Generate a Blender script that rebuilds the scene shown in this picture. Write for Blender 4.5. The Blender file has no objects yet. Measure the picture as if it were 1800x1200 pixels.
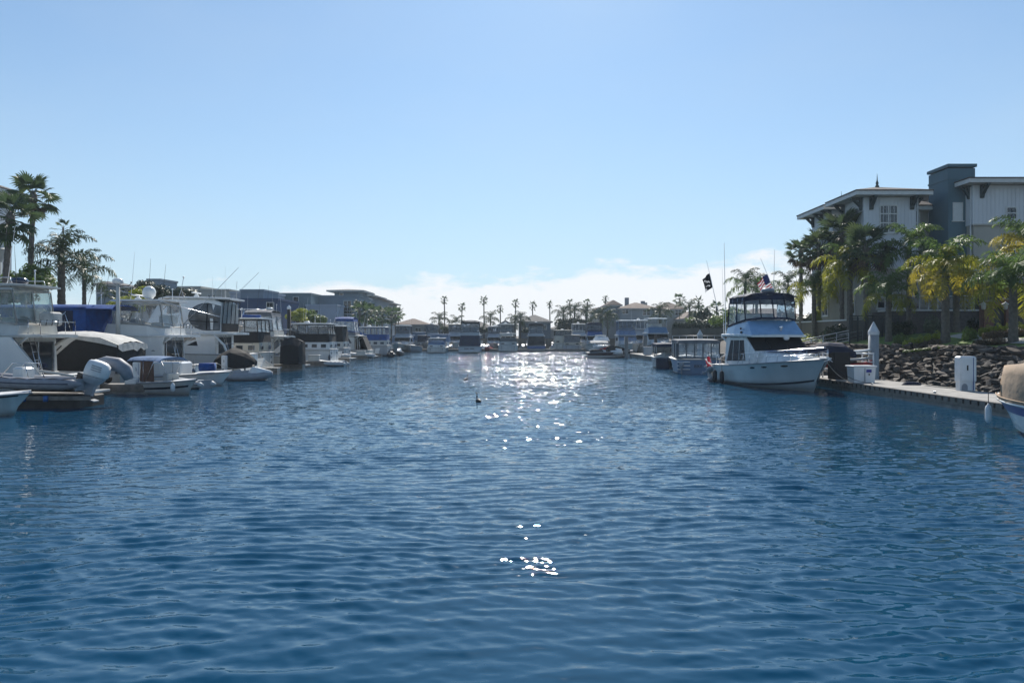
import bpy, bmesh, math, random
import numpy as np
from mathutils import Vector, Matrix
random.seed(7)
rng = np.random.default_rng(7)
PI = math.pi
scene = bpy.context.scene
COL = scene.collection
F, HC, HY, CX = 1300.0, 3.1, 590.0, 900.0      # focal length in photo pixels, eye height, horizon row, centre column

# ------------------------------------------------------------------ camera
cam_data = bpy.data.cameras.new('camera')
cam_data.sensor_width = 36.0
cam_data.lens = 36.0 * F / 1800.0
cam_data.shift_y = -10.0 / 1800.0
cam_data.clip_start = 0.1
cam_data.clip_end = 5000.0
cam = bpy.data.objects.new('camera', cam_data)
COL.objects.link(cam)
cam.location = (0, 0, HC)
cam.rotation_euler = (PI / 2, 0, 0)
scene.camera = cam

# ------------------------------------------------------------------ sky, sun, exposure
SUN_EL, SUN_AZ = math.radians(41.5), math.radians(3.0)      # azimuth clockwise from +Y
world = bpy.data.worlds.new('World')
scene.world = world
world.use_nodes = True
wn, wl = world.node_tree.nodes, world.node_tree.links
for n in list(wn): wn.remove(n)

def wnode(t, **kw):
    n = wn.new(t)
    for k, v in kw.items(): setattr(n, k, v)
    return n
def wmath(op, a, b=None, c=None, clamp=False):
    n = wnode('ShaderNodeMath', operation=op, use_clamp=clamp)
    for i, v in enumerate((a, b, c)):
        if v is None: continue
        if isinstance(v, (int, float)): n.inputs[i].default_value = v
        else: wl.new(v, n.inputs[i])
    return n.outputs[0]
sky = wnode('ShaderNodeTexSky', sky_type='NISHITA', sun_disc=False, sun_elevation=SUN_EL, sun_rotation=SUN_AZ,
            altitude=0.0, air_density=1.0, dust_density=0.35, ozone_density=2.2)
tc = wnode('ShaderNodeTexCoord')
sep = wnode('ShaderNodeSeparateXYZ')
wl.new(tc.outputs['Generated'], sep.inputs[0])
az = wmath('ARCTAN2', sep.outputs[0], sep.outputs[1])
el = wmath('ARCSINE', sep.outputs[2])
comb = wnode('ShaderNodeCombineXYZ')
wl.new(wmath('MULTIPLY', az, 5.0), comb.inputs[0])
wl.new(wmath('MULTIPLY', el, 14.0), comb.inputs[1])
n1 = wnode('ShaderNodeTexNoise')
wl.new(comb.outputs[0], n1.inputs['Vector'])
n1.inputs['Scale'].default_value = 2.2; n1.inputs['Detail'].default_value = 8.0; n1.inputs['Roughness'].default_value = 0.58
# the fog bank over the sea ahead: its top sits near 3 deg on the left and 6 deg on the right
top = wmath('MULTIPLY_ADD', az, 0.06, 0.083)
top = wmath('MULTIPLY_ADD', wmath('SUBTRACT', n1.outputs['Fac'], 0.5), 0.11, top)
fog = wmath('DIVIDE', wmath('SUBTRACT', top, el), 0.016, clamp=True)
fog = wmath('SMOOTH_MIN', fog, 1.0, 0.2)
side = wmath('SUBTRACT', 1.0, wmath('DIVIDE', wmath('SUBTRACT', wmath('ABSOLUTE', wmath('SUBTRACT', az, 0.1)), 0.42), 0.3, clamp=True))
fog = wmath('MULTIPLY', wmath('MULTIPLY', fog, side), 0.92)
# thin high veil
n2 = wnode('ShaderNodeTexNoise')
comb2 = wnode('ShaderNodeCombineXYZ')
wl.new(wmath('MULTIPLY', az, 2.0), comb2.inputs[0]); wl.new(wmath('MULTIPLY', el, 4.5), comb2.inputs[1])
wl.new(comb2.outputs[0], n2.inputs['Vector'])
n2.inputs['Scale'].default_value = 1.5; n2.inputs['Detail'].default_value = 5.0
veil = wmath('MULTIPLY', wmath('SUBTRACT', n2.outputs['Fac'], 0.42, clamp=True), 0.5)
tint = wnode('ShaderNodeMix', data_type='RGBA', blend_type='MULTIPLY')      # the camera's cool daylight balance
tint.inputs['Factor'].default_value = 1.0
wl.new(sky.outputs[0], tint.inputs['A']); tint.inputs['B'].default_value = (0.60, 0.78, 0.885, 1)
sea = wmath('MULTIPLY', wmath('POWER', 2.718, wmath('DIVIDE', wmath('MAXIMUM', el, 0.0), -0.24)), 0.95)      # pale marine haze low over the horizon
mixh = wnode('ShaderNodeMix', data_type='RGBA')
wl.new(sea, mixh.inputs['Factor']); wl.new(tint.outputs['Result'], mixh.inputs['A'])
mixh.inputs['B'].default_value = (4.2, 5.3, 6.15, 1)
mixv = wnode('ShaderNodeMix', data_type='RGBA')
wl.new(veil, mixv.inputs['Factor']); wl.new(mixh.outputs['Result'], mixv.inputs['A'])
mixv.inputs['B'].default_value = (4.2, 5.2, 6.2, 1)
mixf = wnode('ShaderNodeMix', data_type='RGBA')
wl.new(fog, mixf.inputs['Factor']); wl.new(mixv.outputs['Result'], mixf.inputs['A'])
mixf.inputs['B'].default_value = (7.0, 7.05, 7.2, 1)
bg = wnode('ShaderNodeBackground')
bg.inputs['Strength'].default_value = 0.1
wl.new(mixf.outputs['Result'], bg.inputs['Color'])
wout = wnode('ShaderNodeOutputWorld')
wl.new(bg.outputs[0], wout.inputs['Surface'])

sun_data = bpy.data.lights.new('sun', 'SUN')
sun_data.energy = 4.8
sun_data.angle = math.radians(0.53)
sun_data.color = (1.0, 0.95, 0.87)
sun = bpy.data.objects.new('sun', sun_data)
COL.objects.link(sun)
sd = Vector((math.sin(SUN_AZ) * math.cos(SUN_EL), math.cos(SUN_AZ) * math.cos(SUN_EL), math.sin(SUN_EL)))
sun.rotation_euler = sd.to_track_quat('Z', 'Y').to_euler()
sun.location = (0, 0, 60)

vs = scene.view_settings
vs.view_transform = 'Standard'; vs.look = 'None'; vs.exposure = 0.45; vs.gamma = 1.0; vs.use_curve_mapping = False
scene.cycles.use_denoising = True
scene.cycles.max_bounces = 8
scene.cycles.transparent_max_bounces = 24
scene.cycles.caustics_reflective = False
scene.cycles.caustics_refractive = False
scene.cycles.sample_clamp_indirect = 6.0
scene.cycles.sample_clamp_direct = 0.0

# ------------------------------------------------------------------ materials
MATS = {}
def mat(name, col, rough=0.5, metal=0.0, var=0.12, scale=3.0, bump=0.0, bscale=20.0, col2=None, spec=0.5, coat=0.0, trans=0.0, streak=False, wob=0.0):
    """Principled material whose colour drifts with object-space noise; optional grain bump, second colour, dirt streaks."""
    if name in MATS: return MATS[name]
    m = bpy.data.materials.new(name); m.use_nodes = True
    nt = m.node_tree; N, L = nt.nodes, nt.links
    p = N['Principled BSDF']
    p.inputs['Roughness'].default_value = rough
    p.inputs['Metallic'].default_value = metal
    p.inputs['Specular IOR Level'].default_value = spec
    p.inputs['Coat Weight'].default_value = coat
    c = (*col, 1)
    t = N.new('ShaderNodeTexCoord')
    if var > 0 or col2:
        nz = N.new('ShaderNodeTexNoise'); nz.inputs['Scale'].default_value = scale; nz.inputs['Detail'].default_value = 5.0
        src = t.outputs['Object']
        if streak:
            mp = N.new('ShaderNodeMapping'); mp.inputs['Scale'].default_value = (1.0, 1.0, 0.18)
            L.new(src, mp.inputs['Vector']); src = mp.outputs[0]
        L.new(src, nz.inputs['Vector'])
        r = N.new('ShaderNodeValToRGB')
        r.color_ramp.elements[0].position = 0.3; r.color_ramp.elements[1].position = 0.72
        d = col2 if col2 else tuple(max(0, x * (1 - var * 2.2)) for x in col)
        u = col if col2 else tuple(min(1, x * (1 + var * 0.6)) for x in col)
        r.color_ramp.elements[0].color = (*d, 1); r.color_ramp.elements[1].color = (*u, 1)
        L.new(nz.outputs['Fac'], r.inputs[0]); L.new(r.outputs[0], p.inputs['Base Color'])
        rm = N.new('ShaderNodeMapRange'); rm.inputs['To Min'].default_value = max(0.02, rough * 0.8); rm.inputs['To Max'].default_value = min(1, rough * 1.25)
        L.new(nz.outputs['Fac'], rm.inputs['Value']); L.new(rm.outputs[0], p.inputs['Roughness'])
    else:
        p.inputs['Base Color'].default_value = c
    if bump > 0 or wob > 0:
        b = N.new('ShaderNodeBump'); b.inputs['Strength'].default_value = 1.0
        nb = N.new('ShaderNodeTexNoise'); nb.inputs['Detail'].default_value = 3.0
        if wob > 0: nb.inputs['Scale'].default_value = 1.6; b.inputs['Distance'].default_value = wob
        else: nb.inputs['Scale'].default_value = bscale; b.inputs['Distance'].default_value = bump
        L.new(t.outputs['Object'], nb.inputs['Vector']); L.new(nb.outputs['Fac'], b.inputs['Height']); L.new(b.outputs[0], p.inputs['Normal'])
    if trans > 0:      # light passing through thin leaves or cloth
        tr = N.new('ShaderNodeBsdfTranslucent'); mx = N.new('ShaderNodeMixShader'); mx.inputs[0].default_value = trans
        out = N['Material Output']
        if var > 0 or col2: L.new(r.outputs[0], tr.inputs['Color'])
        else: tr.inputs['Color'].default_value = c
        L.new(p.outputs[0], mx.inputs[1]); L.new(tr.outputs[0], mx.inputs[2]); L.new(mx.outputs[0], out.inputs['Surface'])
    MATS[name] = m
    return m

def vinyl(name, tint=(0.9, 0.93, 0.95), milky=0.18):
    """Clear plastic curtain: mostly see-through, glossy, a little milky and wavy."""
    if name in MATS: return MATS[name]
    m = bpy.data.materials.new(name); m.use_nodes = True
    N, L = m.node_tree.nodes, m.node_tree.links
    p = N['Principled BSDF']; p.inputs['Base Color'].default_value = (*tint, 1); p.inputs['Roughness'].default_value = 0.12
    t = N.new('ShaderNodeBsdfTransparent'); t.inputs['Color'].default_value = (*tint, 1)
    g = N.new('ShaderNodeBsdfGlossy'); g.inputs['Roughness'].default_value = 0.07
    tc_ = N.new('ShaderNodeTexCoord')
    nb = N.new('ShaderNodeTexNoise'); nb.inputs['Scale'].default_value = 2.2; nb.inputs['Detail'].default_value = 2.0
    L.new(tc_.outputs['Object'], nb.inputs['Vector'])
    b = N.new('ShaderNodeBump'); b.inputs['Distance'].default_value = 0.05; b.inputs['Strength'].default_value = 1.0
    L.new(nb.outputs['Fac'], b.inputs['Height']); L.new(b.outputs[0], p.inputs['Normal']); L.new(b.outputs[0], g.inputs['Normal'])
    f = N.new('ShaderNodeFresnel'); f.inputs['IOR'].default_value = 1.5; L.new(b.outputs[0], f.inputs['Normal'])
    m1 = N.new('ShaderNodeMixShader'); L.new(f.outputs[0], m1.inputs[0]); L.new(t.outputs[0], m1.inputs[1]); L.new(g.outputs[0], m1.inputs[2])
    m2 = N.new('ShaderNodeMixShader')
    mr = N.new('ShaderNodeMapRange'); mr.inputs['From Min'].default_value = 0.3; mr.inputs['From Max'].default_value = 0.7
    mr.inputs['To Min'].default_value = milky * 0.5; mr.inputs['To Max'].default_value = milky * 1.6
    L.new(nb.outputs['Fac'], mr.inputs['Value']); L.new(mr.outputs[0], m2.inputs[0])
    L.new(m1.outputs[0], m2.inputs[1]); L.new(p.outputs[0], m2.inputs[2])
    L.new(m2.outputs[0], N['Material Output'].inputs['Surface'])
    MATS[name] = m
    return m

# ------------------------------------------------------------------ geometry collector
def P(px, py, Y):
    """World point on the sight line of a photo pixel at depth Y."""
    return Vector(((px - CX) / F * Y, Y, HC + (HY - py) / F * Y))
def WY(py): return HC * F / (py - HY)

class MB:
    def __init__(s): s.v = []; s.f = []; s.sm = []
    def add(s, vs, fs, smooth=False):
        o = len(s.v); s.v += [tuple(v) for v in vs]
        s.f += [tuple(i + o for i in f) for f in fs]; s.sm += [smooth] * len(fs)
        return s
    def box(s, x0, x1, y0, y1, z0, z1, bev=0.0):
        if bev > 0:
            b = min(bev, (x1 - x0) / 2.1, (y1 - y0) / 2.1, (z1 - z0) / 2.1)
            ring = lambda x0, x1, y0, y1, z: [(x0 + b, y0, z), (x1 - b, y0, z), (x1, y0 + b, z), (x1, y1 - b, z), (x1 - b, y1, z), (x0 + b, y1, z), (x0, y1 - b, z), (x0, y0 + b, z)]
            R = [ring(x0 + b, x1 - b, y0 + b, y1 - b, z0), ring(x0, x1, y0, y1, z0 + b), ring(x0, x1, y0, y1, z1 - b), ring(x0 + b, x1 - b, y0 + b, y1 - b, z1)]
            return s.loft(R, closed=True, caps=True)
        v = [(x0, y0, z0), (x1, y0, z0), (x1, y1, z0), (x0, y1, z0), (x0, y0, z1), (x1, y0, z1), (x1, y1, z1), (x0, y1, z1)]
        return s.add(v, [(3, 2, 1, 0), (4, 5, 6, 7), (0, 1, 5, 4), (1, 2, 6, 5), (2, 3, 7, 6), (3, 0, 4, 7)])
    def loft(s, rings, closed=True, caps=False, smooth=False):
        n = len(rings[0]); vs = [p for r in rings for p in r]; fs = []
        m = n if closed else n - 1
        for i in range(len(rings) - 1):
            for j in range(m):
                k = (j + 1) % n
                fs.append((i * n + j, i * n + k, (i + 1) * n + k, (i + 1) * n + j))
        if caps:
            fs.append(tuple(reversed(range(n)))); fs.append(tuple((len(rings) - 1) * n + j for j in range(n)))
        return s.add(vs, fs, smooth)
    def tube(s, pts, r, n=6, caps=True, smooth=True):
        pts = [Vector(p) for p in pts]; R = []
        rr = r if isinstance(r, (list, tuple)) else [r] * len(pts)
        for i, p in enumerate(pts):
            d = (pts[min(i + 1, len(pts) - 1)] - pts[max(i - 1, 0)])
            if d.length < 1e-6: d = Vector((0, 0, 1))
            d.normalize()
            a = d.cross(Vector((0, 0, 1)) if abs(d.z) < 0.95 else Vector((1, 0, 0))).normalized(); b = d.cross(a)
            R.append([p + (a * math.cos(t) + b * math.sin(t)) * rr[i] for t in [2 * PI * k / n for k in range(n)]])
        return s.loft(R, True, caps, smooth)
    def bar(s, a, b, w, h=None):
        """Square bar from a to b."""
        return s.tube([a, b], (w / 2) * 1.414, 4, True, False)
    def lathe(s, prof, c=(0, 0, 0), n=12, smooth=True):
        R = [[(c[0] + r * math.cos(2 * PI * k / n), c[1] + r * math.sin(2 * PI * k / n), c[2] + z) for k in range(n)] for r, z in prof]
        return s.loft(R, True, True, smooth)
    def ball(s, c, rx, ry, rz, n=10, m=6):
        R = []
        for i in range(1, m):
            t = PI * i / m
            R.append([(c[0] + rx * math.sin(t) * math.cos(2 * PI * k / n), c[1] + ry * math.sin(t) * math.sin(2 * PI * k / n), c[2] - rz * math.cos(t)) for k in range(n)])
        return s.loft(R, True, True, True)
    def poly(s, pts, thick=None):
        """Flat polygon, or a slab when thick is an offset vector."""
        n = len(pts); pts = [Vector(p) for p in pts]
        if thick is None: return s.add(pts, [tuple(range(n))])
        t = Vector(thick)
        return s.loft([pts, [p + t for p in pts]], True, True)
    def build(s, name, m, parent=None, loc=None):
        me = bpy.data.meshes.new(name); me.from_pydata(s.v, [], s.f)
        me.polygons.foreach_set('use_smooth', s.sm)
        if m: me.materials.append(m)
        me.update()
        o = bpy.data.objects.new(name, me); COL.objects.link(o)
        if parent: o.parent = parent
        if loc is not None: o.location = loc
        return o

def recalc(o):
    bm = bmesh.new(); bm.from_mesh(o.data); bmesh.ops.recalc_face_normals(bm, faces=bm.faces); bm.to_mesh(o.data); bm.free()
    return o
def empty(name, loc=(0, 0, 0), rz=0.0):
    o = bpy.data.objects.new(name, None); COL.objects.link(o)
    o.location = loc; o.rotation_euler = (0, 0, rz); o.empty_display_size = 0.3
    return o
def tag(o, label, cat, group=None):
    o['label'] = label; o['category'] = cat
    if group: o['group'] = group
    return o
def struct(o, kind='structure'):
    o['kind'] = kind
    return o
def dup(o, parent=None):
    c = o.copy(); COL.objects.link(c); c.parent = parent
    for ch in o.children: dup(ch, c)
    return c
def text(name, s, size, m, parent, loc, rot, extrude=0.004):
    cu = bpy.data.curves.new(name, 'FONT'); cu.body = s; cu.size = size; cu.extrude = extrude; cu.align_x = 'CENTER'; cu.align_y = 'CENTER'; cu.resolution_u = 2
    t = bpy.data.objects.new(name, cu); COL.objects.link(t)
    me = bpy.data.meshes.new_from_object(t.evaluated_get(bpy.context.evaluated_depsgraph_get()))
    bpy.data.objects.remove(t)
    me.materials.clear(); me.materials.append(m)
    o = bpy.data.objects.new(name, me); COL.objects.link(o); o.parent = parent; o.location = loc; o.rotation_euler = rot
    return o
def explode(o):
    """Split a part that holds several loose pieces into one object per piece."""
    me = o.data; n = len(me.vertices); par = list(range(n))
    def find(i):
        while par[i] != i: par[i] = par[par[i]]; i = par[i]
        return i
    for e in me.edges:
        a, b = find(e.vertices[0]), find(e.vertices[1])
        if a != b: par[a] = b
    isl = {}
    for p in me.polygons: isl.setdefault(find(p.vertices[0]), []).append(p)
    if len(isl) < 2: return [o]
    out = []
    for k, polys in isl.items():
        ids = sorted({v for p in polys for v in p.vertices}); mp = {v: i for i, v in enumerate(ids)}
        m2 = bpy.data.meshes.new(o.name.split('.')[0]); m2.from_pydata([me.vertices[v].co[:] for v in ids], [], [[mp[v] for v in p.vertices] for p in polys])
        m2.polygons.foreach_set('use_smooth', [p.use_smooth for p in polys])
        for m in me.materials: m2.materials.append(m)
        q = bpy.data.objects.new(m2.name, m2); COL.objects.link(q); q.parent = o.parent; q.matrix_local = o.matrix_local.copy(); out.append(q)
    for ch in list(o.children): ch.parent = out[0]
    bpy.data.objects.remove(o); return out

# ------------------------------------------------------------------ water
def make_water():
    ys = [-120.0, -40.0, -10.0, 0.0, 3.0]
    y = 4.6
    while y < 75: ys.append(y); y += min(max(0.0042 * y, 0.024), 0.30)
    while y < 420: ys.append(y); y *= 1.06
    ys = np.array(ys)
    nc = 580
    us = np.concatenate([[-60, -8, -2.2, -1.4, -1.15], np.linspace(-1, 1, nc), [1.15, 1.4, 2.2, 8, 60]])
    half = 0.74 * np.clip(ys, 4.6, 75) + 2.5
    X = us[None, :] * half[:, None]
    X = np.clip(X, -420, 420)
    Yg = np.repeat(ys[:, None], len(us), 1)
    Z = np.zeros_like(X)
    r = np.random.default_rng(11)
    # patches of stronger and weaker wind ripple
    def soft(x, y, s, k):
        q = np.random.default_rng(k); a = np.zeros_like(x)
        for i in range(7):
            th = q.uniform(0, 2 * PI); kk = 2 * PI / (s * q.uniform(0.6, 1.9))
            a += np.sin(kk * (x * np.cos(th) + y * np.sin(th)) + q.uniform(0, 6.28))
        return a / 3.0
    gust = 1.0 + 0.30 * soft(X, Yg, 7.0, 1) + 0.25 * soft(X, Yg, 22.0, 2)
    gust = np.clip(gust, 0.25, 1.9) * np.clip(1.0 - (np.abs(X) - 9.0) / 12.0, 0.36, 1.0)
    wx, wy = 0.25 * soft(X, Yg, 5.0, 3), 0.25 * soft(X, Yg, 5.0, 4)
    for i in range(90):
        lam = 0.13 * (8.0 ** r.uniform(0, 1))            # 0.13 .. 1.0 m
        th = PI / 2 + r.normal(0.07, 0.22 if lam > 0.28 else 0.55)               # mostly along the channel: crests lie across the view
        k = 2 * PI / lam
        steep = 0.055 * math.exp(-(math.log(lam / 0.36) ** 2) / (2 * 0.38 ** 2)) + (0.014 if lam < 0.28 else 0.005)
        amp = steep / k
        ph = k * ((X + wx) * math.cos(th) + (Yg + wy) * math.sin(th)) + r.uniform(0, 6.28)
        res = np.clip((lam / np.gradient(ys)[:, None] - 2.6) / 2.0, 0, 1)      # only waves the grid can carry
        s_ = np.sin(ph)
        Z += amp * res * (1.55 * np.exp(0.9 * (s_ - 1.0)) - 0.75) * gust
    fade = np.clip((1.12 - np.abs(us))[None, :] / 0.12, 0, 1) * np.clip((Yg - 3.0) / 1.6, 0, 1) * np.clip((150 - Yg) / 60, 0, 1)
    Z *= fade
    nr, ncol = X.shape
    verts = np.stack([X, Yg, Z], -1).reshape(-1, 3)
    i = np.arange(nr - 1)[:, None] * ncol + np.arange(ncol - 1)[None, :]
    faces = np.stack([i, i + 1, i + ncol + 1, i + ncol], -1).reshape(-1, 4)
    me = bpy.data.meshes.new('water')
    me.vertices.add(len(verts)); me.vertices.foreach_set('co', verts.astype(np.float32).ravel())
    me.loops.add(faces.size); me.loops.foreach_set('vertex_index', faces.astype(np.int32).ravel())
    me.polygons.add(len(faces)); me.polygons.foreach_set('loop_start', np.arange(0, faces.size, 4, dtype=np.int32))
    me.polygons.foreach_set('loop_total', np.full(len(faces), 4, dtype=np.int32))
    me.polygons.foreach_set('use_smooth', np.ones(len(faces), dtype=bool))
    me.update(); me.validate()
    m = bpy.data.materials.new('harbour water'); m.use_nodes = True
    N, L = m.node_tree.nodes, m.node_tree.links
    p = N['Principled BSDF']
    p.inputs['Base Color'].default_value = (0.002, 0.044, 0.094, 1)
    p.inputs['Roughness'].default_value = 0.115; p.inputs['IOR'].default_value = 1.333
    g = N.new('ShaderNodeNewGeometry')
    mp = N.new('ShaderNodeMapping'); mp.inputs['Scale'].default_value = (0.42, 1.0, 1.0); mp.inputs['Rotation'].default_value = (0, 0, 0.06)
    L.new(g.outputs['Position'], mp.inputs['Vector'])
    def M(op, x, y=None, z=None):
        n = N.new('ShaderNodeMath'); n.operation = op
        for i, v in enumerate((x, y, z)):
            if v is None: continue
            if isinstance(v, (int, float)): n.inputs[i].default_value = v
            else: L.new(v, n.inputs[i])
        return n.outputs[0]
    sx = N.new('ShaderNodeSeparateXYZ'); L.new(g.outputs['Position'], sx.inputs[0])
    def ramp(v, a, b, c, d):
        n = N.new('ShaderNodeMapRange'); L.new(v, n.inputs['Value'])
        for k, q in zip(('From Min', 'From Max', 'To Min', 'To Max'), (a, b, c, d)): n.inputs[k].default_value = q
        return n.outputs[0]
    L.new(ramp(sx.outputs[1], 12.0, 50.0, 0.025, 0.072), p.inputs['Roughness'])
    # gust patches: rougher and calmer water
    gp = N.new('ShaderNodeTexNoise'); gp.inputs['Scale'].default_value = 0.07; gp.inputs['Detail'].default_value = 3.0
    L.new(mp.outputs[0], gp.inputs['Vector'])
    gust_n = M('MULTIPLY', ramp(gp.outputs['Fac'], 0.35, 0.65, 0.6, 1.25), ramp(M('ABSOLUTE', sx.outputs[0]), 8.0, 17.5, 1.0, 0.25))      # sheltered along the docks
    # small ripples as slopes (independent of how many waves fall into one pixel), on top of the waves of the mesh
    slx, sly = 0.0, 0.0
    for sc, kx, ky, a0, a1, t0 in ((1.5, 0.45, 1.3, 22.0, 80.0, 0.0), (5.0, 0.6, 1.35, 10.0, 45.0, 0.17), (16.0, 0.45, 0.95, 8.0, 50.0, 0.20)):
        nz = N.new('ShaderNodeTexNoise'); nz.inputs['Scale'].default_value = sc; nz.inputs['Detail'].default_value = 1.5
        nz.inputs['Distortion'].default_value = 0.3
        L.new(mp.outputs[0], nz.inputs['Vector'])
        sc_ = N.new('ShaderNodeSeparateColor'); L.new(nz.outputs['Color'], sc_.inputs[0])
        wgt = M('MULTIPLY', ramp(sx.outputs[1], a0, a1, t0, 1.0), gust_n)
        slx = M('ADD', M('MULTIPLY', M('MULTIPLY', M('SUBTRACT', sc_.outputs[0], 0.5), kx), wgt), slx)
        sly = M('ADD', M('MULTIPLY', M('MULTIPLY', M('SUBTRACT', sc_.outputs[1], 0.5), ky), wgt), sly)
    sly = M('MULTIPLY_ADD', M('POWER', M('ABSOLUTE', sly), 3.0), M('MULTIPLY', M('SIGN', sly), 9.0), sly)      # rare steep facets that catch the sun
    cv = N.new('ShaderNodeCombineXYZ'); L.new(slx, cv.inputs[0]); L.new(sly, cv.inputs[1])
    va = N.new('ShaderNodeVectorMath'); va.operation = 'ADD'; L.new(g.outputs['Normal'], va.inputs[0]); L.new(cv.outputs[0], va.inputs[1])
    vn = N.new('ShaderNodeVectorMath'); vn.operation = 'NORMALIZE'; L.new(va.outputs[0], vn.inputs[0])
    L.new(vn.outputs[0], p.inputs['Normal'])
    me.materials.append(m)
    o = bpy.data.objects.new('water', me); COL.objects.link(o)
    return struct(o)
water = make_water()

# ------------------------------------------------------------------ palette
GEL = mat('white gelcoat', (0.72, 0.73, 0.72), 0.26, var=0.05, scale=1.2, streak=True, coat=0.3)
GEL2 = mat('aged white gelcoat', (0.55, 0.55, 0.52), 0.38, var=0.1, scale=1.5, streak=True)
CREAM = mat('cream gelcoat', (0.52, 0.48, 0.40), 0.35, var=0.07, scale=1.5)
GREYG = mat('pale grey and shaded white gelcoat', (0.38, 0.41, 0.44), 0.35, var=0.07, scale=1.5, streak=True)
NAVY = mat('navy gelcoat', (0.012, 0.025, 0.06), 0.18, var=0.1, coat=0.4)
BLUEH = mat('blue painted hull', (0.03, 0.09, 0.26), 0.25, var=0.1)
STEELB = mat('steel blue side panel', (0.10, 0.20, 0.33), 0.3, var=0.08)
DECK = mat('nonskid deck', (0.66, 0.66, 0.65), 0.6, var=0.06, scale=4, bump=0.002, bscale=90)
STRIPE = mat('dark boot stripe', (0.02, 0.025, 0.035), 0.35, var=0.1)
STRIPEB = mat('blue stripe', (0.02, 0.06, 0.24), 0.35, var=0.1)
TRIM = mat('grey rub rail', (0.30, 0.31, 0.32), 0.5, var=0.1)
CHROME = mat('stainless tube', (0.72, 0.73, 0.75), 0.16, metal=1.0, var=0.04)
ALU = mat('weathered aluminium', (0.55, 0.56, 0.57), 0.42, metal=0.8, var=0.1)
WGLASS = mat('dark cabin glass', (0.012, 0.014, 0.018), 0.06, var=0.15, coat=0.5)
SMOKE = mat('smoked glass', (0.03, 0.04, 0.05), 0.08, var=0.2)
VINYL = vinyl('clear vinyl curtain', milky=0.10)
VINYL2 = vinyl('milky vinyl curtain', (0.85, 0.9, 0.93), 0.36)
VINYL3 = vinyl('tinted vinyl curtain', (0.45, 0.50, 0.56), 0.10)
CANB = mat('black canvas', (0.016, 0.016, 0.018), 0.85, var=0.25, scale=2, wob=0.06)
CANN = mat('navy canvas', (0.012, 0.022, 0.06), 0.8, var=0.2, scale=2, wob=0.05, trans=0.08)
CANBL = mat('royal blue canvas', (0.018, 0.09, 0.34), 0.75, var=0.18, scale=2, wob=0.06, trans=0.2)
CANLB = mat('faded blue canvas', (0.20, 0.30, 0.48), 0.8, var=0.15, scale=2, wob=0.05, trans=0.2)
CANG = mat('grey canvas', (0.20, 0.21, 0.23), 0.85, var=0.18, scale=2, wob=0.06, trans=0.1)
CANW = mat('sun bleached canvas', (0.58, 0.57, 0.54), 0.85, var=0.14, scale=2.5, wob=0.05, trans=0.1)
CANT = mat('tan canvas', (0.50, 0.37, 0.26), 0.85, var=0.12, scale=2.0, wob=0.05, trans=0.15)
MESH_ = mat('black mesh cover', (0.010, 0.010, 0.012), 0.9, var=0.2)
RUBG = mat('grey inflatable fabric', (0.26, 0.27, 0.30), 0.6, var=0.12, scale=3)
RUBW = mat('pale inflatable fabric', (0.55, 0.57, 0.58), 0.55, var=0.1, scale=3)
RUBB = mat('black rubber', (0.02, 0.02, 0.022), 0.6, var=0.2)
CONC = mat('dock concrete', (0.34, 0.325, 0.30), 0.85, var=0.2, scale=1.8, bump=0.004, bscale=40)
CONCD = mat('stained concrete', (0.24, 0.235, 0.225), 0.9, var=0.22, scale=1.5, bump=0.006, bscale=30, streak=True)
TIMB = mat('grey weathered timber', (0.22, 0.19, 0.16), 0.85, var=0.2, scale=4, bump=0.004, bscale=30)
TIMD = mat('dark wet timber', (0.055, 0.047, 0.040), 0.7, var=0.25, scale=4)
TEAK = mat('teak', (0.30, 0.16, 0.07), 0.6, var=0.2, scale=5)
BROWN = mat('brown tarpaulin', (0.16, 0.085, 0.06), 0.8, var=0.2, scale=3, wob=0.05, trans=0.1)
BLACKP = mat('black plastic', (0.018, 0.018, 0.02), 0.4, var=0.2)
WHITEP = mat('white plastic', (0.75, 0.76, 0.76), 0.35, var=0.05)
GREYP = mat('grey plastic', (0.30, 0.32, 0.35), 0.4, var=0.1)
REDP = mat('red plastic', (0.42, 0.03, 0.03), 0.4, var=0.15)
YELP = mat('yellow plastic', (0.6, 0.38, 0.04), 0.45, var=0.1)
ROPE = mat('dark mooring rope', (0.03, 0.03, 0.04), 0.9, var=0.2)
ROPEW = mat('pale mooring rope', (0.55, 0.52, 0.46), 0.9, var=0.2)
SEATM = mat('white vinyl upholstery', (0.66, 0.65, 0.62), 0.5, var=0.08)

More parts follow.
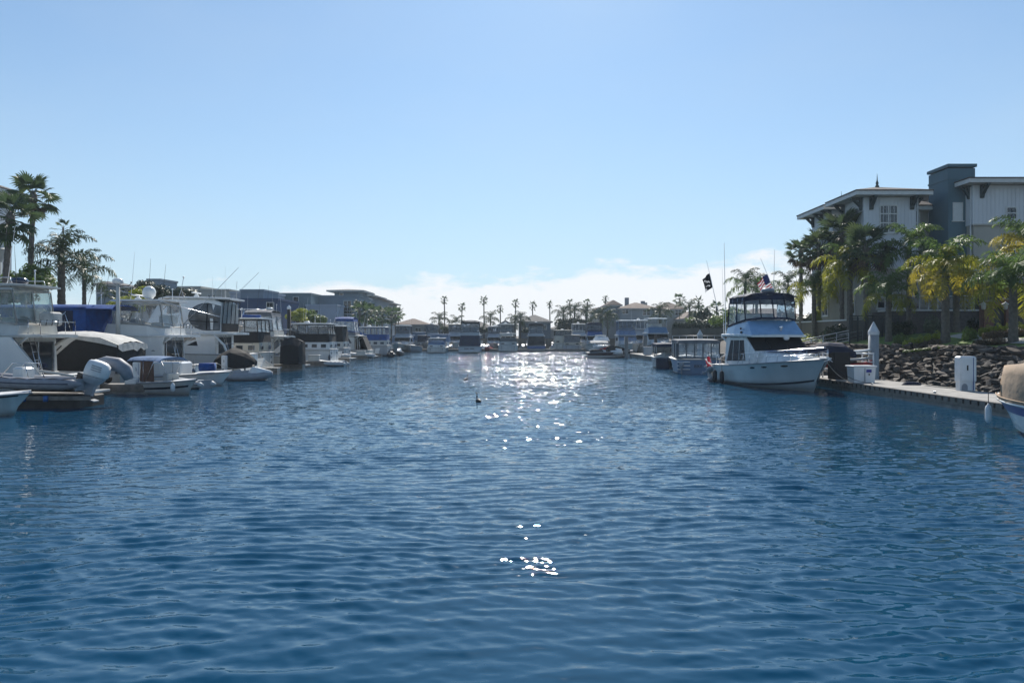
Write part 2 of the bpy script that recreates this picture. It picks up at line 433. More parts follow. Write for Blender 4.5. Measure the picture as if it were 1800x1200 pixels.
# ------------------------------------------------------------------ boat toolkit (local frame: x forward, y to port, z up, waterline z = 0, stern at x = 0)
class Hull:
    def __init__(s, L, B, zs, zb, rake=1.0, transom=0.9, full=2.3, wl=0.9):
        s.L, s.B, s.zs, s.zb, s.rake, s.tr, s.full, s.wlf = L, B, zs, zb, rake, transom, full, wl
    def hb(s, t):
        h = s.B / 2
        if t < 0.45: return h * (s.tr + (1 - s.tr) * math.sin(PI / 2 * t / 0.45))
        return max(0.02, h * (1 - ((t - 0.45) / 0.55) ** s.full))
    def hw(s, t):
        h = s.B / 2 * s.wlf
        if t < 0.35: return h * s.tr / 0.93
        return max(0.015, h * (1 - ((t - 0.35) / 0.65) ** 1.7))
    def sz(s, t): return s.zs + (s.zb - s.zs) * t ** 1.6
    def pt(s, t, f, side):
        """Point on the topside: f = 0 at the chine, 1 at the sheer."""
        zc = 0.06 + 0.30 * t ** 3 * s.zb
        z = zc + (s.sz(t) - zc) * f
        fl = f ** (1.0 + 0.9 * t ** 2)
        y = s.hw(t) + (s.hb(t) - s.hw(t)) * fl
        x = t * s.L - s.rake * (1 - f) * t ** 5
        return Vector((x, side * y, z))
    def build(s, root, m=GEL, stripe=STRIPE, st=(0.0, 0.10), deckm=DECK, rail=TRIM, cock=0.28, stripe2=None, n=18):
        ts = [i / n for i in range(n + 1)]
        b = MB(); rings = []
        for t in ts:
            k = Vector((t * s.L - s.rake * 1.25 * t ** 5, 0, -0.5 + 0.50 * t ** 4))
            rings.append([s.pt(t, f, 1) for f in (1, 0.75, 0.5, 0.25, 0)] + [k] + [s.pt(t, f, -1) for f in (0, 0.25, 0.5, 0.75, 1)])
        b.loft(rings, closed=False, smooth=True)
        b.add(rings[0], [tuple(range(len(rings[0])))])
        h = recalc(b.build('hull', m, root))
        if stripe:
            b = MB()
            for sd_ in (1, -1):
                R = []
                for t in ts[:-1] + [0.985]:
                    o = Vector((0.004, sd_ * 0.010, 0))
                    R.append([s.pt(t, st[0], sd_) + o, s.pt(t, st[1], sd_) + o])
                b.loft(R, closed=False, smooth=True)
            b.build('boot_stripe', stripe, root)
        if stripe2:
            b = MB()
            for sd_ in (1, -1):
                b.loft([[s.pt(t, stripe2[1], sd_) + Vector((0, sd_ * 0.010, 0)), s.pt(t, stripe2[2], sd_) + Vector((0, sd_ * 0.010, 0))] for t in ts[:-1]], closed=False, smooth=True)
            b.build('side_stripe', stripe2[0], root)
        b = MB()
        for sd_ in (1, -1): b.tube([s.pt(t, 1, sd_) + Vector((0, sd_ * 0.015, -0.03)) for t in ts], 0.04, 6)
        b.tube([s.pt(0, 1, 1) + Vector((-0.01, 0, -0.03)), s.pt(0, 1, -1) + Vector((-0.01, 0, -0.03))], 0.04, 6)
        b.build('rub_rail', rail, root)
        b = MB(); ic = max(1, int(round(cock * n)))
        dk = [[s.pt(t, 1, 1) + Vector((0, 0, 0.0)), Vector((t * s.L, s.hb(t) * 0.5, s.sz(t) + 0.06 * (t > cock))), Vector((t * s.L, 0, s.sz(t) + 0.09 * (t > cock))), Vector((t * s.L, -s.hb(t) * 0.5, s.sz(t) + 0.06 * (t > cock))), s.pt(t, 1, -1)] for t in ts[ic:]]
        b.loft(dk, closed=False, smooth=True)
        inn = lambda t, sd_: Vector((t * s.L, sd_ * (s.hb(t) - 0.24), s.sz(t) + 0.03))
        for sd_ in (1, -1):
            b.loft([[s.pt(t, 1, sd_), inn(t, sd_), inn(t, sd_) - Vector((0, 0, s.sz(t) - 0.35))] for t in ts[:ic + 1]], closed=False)
        z0 = s.sz(0) + 0.03; yb = s.hb(0) - 0.24
        b.add([s.pt(0, 1, 1), s.pt(0, 1, -1), (0.26, -yb, z0), (0.26, yb, z0), (0.26, -yb, 0.38), (0.26, yb, 0.38)], [(0, 1, 2, 3), (3, 2, 4, 5)])
        xe = ts[ic] * s.L
        b.add([(0.05, -yb, 0.38), (0.05, yb, 0.38), (xe, s.hb(ts[ic]) - 0.24, 0.38), (xe, -s.hb(ts[ic]) + 0.24, 0.38)], [(0, 1, 2, 3)])
        b.build('deck', deckm, root)
        return h
    def bow_rail(s, root, t0=0.45, t1=0.985, h=0.62, m=CHROME, r=0.016, nst=8, inset=0.06):
        for sd_ in (1, -1):
            b = MB()
            f = lambda t, hh: s.pt(t, 1, sd_) + Vector((0, -sd_ * inset, hh))
            b.tube([f(t0, 0.03)] + [f(t0 + (t1 - t0) * i / 12, h) for i in range(1, 13)] + ([Vector((s.L * 0.995, 0, s.zb + h))]), r, 5)
            b.tube([f(t0 + (t1 - t0) * i / 12, h * 0.5) for i in range(1, 13)], r * 0.6, 4)
            for i in range(1, nst): 
                t = t0 + (t1 - t0) * i / nst
                b.tube([f(t, 0.0), f(t + 0.008, h)], r * 0.8, 5)
            b.build('bow_rail', m, root)
    def portlights(s, root, xs, f=0.72, w=0.42, h=0.16, m=WGLASS, sides=(1, -1)):
        for sd_ in sides:
            for x in xs:
                t = x / s.L; dt = w / 2 / s.L; df = h / 2 / s.sz(t)
                o = Vector((0, sd_ * 0.012, 0))
                ring = [s.pt(t + dt * math.cos(a), f + df * math.sin(a), sd_) + o for a in [2 * PI * k / 10 for k in range(10)]]
                b = MB(); b.poly(ring, (0, -sd_ * 0.02, 0)); b.build('portlight', m, root)

class Shell:
    """A cabin, coaming or hardtop lofted from stations (x, half width at bottom, half width at top, z bottom, z top)."""
    def __init__(s, st, bev=0.08): s.st, s.bev = st, bev
    def ring(s, q):
        x, wb, wt, zb, zt = q; b = min(s.bev, max(0.01, (zt - zb) * 0.45), wt * 0.4)
        return [(x, -wb, zb), (x, -wt, zt - b), (x, -wt + b * 0.35, zt - b * 0.3), (x, -wt + b, zt), (x, 0, zt + 0.035), (x, wt - b, zt), (x, wt - b * 0.35, zt - b * 0.3), (x, wt, zt - b), (x, wb, zb)]
    def build(s, name, m, root):
        b = MB(); b.loft([s.ring(q) for q in s.st], True, True); return recalc(b.build(name, m, root))
    def at(s, x):
        st = s.st
        for a, b in zip(st, st[1:]):
            if a[0] <= x <= b[0]:
                t = (x - a[0]) / max(1e-6, b[0] - a[0]); return [a[i] + (b[i] - a[i]) * t for i in range(5)]
        return list(st[0] if x < st[0][0] else st[-1])
    def side(s, x, v, sd_, off=0.012):
        q = s.at(x); z = q[3] + (q[4] - s.bev - q[3]) * v
        return Vector((x, sd_ * (q[1] + (q[2] - q[1]) * v + off), z))
    def window(s, root, quad, m=WGLASS, name='window', frame=None, sides=(1, -1), off=0.014):
        """quad: [(x, v), ...] outline on the cabin side."""
        for sd_ in sides:
            pts = [s.side(x, v, sd_, off) for x, v in quad]
            b = MB(); b.poly(pts, (0, -sd_ * 0.03, 0)); w = recalc(b.build(name, m, root))
            if frame:
                b = MB(); c = sum((Vector(p) for p in pts), Vector()) / len(pts)
                b.tube(pts + [pts[0]], 0.022, 4, smooth=False); b.build('window_frame', frame, w)
    def front(s, u, v, off=0.02):
        """Point on the sloping face between the last two stations (v = 0 at its foot)."""
        a, b = s.st[-2], s.st[-1]; t = 1 - v
        x = a[0] + (b[0] - a[0]) * t; z = a[4] + (b[4] - a[4]) * t; w = a[2] + (b[2] - a[2]) * t
        return Vector((x + off * 0.8, u * (w - 0.03), z + off + 0.035 * (1 - abs(u))))
    def windscreen(s, root, cuts, m=WGLASS, v0=0.08, v1=0.92, frame=BLACKP):
        for u0, u1 in zip(cuts, cuts[1:]):
            g = 0.015; n = 4
            R = [[s.front(u0 + g + (u1 - u0 - 2 * g) * i / n, v, 0.02) for i in range(n + 1)] for v in (v0, v1)]
            b = MB(); b.loft(R, closed=False); b.build('windscreen', m, root)
        b = MB()
        for u in cuts: b.tube([s.front(u, v0, 0.025), s.front(u, v1, 0.025)], 0.025, 4, smooth=False)
        b.build('windscreen_mullion', frame, root)

def curtains(root, bot, top, panes, vin=VINYL, can=CANB, lo=0.0, hi=1.0, strip=0.05, skirt=None, valance=None, name='clear_curtain'):
    """Cloth-and-vinyl enclosure between two open rings of points; panes: number of panes per segment."""
    bot = [Vector(p) for p in bot]; top = [Vector(p) for p in top]; c = sum(bot + top, Vector()) / (2 * len(bot)); fr = MB()
    for i, n in enumerate(panes):
        a, b_, d, e = bot[i], bot[i + 1], top[i], top[i + 1]
        for k in range(n):
            u0, u1 = k / n, (k + 1) / n
            q = lambda u, v: (a.lerp(b_, u)).lerp(d.lerp(e, u), v)
            if vin:
                b = MB(); R = []
                for v in [lo + (hi - lo) * j / 4 for j in range(5)]:
                    row = []
                    for j in range(4):
                        u = u0 + (u1 - u0) * j / 3; p = q(u, v); o = (p - c); o.z = 0
                        row.append(p + o.normalized() * (-0.05 * math.sin(PI * (v - lo) / max(0.01, hi - lo)) + random.uniform(-0.008, 0.008)))
                    R.append(row)
                b.loft(R, closed=False, smooth=True); b.build(name, vin, root)
            fr.tube([q(u0, lo), q(u0, hi)], strip * 0.5, 4, smooth=False)
            if k == n - 1: fr.tube([q(u1, lo), q(u1, hi)], strip * 0.5, 4, smooth=False)
        fr.tube([q(0, lo), q(1, lo)], strip * 0.55, 4, smooth=False); fr.tube([q(0, hi), q(1, hi)], strip * 0.5, 4, smooth=False)
    fr.build('canvas_binding', can, root)
    if lo > 0.02:
        b = MB(); b.loft([[p for p in bot], [p.lerp(t, lo) for p, t in zip(bot, top)]], closed=False); b.build('canvas_skirt', skirt or can, root)
    if hi < 0.98:
        b = MB(); b.loft([[p.lerp(t, hi) for p, t in zip(bot, top)], [p for p in top]], closed=False); b.build('canvas_valance', valance or can, root)

def bimini(root, x0, x1, w, z, m, name='bimini_top', crown=0.14, droop=0.10, bows=3, zb=None, wb=None, th=0.03, pipes=True):
    b = MB(); nx, ny = 6, 8; R = []
    for i in range(nx + 1):
        x = x0 + (x1 - x0) * i / nx; s_ = math.sin(PI * i / nx)
        R.append([(x, w * (2 * j / ny - 1), z + crown * (1 - (2 * j / ny - 1) ** 2) + 0.04 * s_ - (droop if j in (0, ny) else 0)) for j in range(ny + 1)])
    b.loft(R, closed=False, smooth=True)
    b.loft([[Vector(p) - Vector((0, 0, th)) for p in r] for r in R], closed=False, smooth=True)
    for e in (0, -1):
        b.loft([R[e], [Vector(p) - Vector((0, 0, th + 0.05)) for p in R[e]]], closed=False)
    o = b.build(name, m, root)
    if pipes and zb is not None:
        b = MB(); wb = wb or w
        xm = (x0 + x1) / 2
        for i in range(bows):
            x = x0 + (x1 - x0) * (i + 0.5) / bows
            for sd_ in (1, -1):
                b.tube([(xm + (x - xm) * 0.2, sd_ * wb, zb), (x, sd_ * w * 0.98, z - droop * 0.6)], 0.016, 5)
            b.tube([(x, w * 0.98 * (2 * j / 6 - 1), z - 0.03 + crown * (1 - (2 * j / 6 - 1) ** 2)) for j in range(7)], 0.016, 5)
        b.build('bimini_frame', CHROME, root)
    return o

def antenna(root, p, h, lean=(0, 0), m=WHITEP, r=0.012, name='antenna'):
    b = MB(); p = Vector(p); b.tube([p, p + Vector((lean[0], lean[1], h))], [r, r * 0.45], 5); return b.build(name, m, root)
def radar(root, p, kind='dome', m=WHITEP, s=1.0):
    b = MB(); x, y, z = p
    if kind == 'dome': b.lathe([(0.22 * s, 0), (0.3 * s, 0.04 * s), (0.31 * s, 0.14 * s), (0.25 * s, 0.22 * s), (0.05, 0.245 * s)], p, 14)
    elif kind == 'ball': b.lathe([(0.2 * s, 0), (0.24 * s, 0.06 * s), (0.34 * s, 0.18 * s), (0.36 * s, 0.42 * s), (0.28 * s, 0.62 * s), (0.12 * s, 0.73 * s), (0.02, 0.75 * s)], p, 14)
    else:
        b.lathe([(0.2, 0), (0.2, 0.12), (0.1, 0.2), (0.08, 0.28)], p, 10); b.box(x - 0.08, x + 0.08, y - 0.75, y + 0.75, z + 0.27, z + 0.37, 0.03)
    o = b.build('radar_scanner' if kind == 'bar' else 'radar_dome', m, root)
    return o
def ladder(root, a, b_, w, n, m=CHROME, r=0.016, axis=(0, 1, 0), name='ladder'):
    a, b_, ax = Vector(a), Vector(b_), Vector(axis) * w / 2; b = MB()
    for sd_ in (1, -1): b.tube([a + ax * sd_, b_ + ax * sd_], r, 5)
    for i in range(n):
        p = a.lerp(b_, (i + 0.7) / n); b.tube([p - ax, p + ax], r * 0.8, 5)
    return b.build(name, m, root)
def platform(root, hull, l=0.7, z=0.22, m=GEL, w=0.9):
    b = MB(); hw = hull.hb(0) * w
    b.loft([[(0.02, -hw, z), (0.02, hw, z), (0.02, hw, z + 0.09), (0.02, -hw, z + 0.09)], [(-l * 0.8, -hw, z), (-l * 0.8, hw, z), (-l * 0.8, hw, z + 0.09), (-l * 0.8, -hw, z + 0.09)], [(-l, -hw * 0.85, z), (-l, hw * 0.85, z), (-l, hw * 0.85, z + 0.09), (-l, -hw * 0.85, z + 0.09)]], True, True)
    return recalc(b.build('swim_platform', m, root))
def rodholders(root, p0, p1, n, m=BLACKP):
    b = MB(); p0, p1 = Vector(p0), Vector(p1)
    for i in range(n):
        p = p0.lerp(p1, i / max(1, n - 1)); b.tube([p, p + Vector((-0.06, 0, 0.3))], 0.022, 5)
    return b.build('rod_holder', m, root)
def fender(p, h, r, m, label, group=None, line=0.7, tilt=(0, 0)):
    o = empty('boat_fender', p); b = MB()
    b.lathe([(r * 0.3, -h / 2), (r * 0.8, -h / 2 + 0.05), (r, -h / 2 + 0.14), (r, h / 2 - 0.14), (r * 0.8, h / 2 - 0.05), (r * 0.3, h / 2), (0.02, h / 2 + 0.05)], (0, 0, 0), 10)
    b.build('fender_body', m, o)
    b = MB(); b.tube([(0, 0, h / 2), (tilt[0], tilt[1], h / 2 + line)], 0.012, 5); b.build('fender_line', ROPE, o)
    return tag(o, label, 'fender', group)
def outboard(root, x=-0.1, y=0.0, z=0.75, m=BLACKP, s=1.0, tilt=0.0, name='outboard'):
    e = empty(name, (x, y, z)); e.parent = root; e.rotation_euler = (0, tilt, 0); e.scale = (s, s, s)
    b = MB(); R = []
    for zz, l0, l1, w in ((0.10, -0.60, 0.10, 0.205), (0.13, -0.62, 0.115, 0.22), (0.34, -0.64, 0.10, 0.22), (0.50, -0.60, 0.05, 0.205), (0.58, -0.50, 0.0, 0.17), (0.605, -0.40, -0.06, 0.11)):
        R.append([(l0, -w * 0.55, zz), (l0 * 0.6, -w, zz), (l1 * 0.4, -w, zz), (l1, -w * 0.6, zz), (l1, w * 0.6, zz), (l1 * 0.4, w, zz), (l0 * 0.6, w, zz), (l0, w * 0.55, zz)])
    b.loft(R, True, True, True); recalc(b.build('engine_cowl', m, e))
    b = MB(); b.loft([[(l0, -w * 0.6, zz), (l0 * 0.7, -w, zz), (l1 * 0.6, -w, zz), (l1, -w * 0.7, zz), (l1, w * 0.7, zz), (l1 * 0.6, w, zz), (l0 * 0.7, w, zz), (l0, w * 0.6, zz)] for zz, l0, l1, w in ((-0.16, -0.40, 0.02, 0.14), (0.0, -0.54, 0.08, 0.19), (0.092, -0.58, 0.10, 0.20))], True, True); recalc(b.build('lower_pan', GREYG if m is WHITEP else m, e))
    for sy in (1, -1):
        for k in range(3): b = MB(); b.box(-0.50, -0.16, min(sy * 0.205, sy * 0.232), max(sy * 0.205, sy * 0.232), 0.30 + 0.07 * k, 0.325 + 0.07 * k); b.build('vent_louvre', GREYP, e)
    b = MB(); b.box(0.08, 0.28, -0.16, 0.16, -0.25, 0.08, 0.02); b.build('mount_bracket', BLACKP, e)
    b = MB(); b.loft([[(x0, -w, zz), (x1, -w, zz), (x1, w, zz), (x0, w, zz)] for x0, x1, w, zz in ((-0.40, -0.02, 0.13, 0.0), (-0.34, -0.06, 0.09, -0.3), (-0.32, -0.12, 0.05, -0.75), (-0.38, -0.10, 0.05, -0.95))], True, True)
    b.box(-0.52, -0.06, -0.14, 0.14, -0.70, -0.66)
    b.build('engine_leg', GREYP if m is not BLACKP else BLACKP, e)
    return e

# ------------------------------------------------------------------ boat kinds
def boat_root(name, label, cat, loc, rz, sc=1.0, group=None):
    o = empty(name, (loc[0], loc[1], loc[2] if len(loc) > 2 else 0.0), rz)
    o.scale = sc if isinstance(sc, (tuple, list)) else (sc, sc, sc)
    return tag(o, label, cat, group)

def sedan(label, loc, rz, sc=1.0, hull=GEL, house=GEL, stripe=STRIPE, canvas=CANN, topm=None, vin=VINYL, enc='vinyl', hard=False, wcover=None,
          fb_front=None, ant=((2.4, 1.2, 4.6), (2.4, -1.2, 4.0)), rad='dome', detail=2, group=None, name='flybridge_yacht', rods=False, stripe2=None,
          fb_z=3.1, top_z=5.62, L=11.2, text_=None, cockpit_cover=None, outrig=False, wlo=0.52):
    """Sedan cruiser with a flying bridge: hull, cabin with raked windscreen, bridge overhang, coaming, curtained bimini or hardtop."""
    r = boat_root(name, label, 'boat', loc, rz, sc, group)
    H = Hull(L, 3.9, 1.18, 1.86, rake=1.05); H.build(r, hull, stripe, (0.0, 0.09), stripe2=stripe2, cock=0.18)
    if detail > 0:
        H.bow_rail(r, 0.40, 0.985, 0.62); H.portlights(r, (6.4, 7.5, 9.0), 0.80, 0.5, 0.13)
        platform(r, H, 0.75)
    f = L / 11.2
    cab = Shell([(2.0 * f, 1.72, 1.60, 1.2, fb_z - 0.06), (4.9 * f, 1.72, 1.60, 1.3, fb_z - 0.05), (6.15 * f, 1.62, 1.58, 1.42, 2.16)], 0.10)
    cab.build('cabin', house, r)
    cab.window(r, [(2.35 * f, wlo), (3.15 * f, wlo), (3.15 * f, 0.93), (2.75 * f, 0.93)], SMOKE)
    cab.window(r, [(3.25 * f, wlo), (4.15 * f, wlo), (4.05 * f, 0.93), (3.25 * f, 0.93)], SMOKE)
    cab.window(r, [(4.25 * f, wlo), (5.15 * f, wlo + 0.03), (4.75 * f, 0.93), (4.15 * f, 0.93)], SMOKE)
    cab.windscreen(r, (-0.97, -0.33, 0.33, 0.97), wcover or WGLASS, 0.03, 0.95, BLACKP if wcover is None else wcover)
    # trunk cabin and foredeck
    tr = Shell([(6.1 * f, 1.40, 1.28, 1.42, 2.13), (6.6 * f, 1.36, 1.2, 1.5, 2.12), (8.2 * f, 1.05, 0.85, 1.58, 2.03), (9.4 * f, 0.55, 0.35, 1.7, 1.90)], 0.16); tr.build('trunk_cabin', house, r)
    if detail > 0:
        b = MB(); b.box(7.1 * f, 7.65 * f, -0.3, 0.3, 2.10, 2.17, 0.03); b.build('deck_hatch', WGLASS, r)
        b = MB(); b.box(10.3 * f, 11.5 * f, -0.16, 0.16, 1.86, 1.93, 0.03); b.tube([(10.6 * f, 0, 1.98), (11.45 * f, 0, 1.95)], 0.03, 6); b.tube([(11.4 * f, -0.2, 1.72), (11.55 * f, 0, 1.85), (11.4 * f, 0.2, 1.72)], 0.035, 5); b.build('anchor_pulpit', GEL, r)
        b = MB(); b.box(10.0 * f, 10.25 * f, -0.1, 0.1, 1.90, 2.08, 0.03); b.build('windlass', CHROME, r)
    # bridge deck, coaming
    bd = Shell([(0.9 * f, 1.45, 1.5, fb_z - 0.04, fb_z + 0.10), (1.5 * f, 1.72, 1.76, fb_z - 0.04, fb_z + 0.12), (4.9 * f, 1.74, 1.78, fb_z - 0.06, fb_z + 0.12), (5.75 * f, 1.55, 1.60, fb_z - 0.08, fb_z + 0.03)], 0.06); bd.build('bridge_deck', house, r)
    co = Shell([(1.9 * f, 1.60, 1.50, fb_z + 0.10, fb_z + 0.55), (3.2 * f, 1.64, 1.50, fb_z + 0.11, fb_z + 0.75), (4.75 * f, 1.60, 1.40, fb_z + 0.10, fb_z + 0.92), (5.62 * f, 1.55, 1.50, fb_z + 0.02, fb_z + 0.10)], 0.06); co.build('bridge_coaming', fb_front or house, r)
    zc = fb_z + 0.9
    if detail > 0:
        b = MB(); b.box(2.3 * f, 2.9 * f, -1.2, 1.2, fb_z + 0.5, fb_z + 0.95, 0.08); b.box(2.2 * f, 2.4 * f, -1.2, 1.2, fb_z + 0.8, fb_z + 1.45, 0.08); b.build('bridge_seat', SEATM, r)
        b = MB(); b.box(4.1 * f, 4.6 * f, -0.9, 0.3, fb_z + 0.6, fb_z + 1.2, 0.08); b.tube([(4.0 * f, -0.3 + 0.2 * math.cos(a), fb_z + 1.15 + 0.2 * math.sin(a)) for a in [2 * PI * k / 10 for k in range(11)]], 0.015, 4); b.build('helm_console', GREYG, r)
    # top
    x0, x1, w = 2.2 * f, 4.75 * f, 1.52
    if hard: 
        tp = Shell([(x0 - 0.6, w * 0.9, w * 0.94, top_z - 0.02, top_z + 0.07), (x0, w, w * 1.03, top_z - 0.03, top_z + 0.10), (x1, w, w * 1.03, top_z - 0.03, top_z + 0.10), (x1 + 0.5, w * 0.85, w * 0.88, top_z - 0.03, top_z + 0.05)], 0.05); tp.build('hardtop', topm or GEL, r)
        b = MB()
        for sx in (x0 + 0.1, x1 - 0.1):
            for sy in (1, -1): b.tube([(sx + (0.5 if sx > 3 else -0.3) * f, sy * 1.42, fb_z + 0.6), (sx, sy * w * 0.95, top_z)], 0.022, 5)
        b.build('hardtop_strut', CHROME, r)
    elif enc != 'none':
        bimini(r, x0, x1, w, top_z, topm or canvas, crown=0.17, zb=zc - 0.1, wb=1.5)
    if enc in ('vinyl', 'dark'):
        bot = [(2.0 * f, -1.52, fb_z + 0.55), (4.65 * f, -1.48, fb_z + 0.92), (5.15 * f, -0.75, fb_z + 1.02), (5.15 * f, 0.75, fb_z + 1.02), (4.65 * f, 1.48, fb_z + 0.92), (2.0 * f, 1.52, fb_z + 0.55), (2.0 * f, -1.52, fb_z + 0.55)]
        tpz = top_z - 0.04
        topr = [(x0, -w * 0.98, tpz - 0.06), (x1 - 0.3, -w * 0.98, tpz - 0.06), (x1, -0.7, tpz + 0.06), (x1, 0.7, tpz + 0.06), (x1 - 0.3, w * 0.98, tpz - 0.06), (x0, w * 0.98, tpz - 0.06), (x0, -w * 0.98, tpz - 0.06)]
        curtains(r, bot, topr, (2, 1, 2, 1, 2, 2), vin if enc == 'vinyl' else None, canvas, 0.05 if enc == 'vinyl' else 0.98, 0.82 if not hard else 0.95, 0.07, valance=canvas)
    for (x, y, h) in ant: antenna(r, (x * f, y, fb_z + 0.4), h, (-0.12 * h * 0.3, 0))
    if rad: radar(r, (x0 + 0.6, 0.0, top_z + 0.2), rad, s=1.0)
    if detail > 1:
        b = MB()
        for sy in (1, -1):
            b.tube([(1.0 * f, sy * 1.45, fb_z + 0.1), (1.0 * f, sy * 1.45, fb_z + 0.75), (2.0 * f, sy * 1.5, fb_z + 0.85)], 0.018, 5); b.tube([(1.5 * f, sy * 1.5, fb_z + 0.1), (1.5 * f, sy * 1.5, fb_z + 0.8)], 0.014, 5)
        b.tube([(1.0 * f, -1.45, fb_z + 0.75), (1.0 * f, 1.45, fb_z + 0.75)], 0.018, 5); b.build('bridge_rail', CHROME, r)
        ladder(r, (1.1 * f, 0.9, 0.4), (1.75 * f, 0.9, fb_z + 0.2), 0.4, 7)
        b = MB(); b.box(1.93 * f, 1.98 * f, -1.3, 1.3, 0.45, fb_z - 0.25); b.build('shaded_cabin_door', WGLASS, r)  # glass door, made wide and dark to stand for the shaded cockpit
        b = MB(); b.box(1.90 * f, 1.925 * f, -0.04, 0.04, 0.45, fb_z - 0.25); b.box(1.90 * f, 1.925 * f, 1.22, 1.30, 0.45, fb_z - 0.25); b.box(1.90 * f, 1.925 * f, -1.30, -1.22, 0.45, fb_z - 0.25); b.build('door_frame', CHROME, r)
        b = MB()
        for sy in (1, -1): b.tube([(2.0 * f, sy * 1.5, 2.6), (1.4 * f, sy * 1.66, fb_z)], 0.06, 6)
        b.build('overhang_strut', house, r)
    if rods: rodholders(r, (1.05 * f, 1.4, fb_z + 0.55), (1.05 * f, -1.4, fb_z + 0.55), 7)
    if outrig:
        for sy in (1, -1): antenna(r, (3.6 * f, sy * 1.7, 2.6), 4.4, (-3.4, sy * 0.5), ALU, 0.022, 'outrigger')
    if cockpit_cover:
        curtains(r, [(0.15, 1.7, 1.2), (0.15, -1.7, 1.2), (2.0 * f, -1.7, 1.25)], [(0.95 * f, 1.5, fb_z), (0.95 * f, -1.5, fb_z), (2.0 * f, -1.6, fb_z)], (3, 2), None, cockpit_cover, 0.98, 1.0)
    if text_:
        [MB().box(-0.03, -0.005, y0, y1, 0.72, 0.86).build('stern_lettering', STRIPE, r) for y0, y1 in text_]
    return r, H

def aft_cabin(label, loc, rz, sc=1.0, hull=GEL, house=GEL, skirt=CANB, vin=VINYL, topm=GEL, canvas=CANB, dark=False, name='motor_yacht', group=None, stripe=STRIPE, stern_port=True, detail=2, radar_k='dome', top_extra=None, topz=4.45):
    """Tall motor cruiser: aft cabin, raised aft deck under a hardtop closed with cloth skirts and clear curtains, cabin and foredeck ahead."""
    r = boat_root(name, label, 'boat', loc, rz, sc, group)
    H = Hull(11.6, 4.0, 1.62, 2.0, rake=0.9, transom=0.92); H.build(r, hull, stripe, (0.0, 0.07), cock=0.06, stripe2=(TRIM, 0.86, 0.89))
    ac = Shell([(0.12, 1.72, 1.62, 1.60, 2.42), (3.4, 1.74, 1.62, 1.65, 2.42)], 0.08); ac.build('aft_cabin', house, r)
    for x in (0.5, 1.5, 2.5): ac.window(r, [(x, 0.28), (x + 0.55, 0.28), (x + 0.55, 0.78), (x, 0.78)], SMOKE, frame=GREYP if detail else None)
    if stern_port:
        for y in (-1.0, 1.0):
            b = MB(); b.box(0.05, 0.12, y - 0.28, y + 0.28, 1.85, 2.15, 0.03); b.build('stern_window', SMOKE, r)
        for y, z in ((-1.2, 1.2), (-1.2, 0.75), (1.2, 1.2), (1.2, 0.75)):
            b = MB(); b.tube([(0.0, y, z), (-0.03, y, z)], 0.11, 10); b.build('stern_vent', STRIPE, r)
    sal = Shell([(3.4, 1.72, 1.55, 1.65, 3.15), (6.3, 1.66, 1.45, 1.72, 3.15), (7.9, 1.35, 1.28, 1.8, 2.35)], 0.1); sal.build('cabin', house, r)
    for x in (3.6, 4.6, 5.6): sal.window(r, [(x, 0.5), (x + 0.85, 0.5), (x + 0.85 - (0.25 if x > 5 else 0), 0.9), (x, 0.9)], SMOKE)
    sal.windscreen(r, (-0.96, -0.3, 0.3, 0.96))
    tr = Shell([(7.8, 1.3, 1.2, 1.78, 2.36), (9.6, 0.85, 0.6, 1.85, 2.2), (10.5, 0.35, 0.25, 1.92, 2.02)], 0.12); tr.build('trunk_cabin', house, r)
    zb, zt = 2.42, topz
    bot = [(3.6, 1.64, zb), (0.16, 1.64, zb), (0.16, -1.64, zb), (3.6, -1.64, zb), (5.0, -1.3, 3.2), (5.0, 1.3, 3.2), (3.6, 1.64, zb)]
    topr = [(3.6, 1.5, zt - 0.1), (0.35, 1.5, zt - 0.1), (0.35, -1.5, zt - 0.1), (3.6, -1.5, zt - 0.1), (4.2, -1.2, zt - 0.06), (4.2, 1.2, zt - 0.06), (3.6, 1.5, zt - 0.1)]
    if dark: curtains(r, bot, topr, (2, 2, 2, 1, 2, 1), None, canvas, 0.985, 1.0, 0.06, skirt=canvas)
    else: curtains(r, bot, topr, (3, 3, 3, 1, 2, 1), vin, canvas, 0.44, 0.97, 0.07, skirt=skirt)
    tp = Shell([(-0.05, 1.5, 1.56, zt - 0.12, zt - 0.02), (0.3, 1.66, 1.72, zt - 0.12, zt), (3.9, 1.62, 1.68, zt - 0.12, zt + 0.03), (4.6, 1.3, 1.35, zt - 0.10, zt - 0.02)], 0.06); tp.build('hardtop', topm, r)
    if detail:
        H.bow_rail(r, 0.38, 0.985, 0.6); platform(r, H, 0.85, 0.25)
        ladder(r, (-0.25, -0.6, 0.35), (0.02, -0.6, 2.5), 0.45, 6)
        b = MB(); b.box(0.3, 0.75, -1.3, -0.4, 2.46, 2.9, 0.06); b.box(2.2, 2.8, 0.4, 1.2, 2.46, 3.3, 0.06); b.build('deck_seat', SEATM, r)
        b = MB(); b.tube([(-0.02, -1.5, 2.4), (-0.02, -1.5, 1.7), (-0.02, 1.5, 1.7), (-0.02, 1.5, 2.4)], 0.018, 5); b.build('stern_rail', CHROME, r)
        antenna(r, (3.0, 1.4, zt), 2.2)
    if radar_k: radar(r, (3.0, 0.0, zt + 0.03), radar_k)
    return r, H

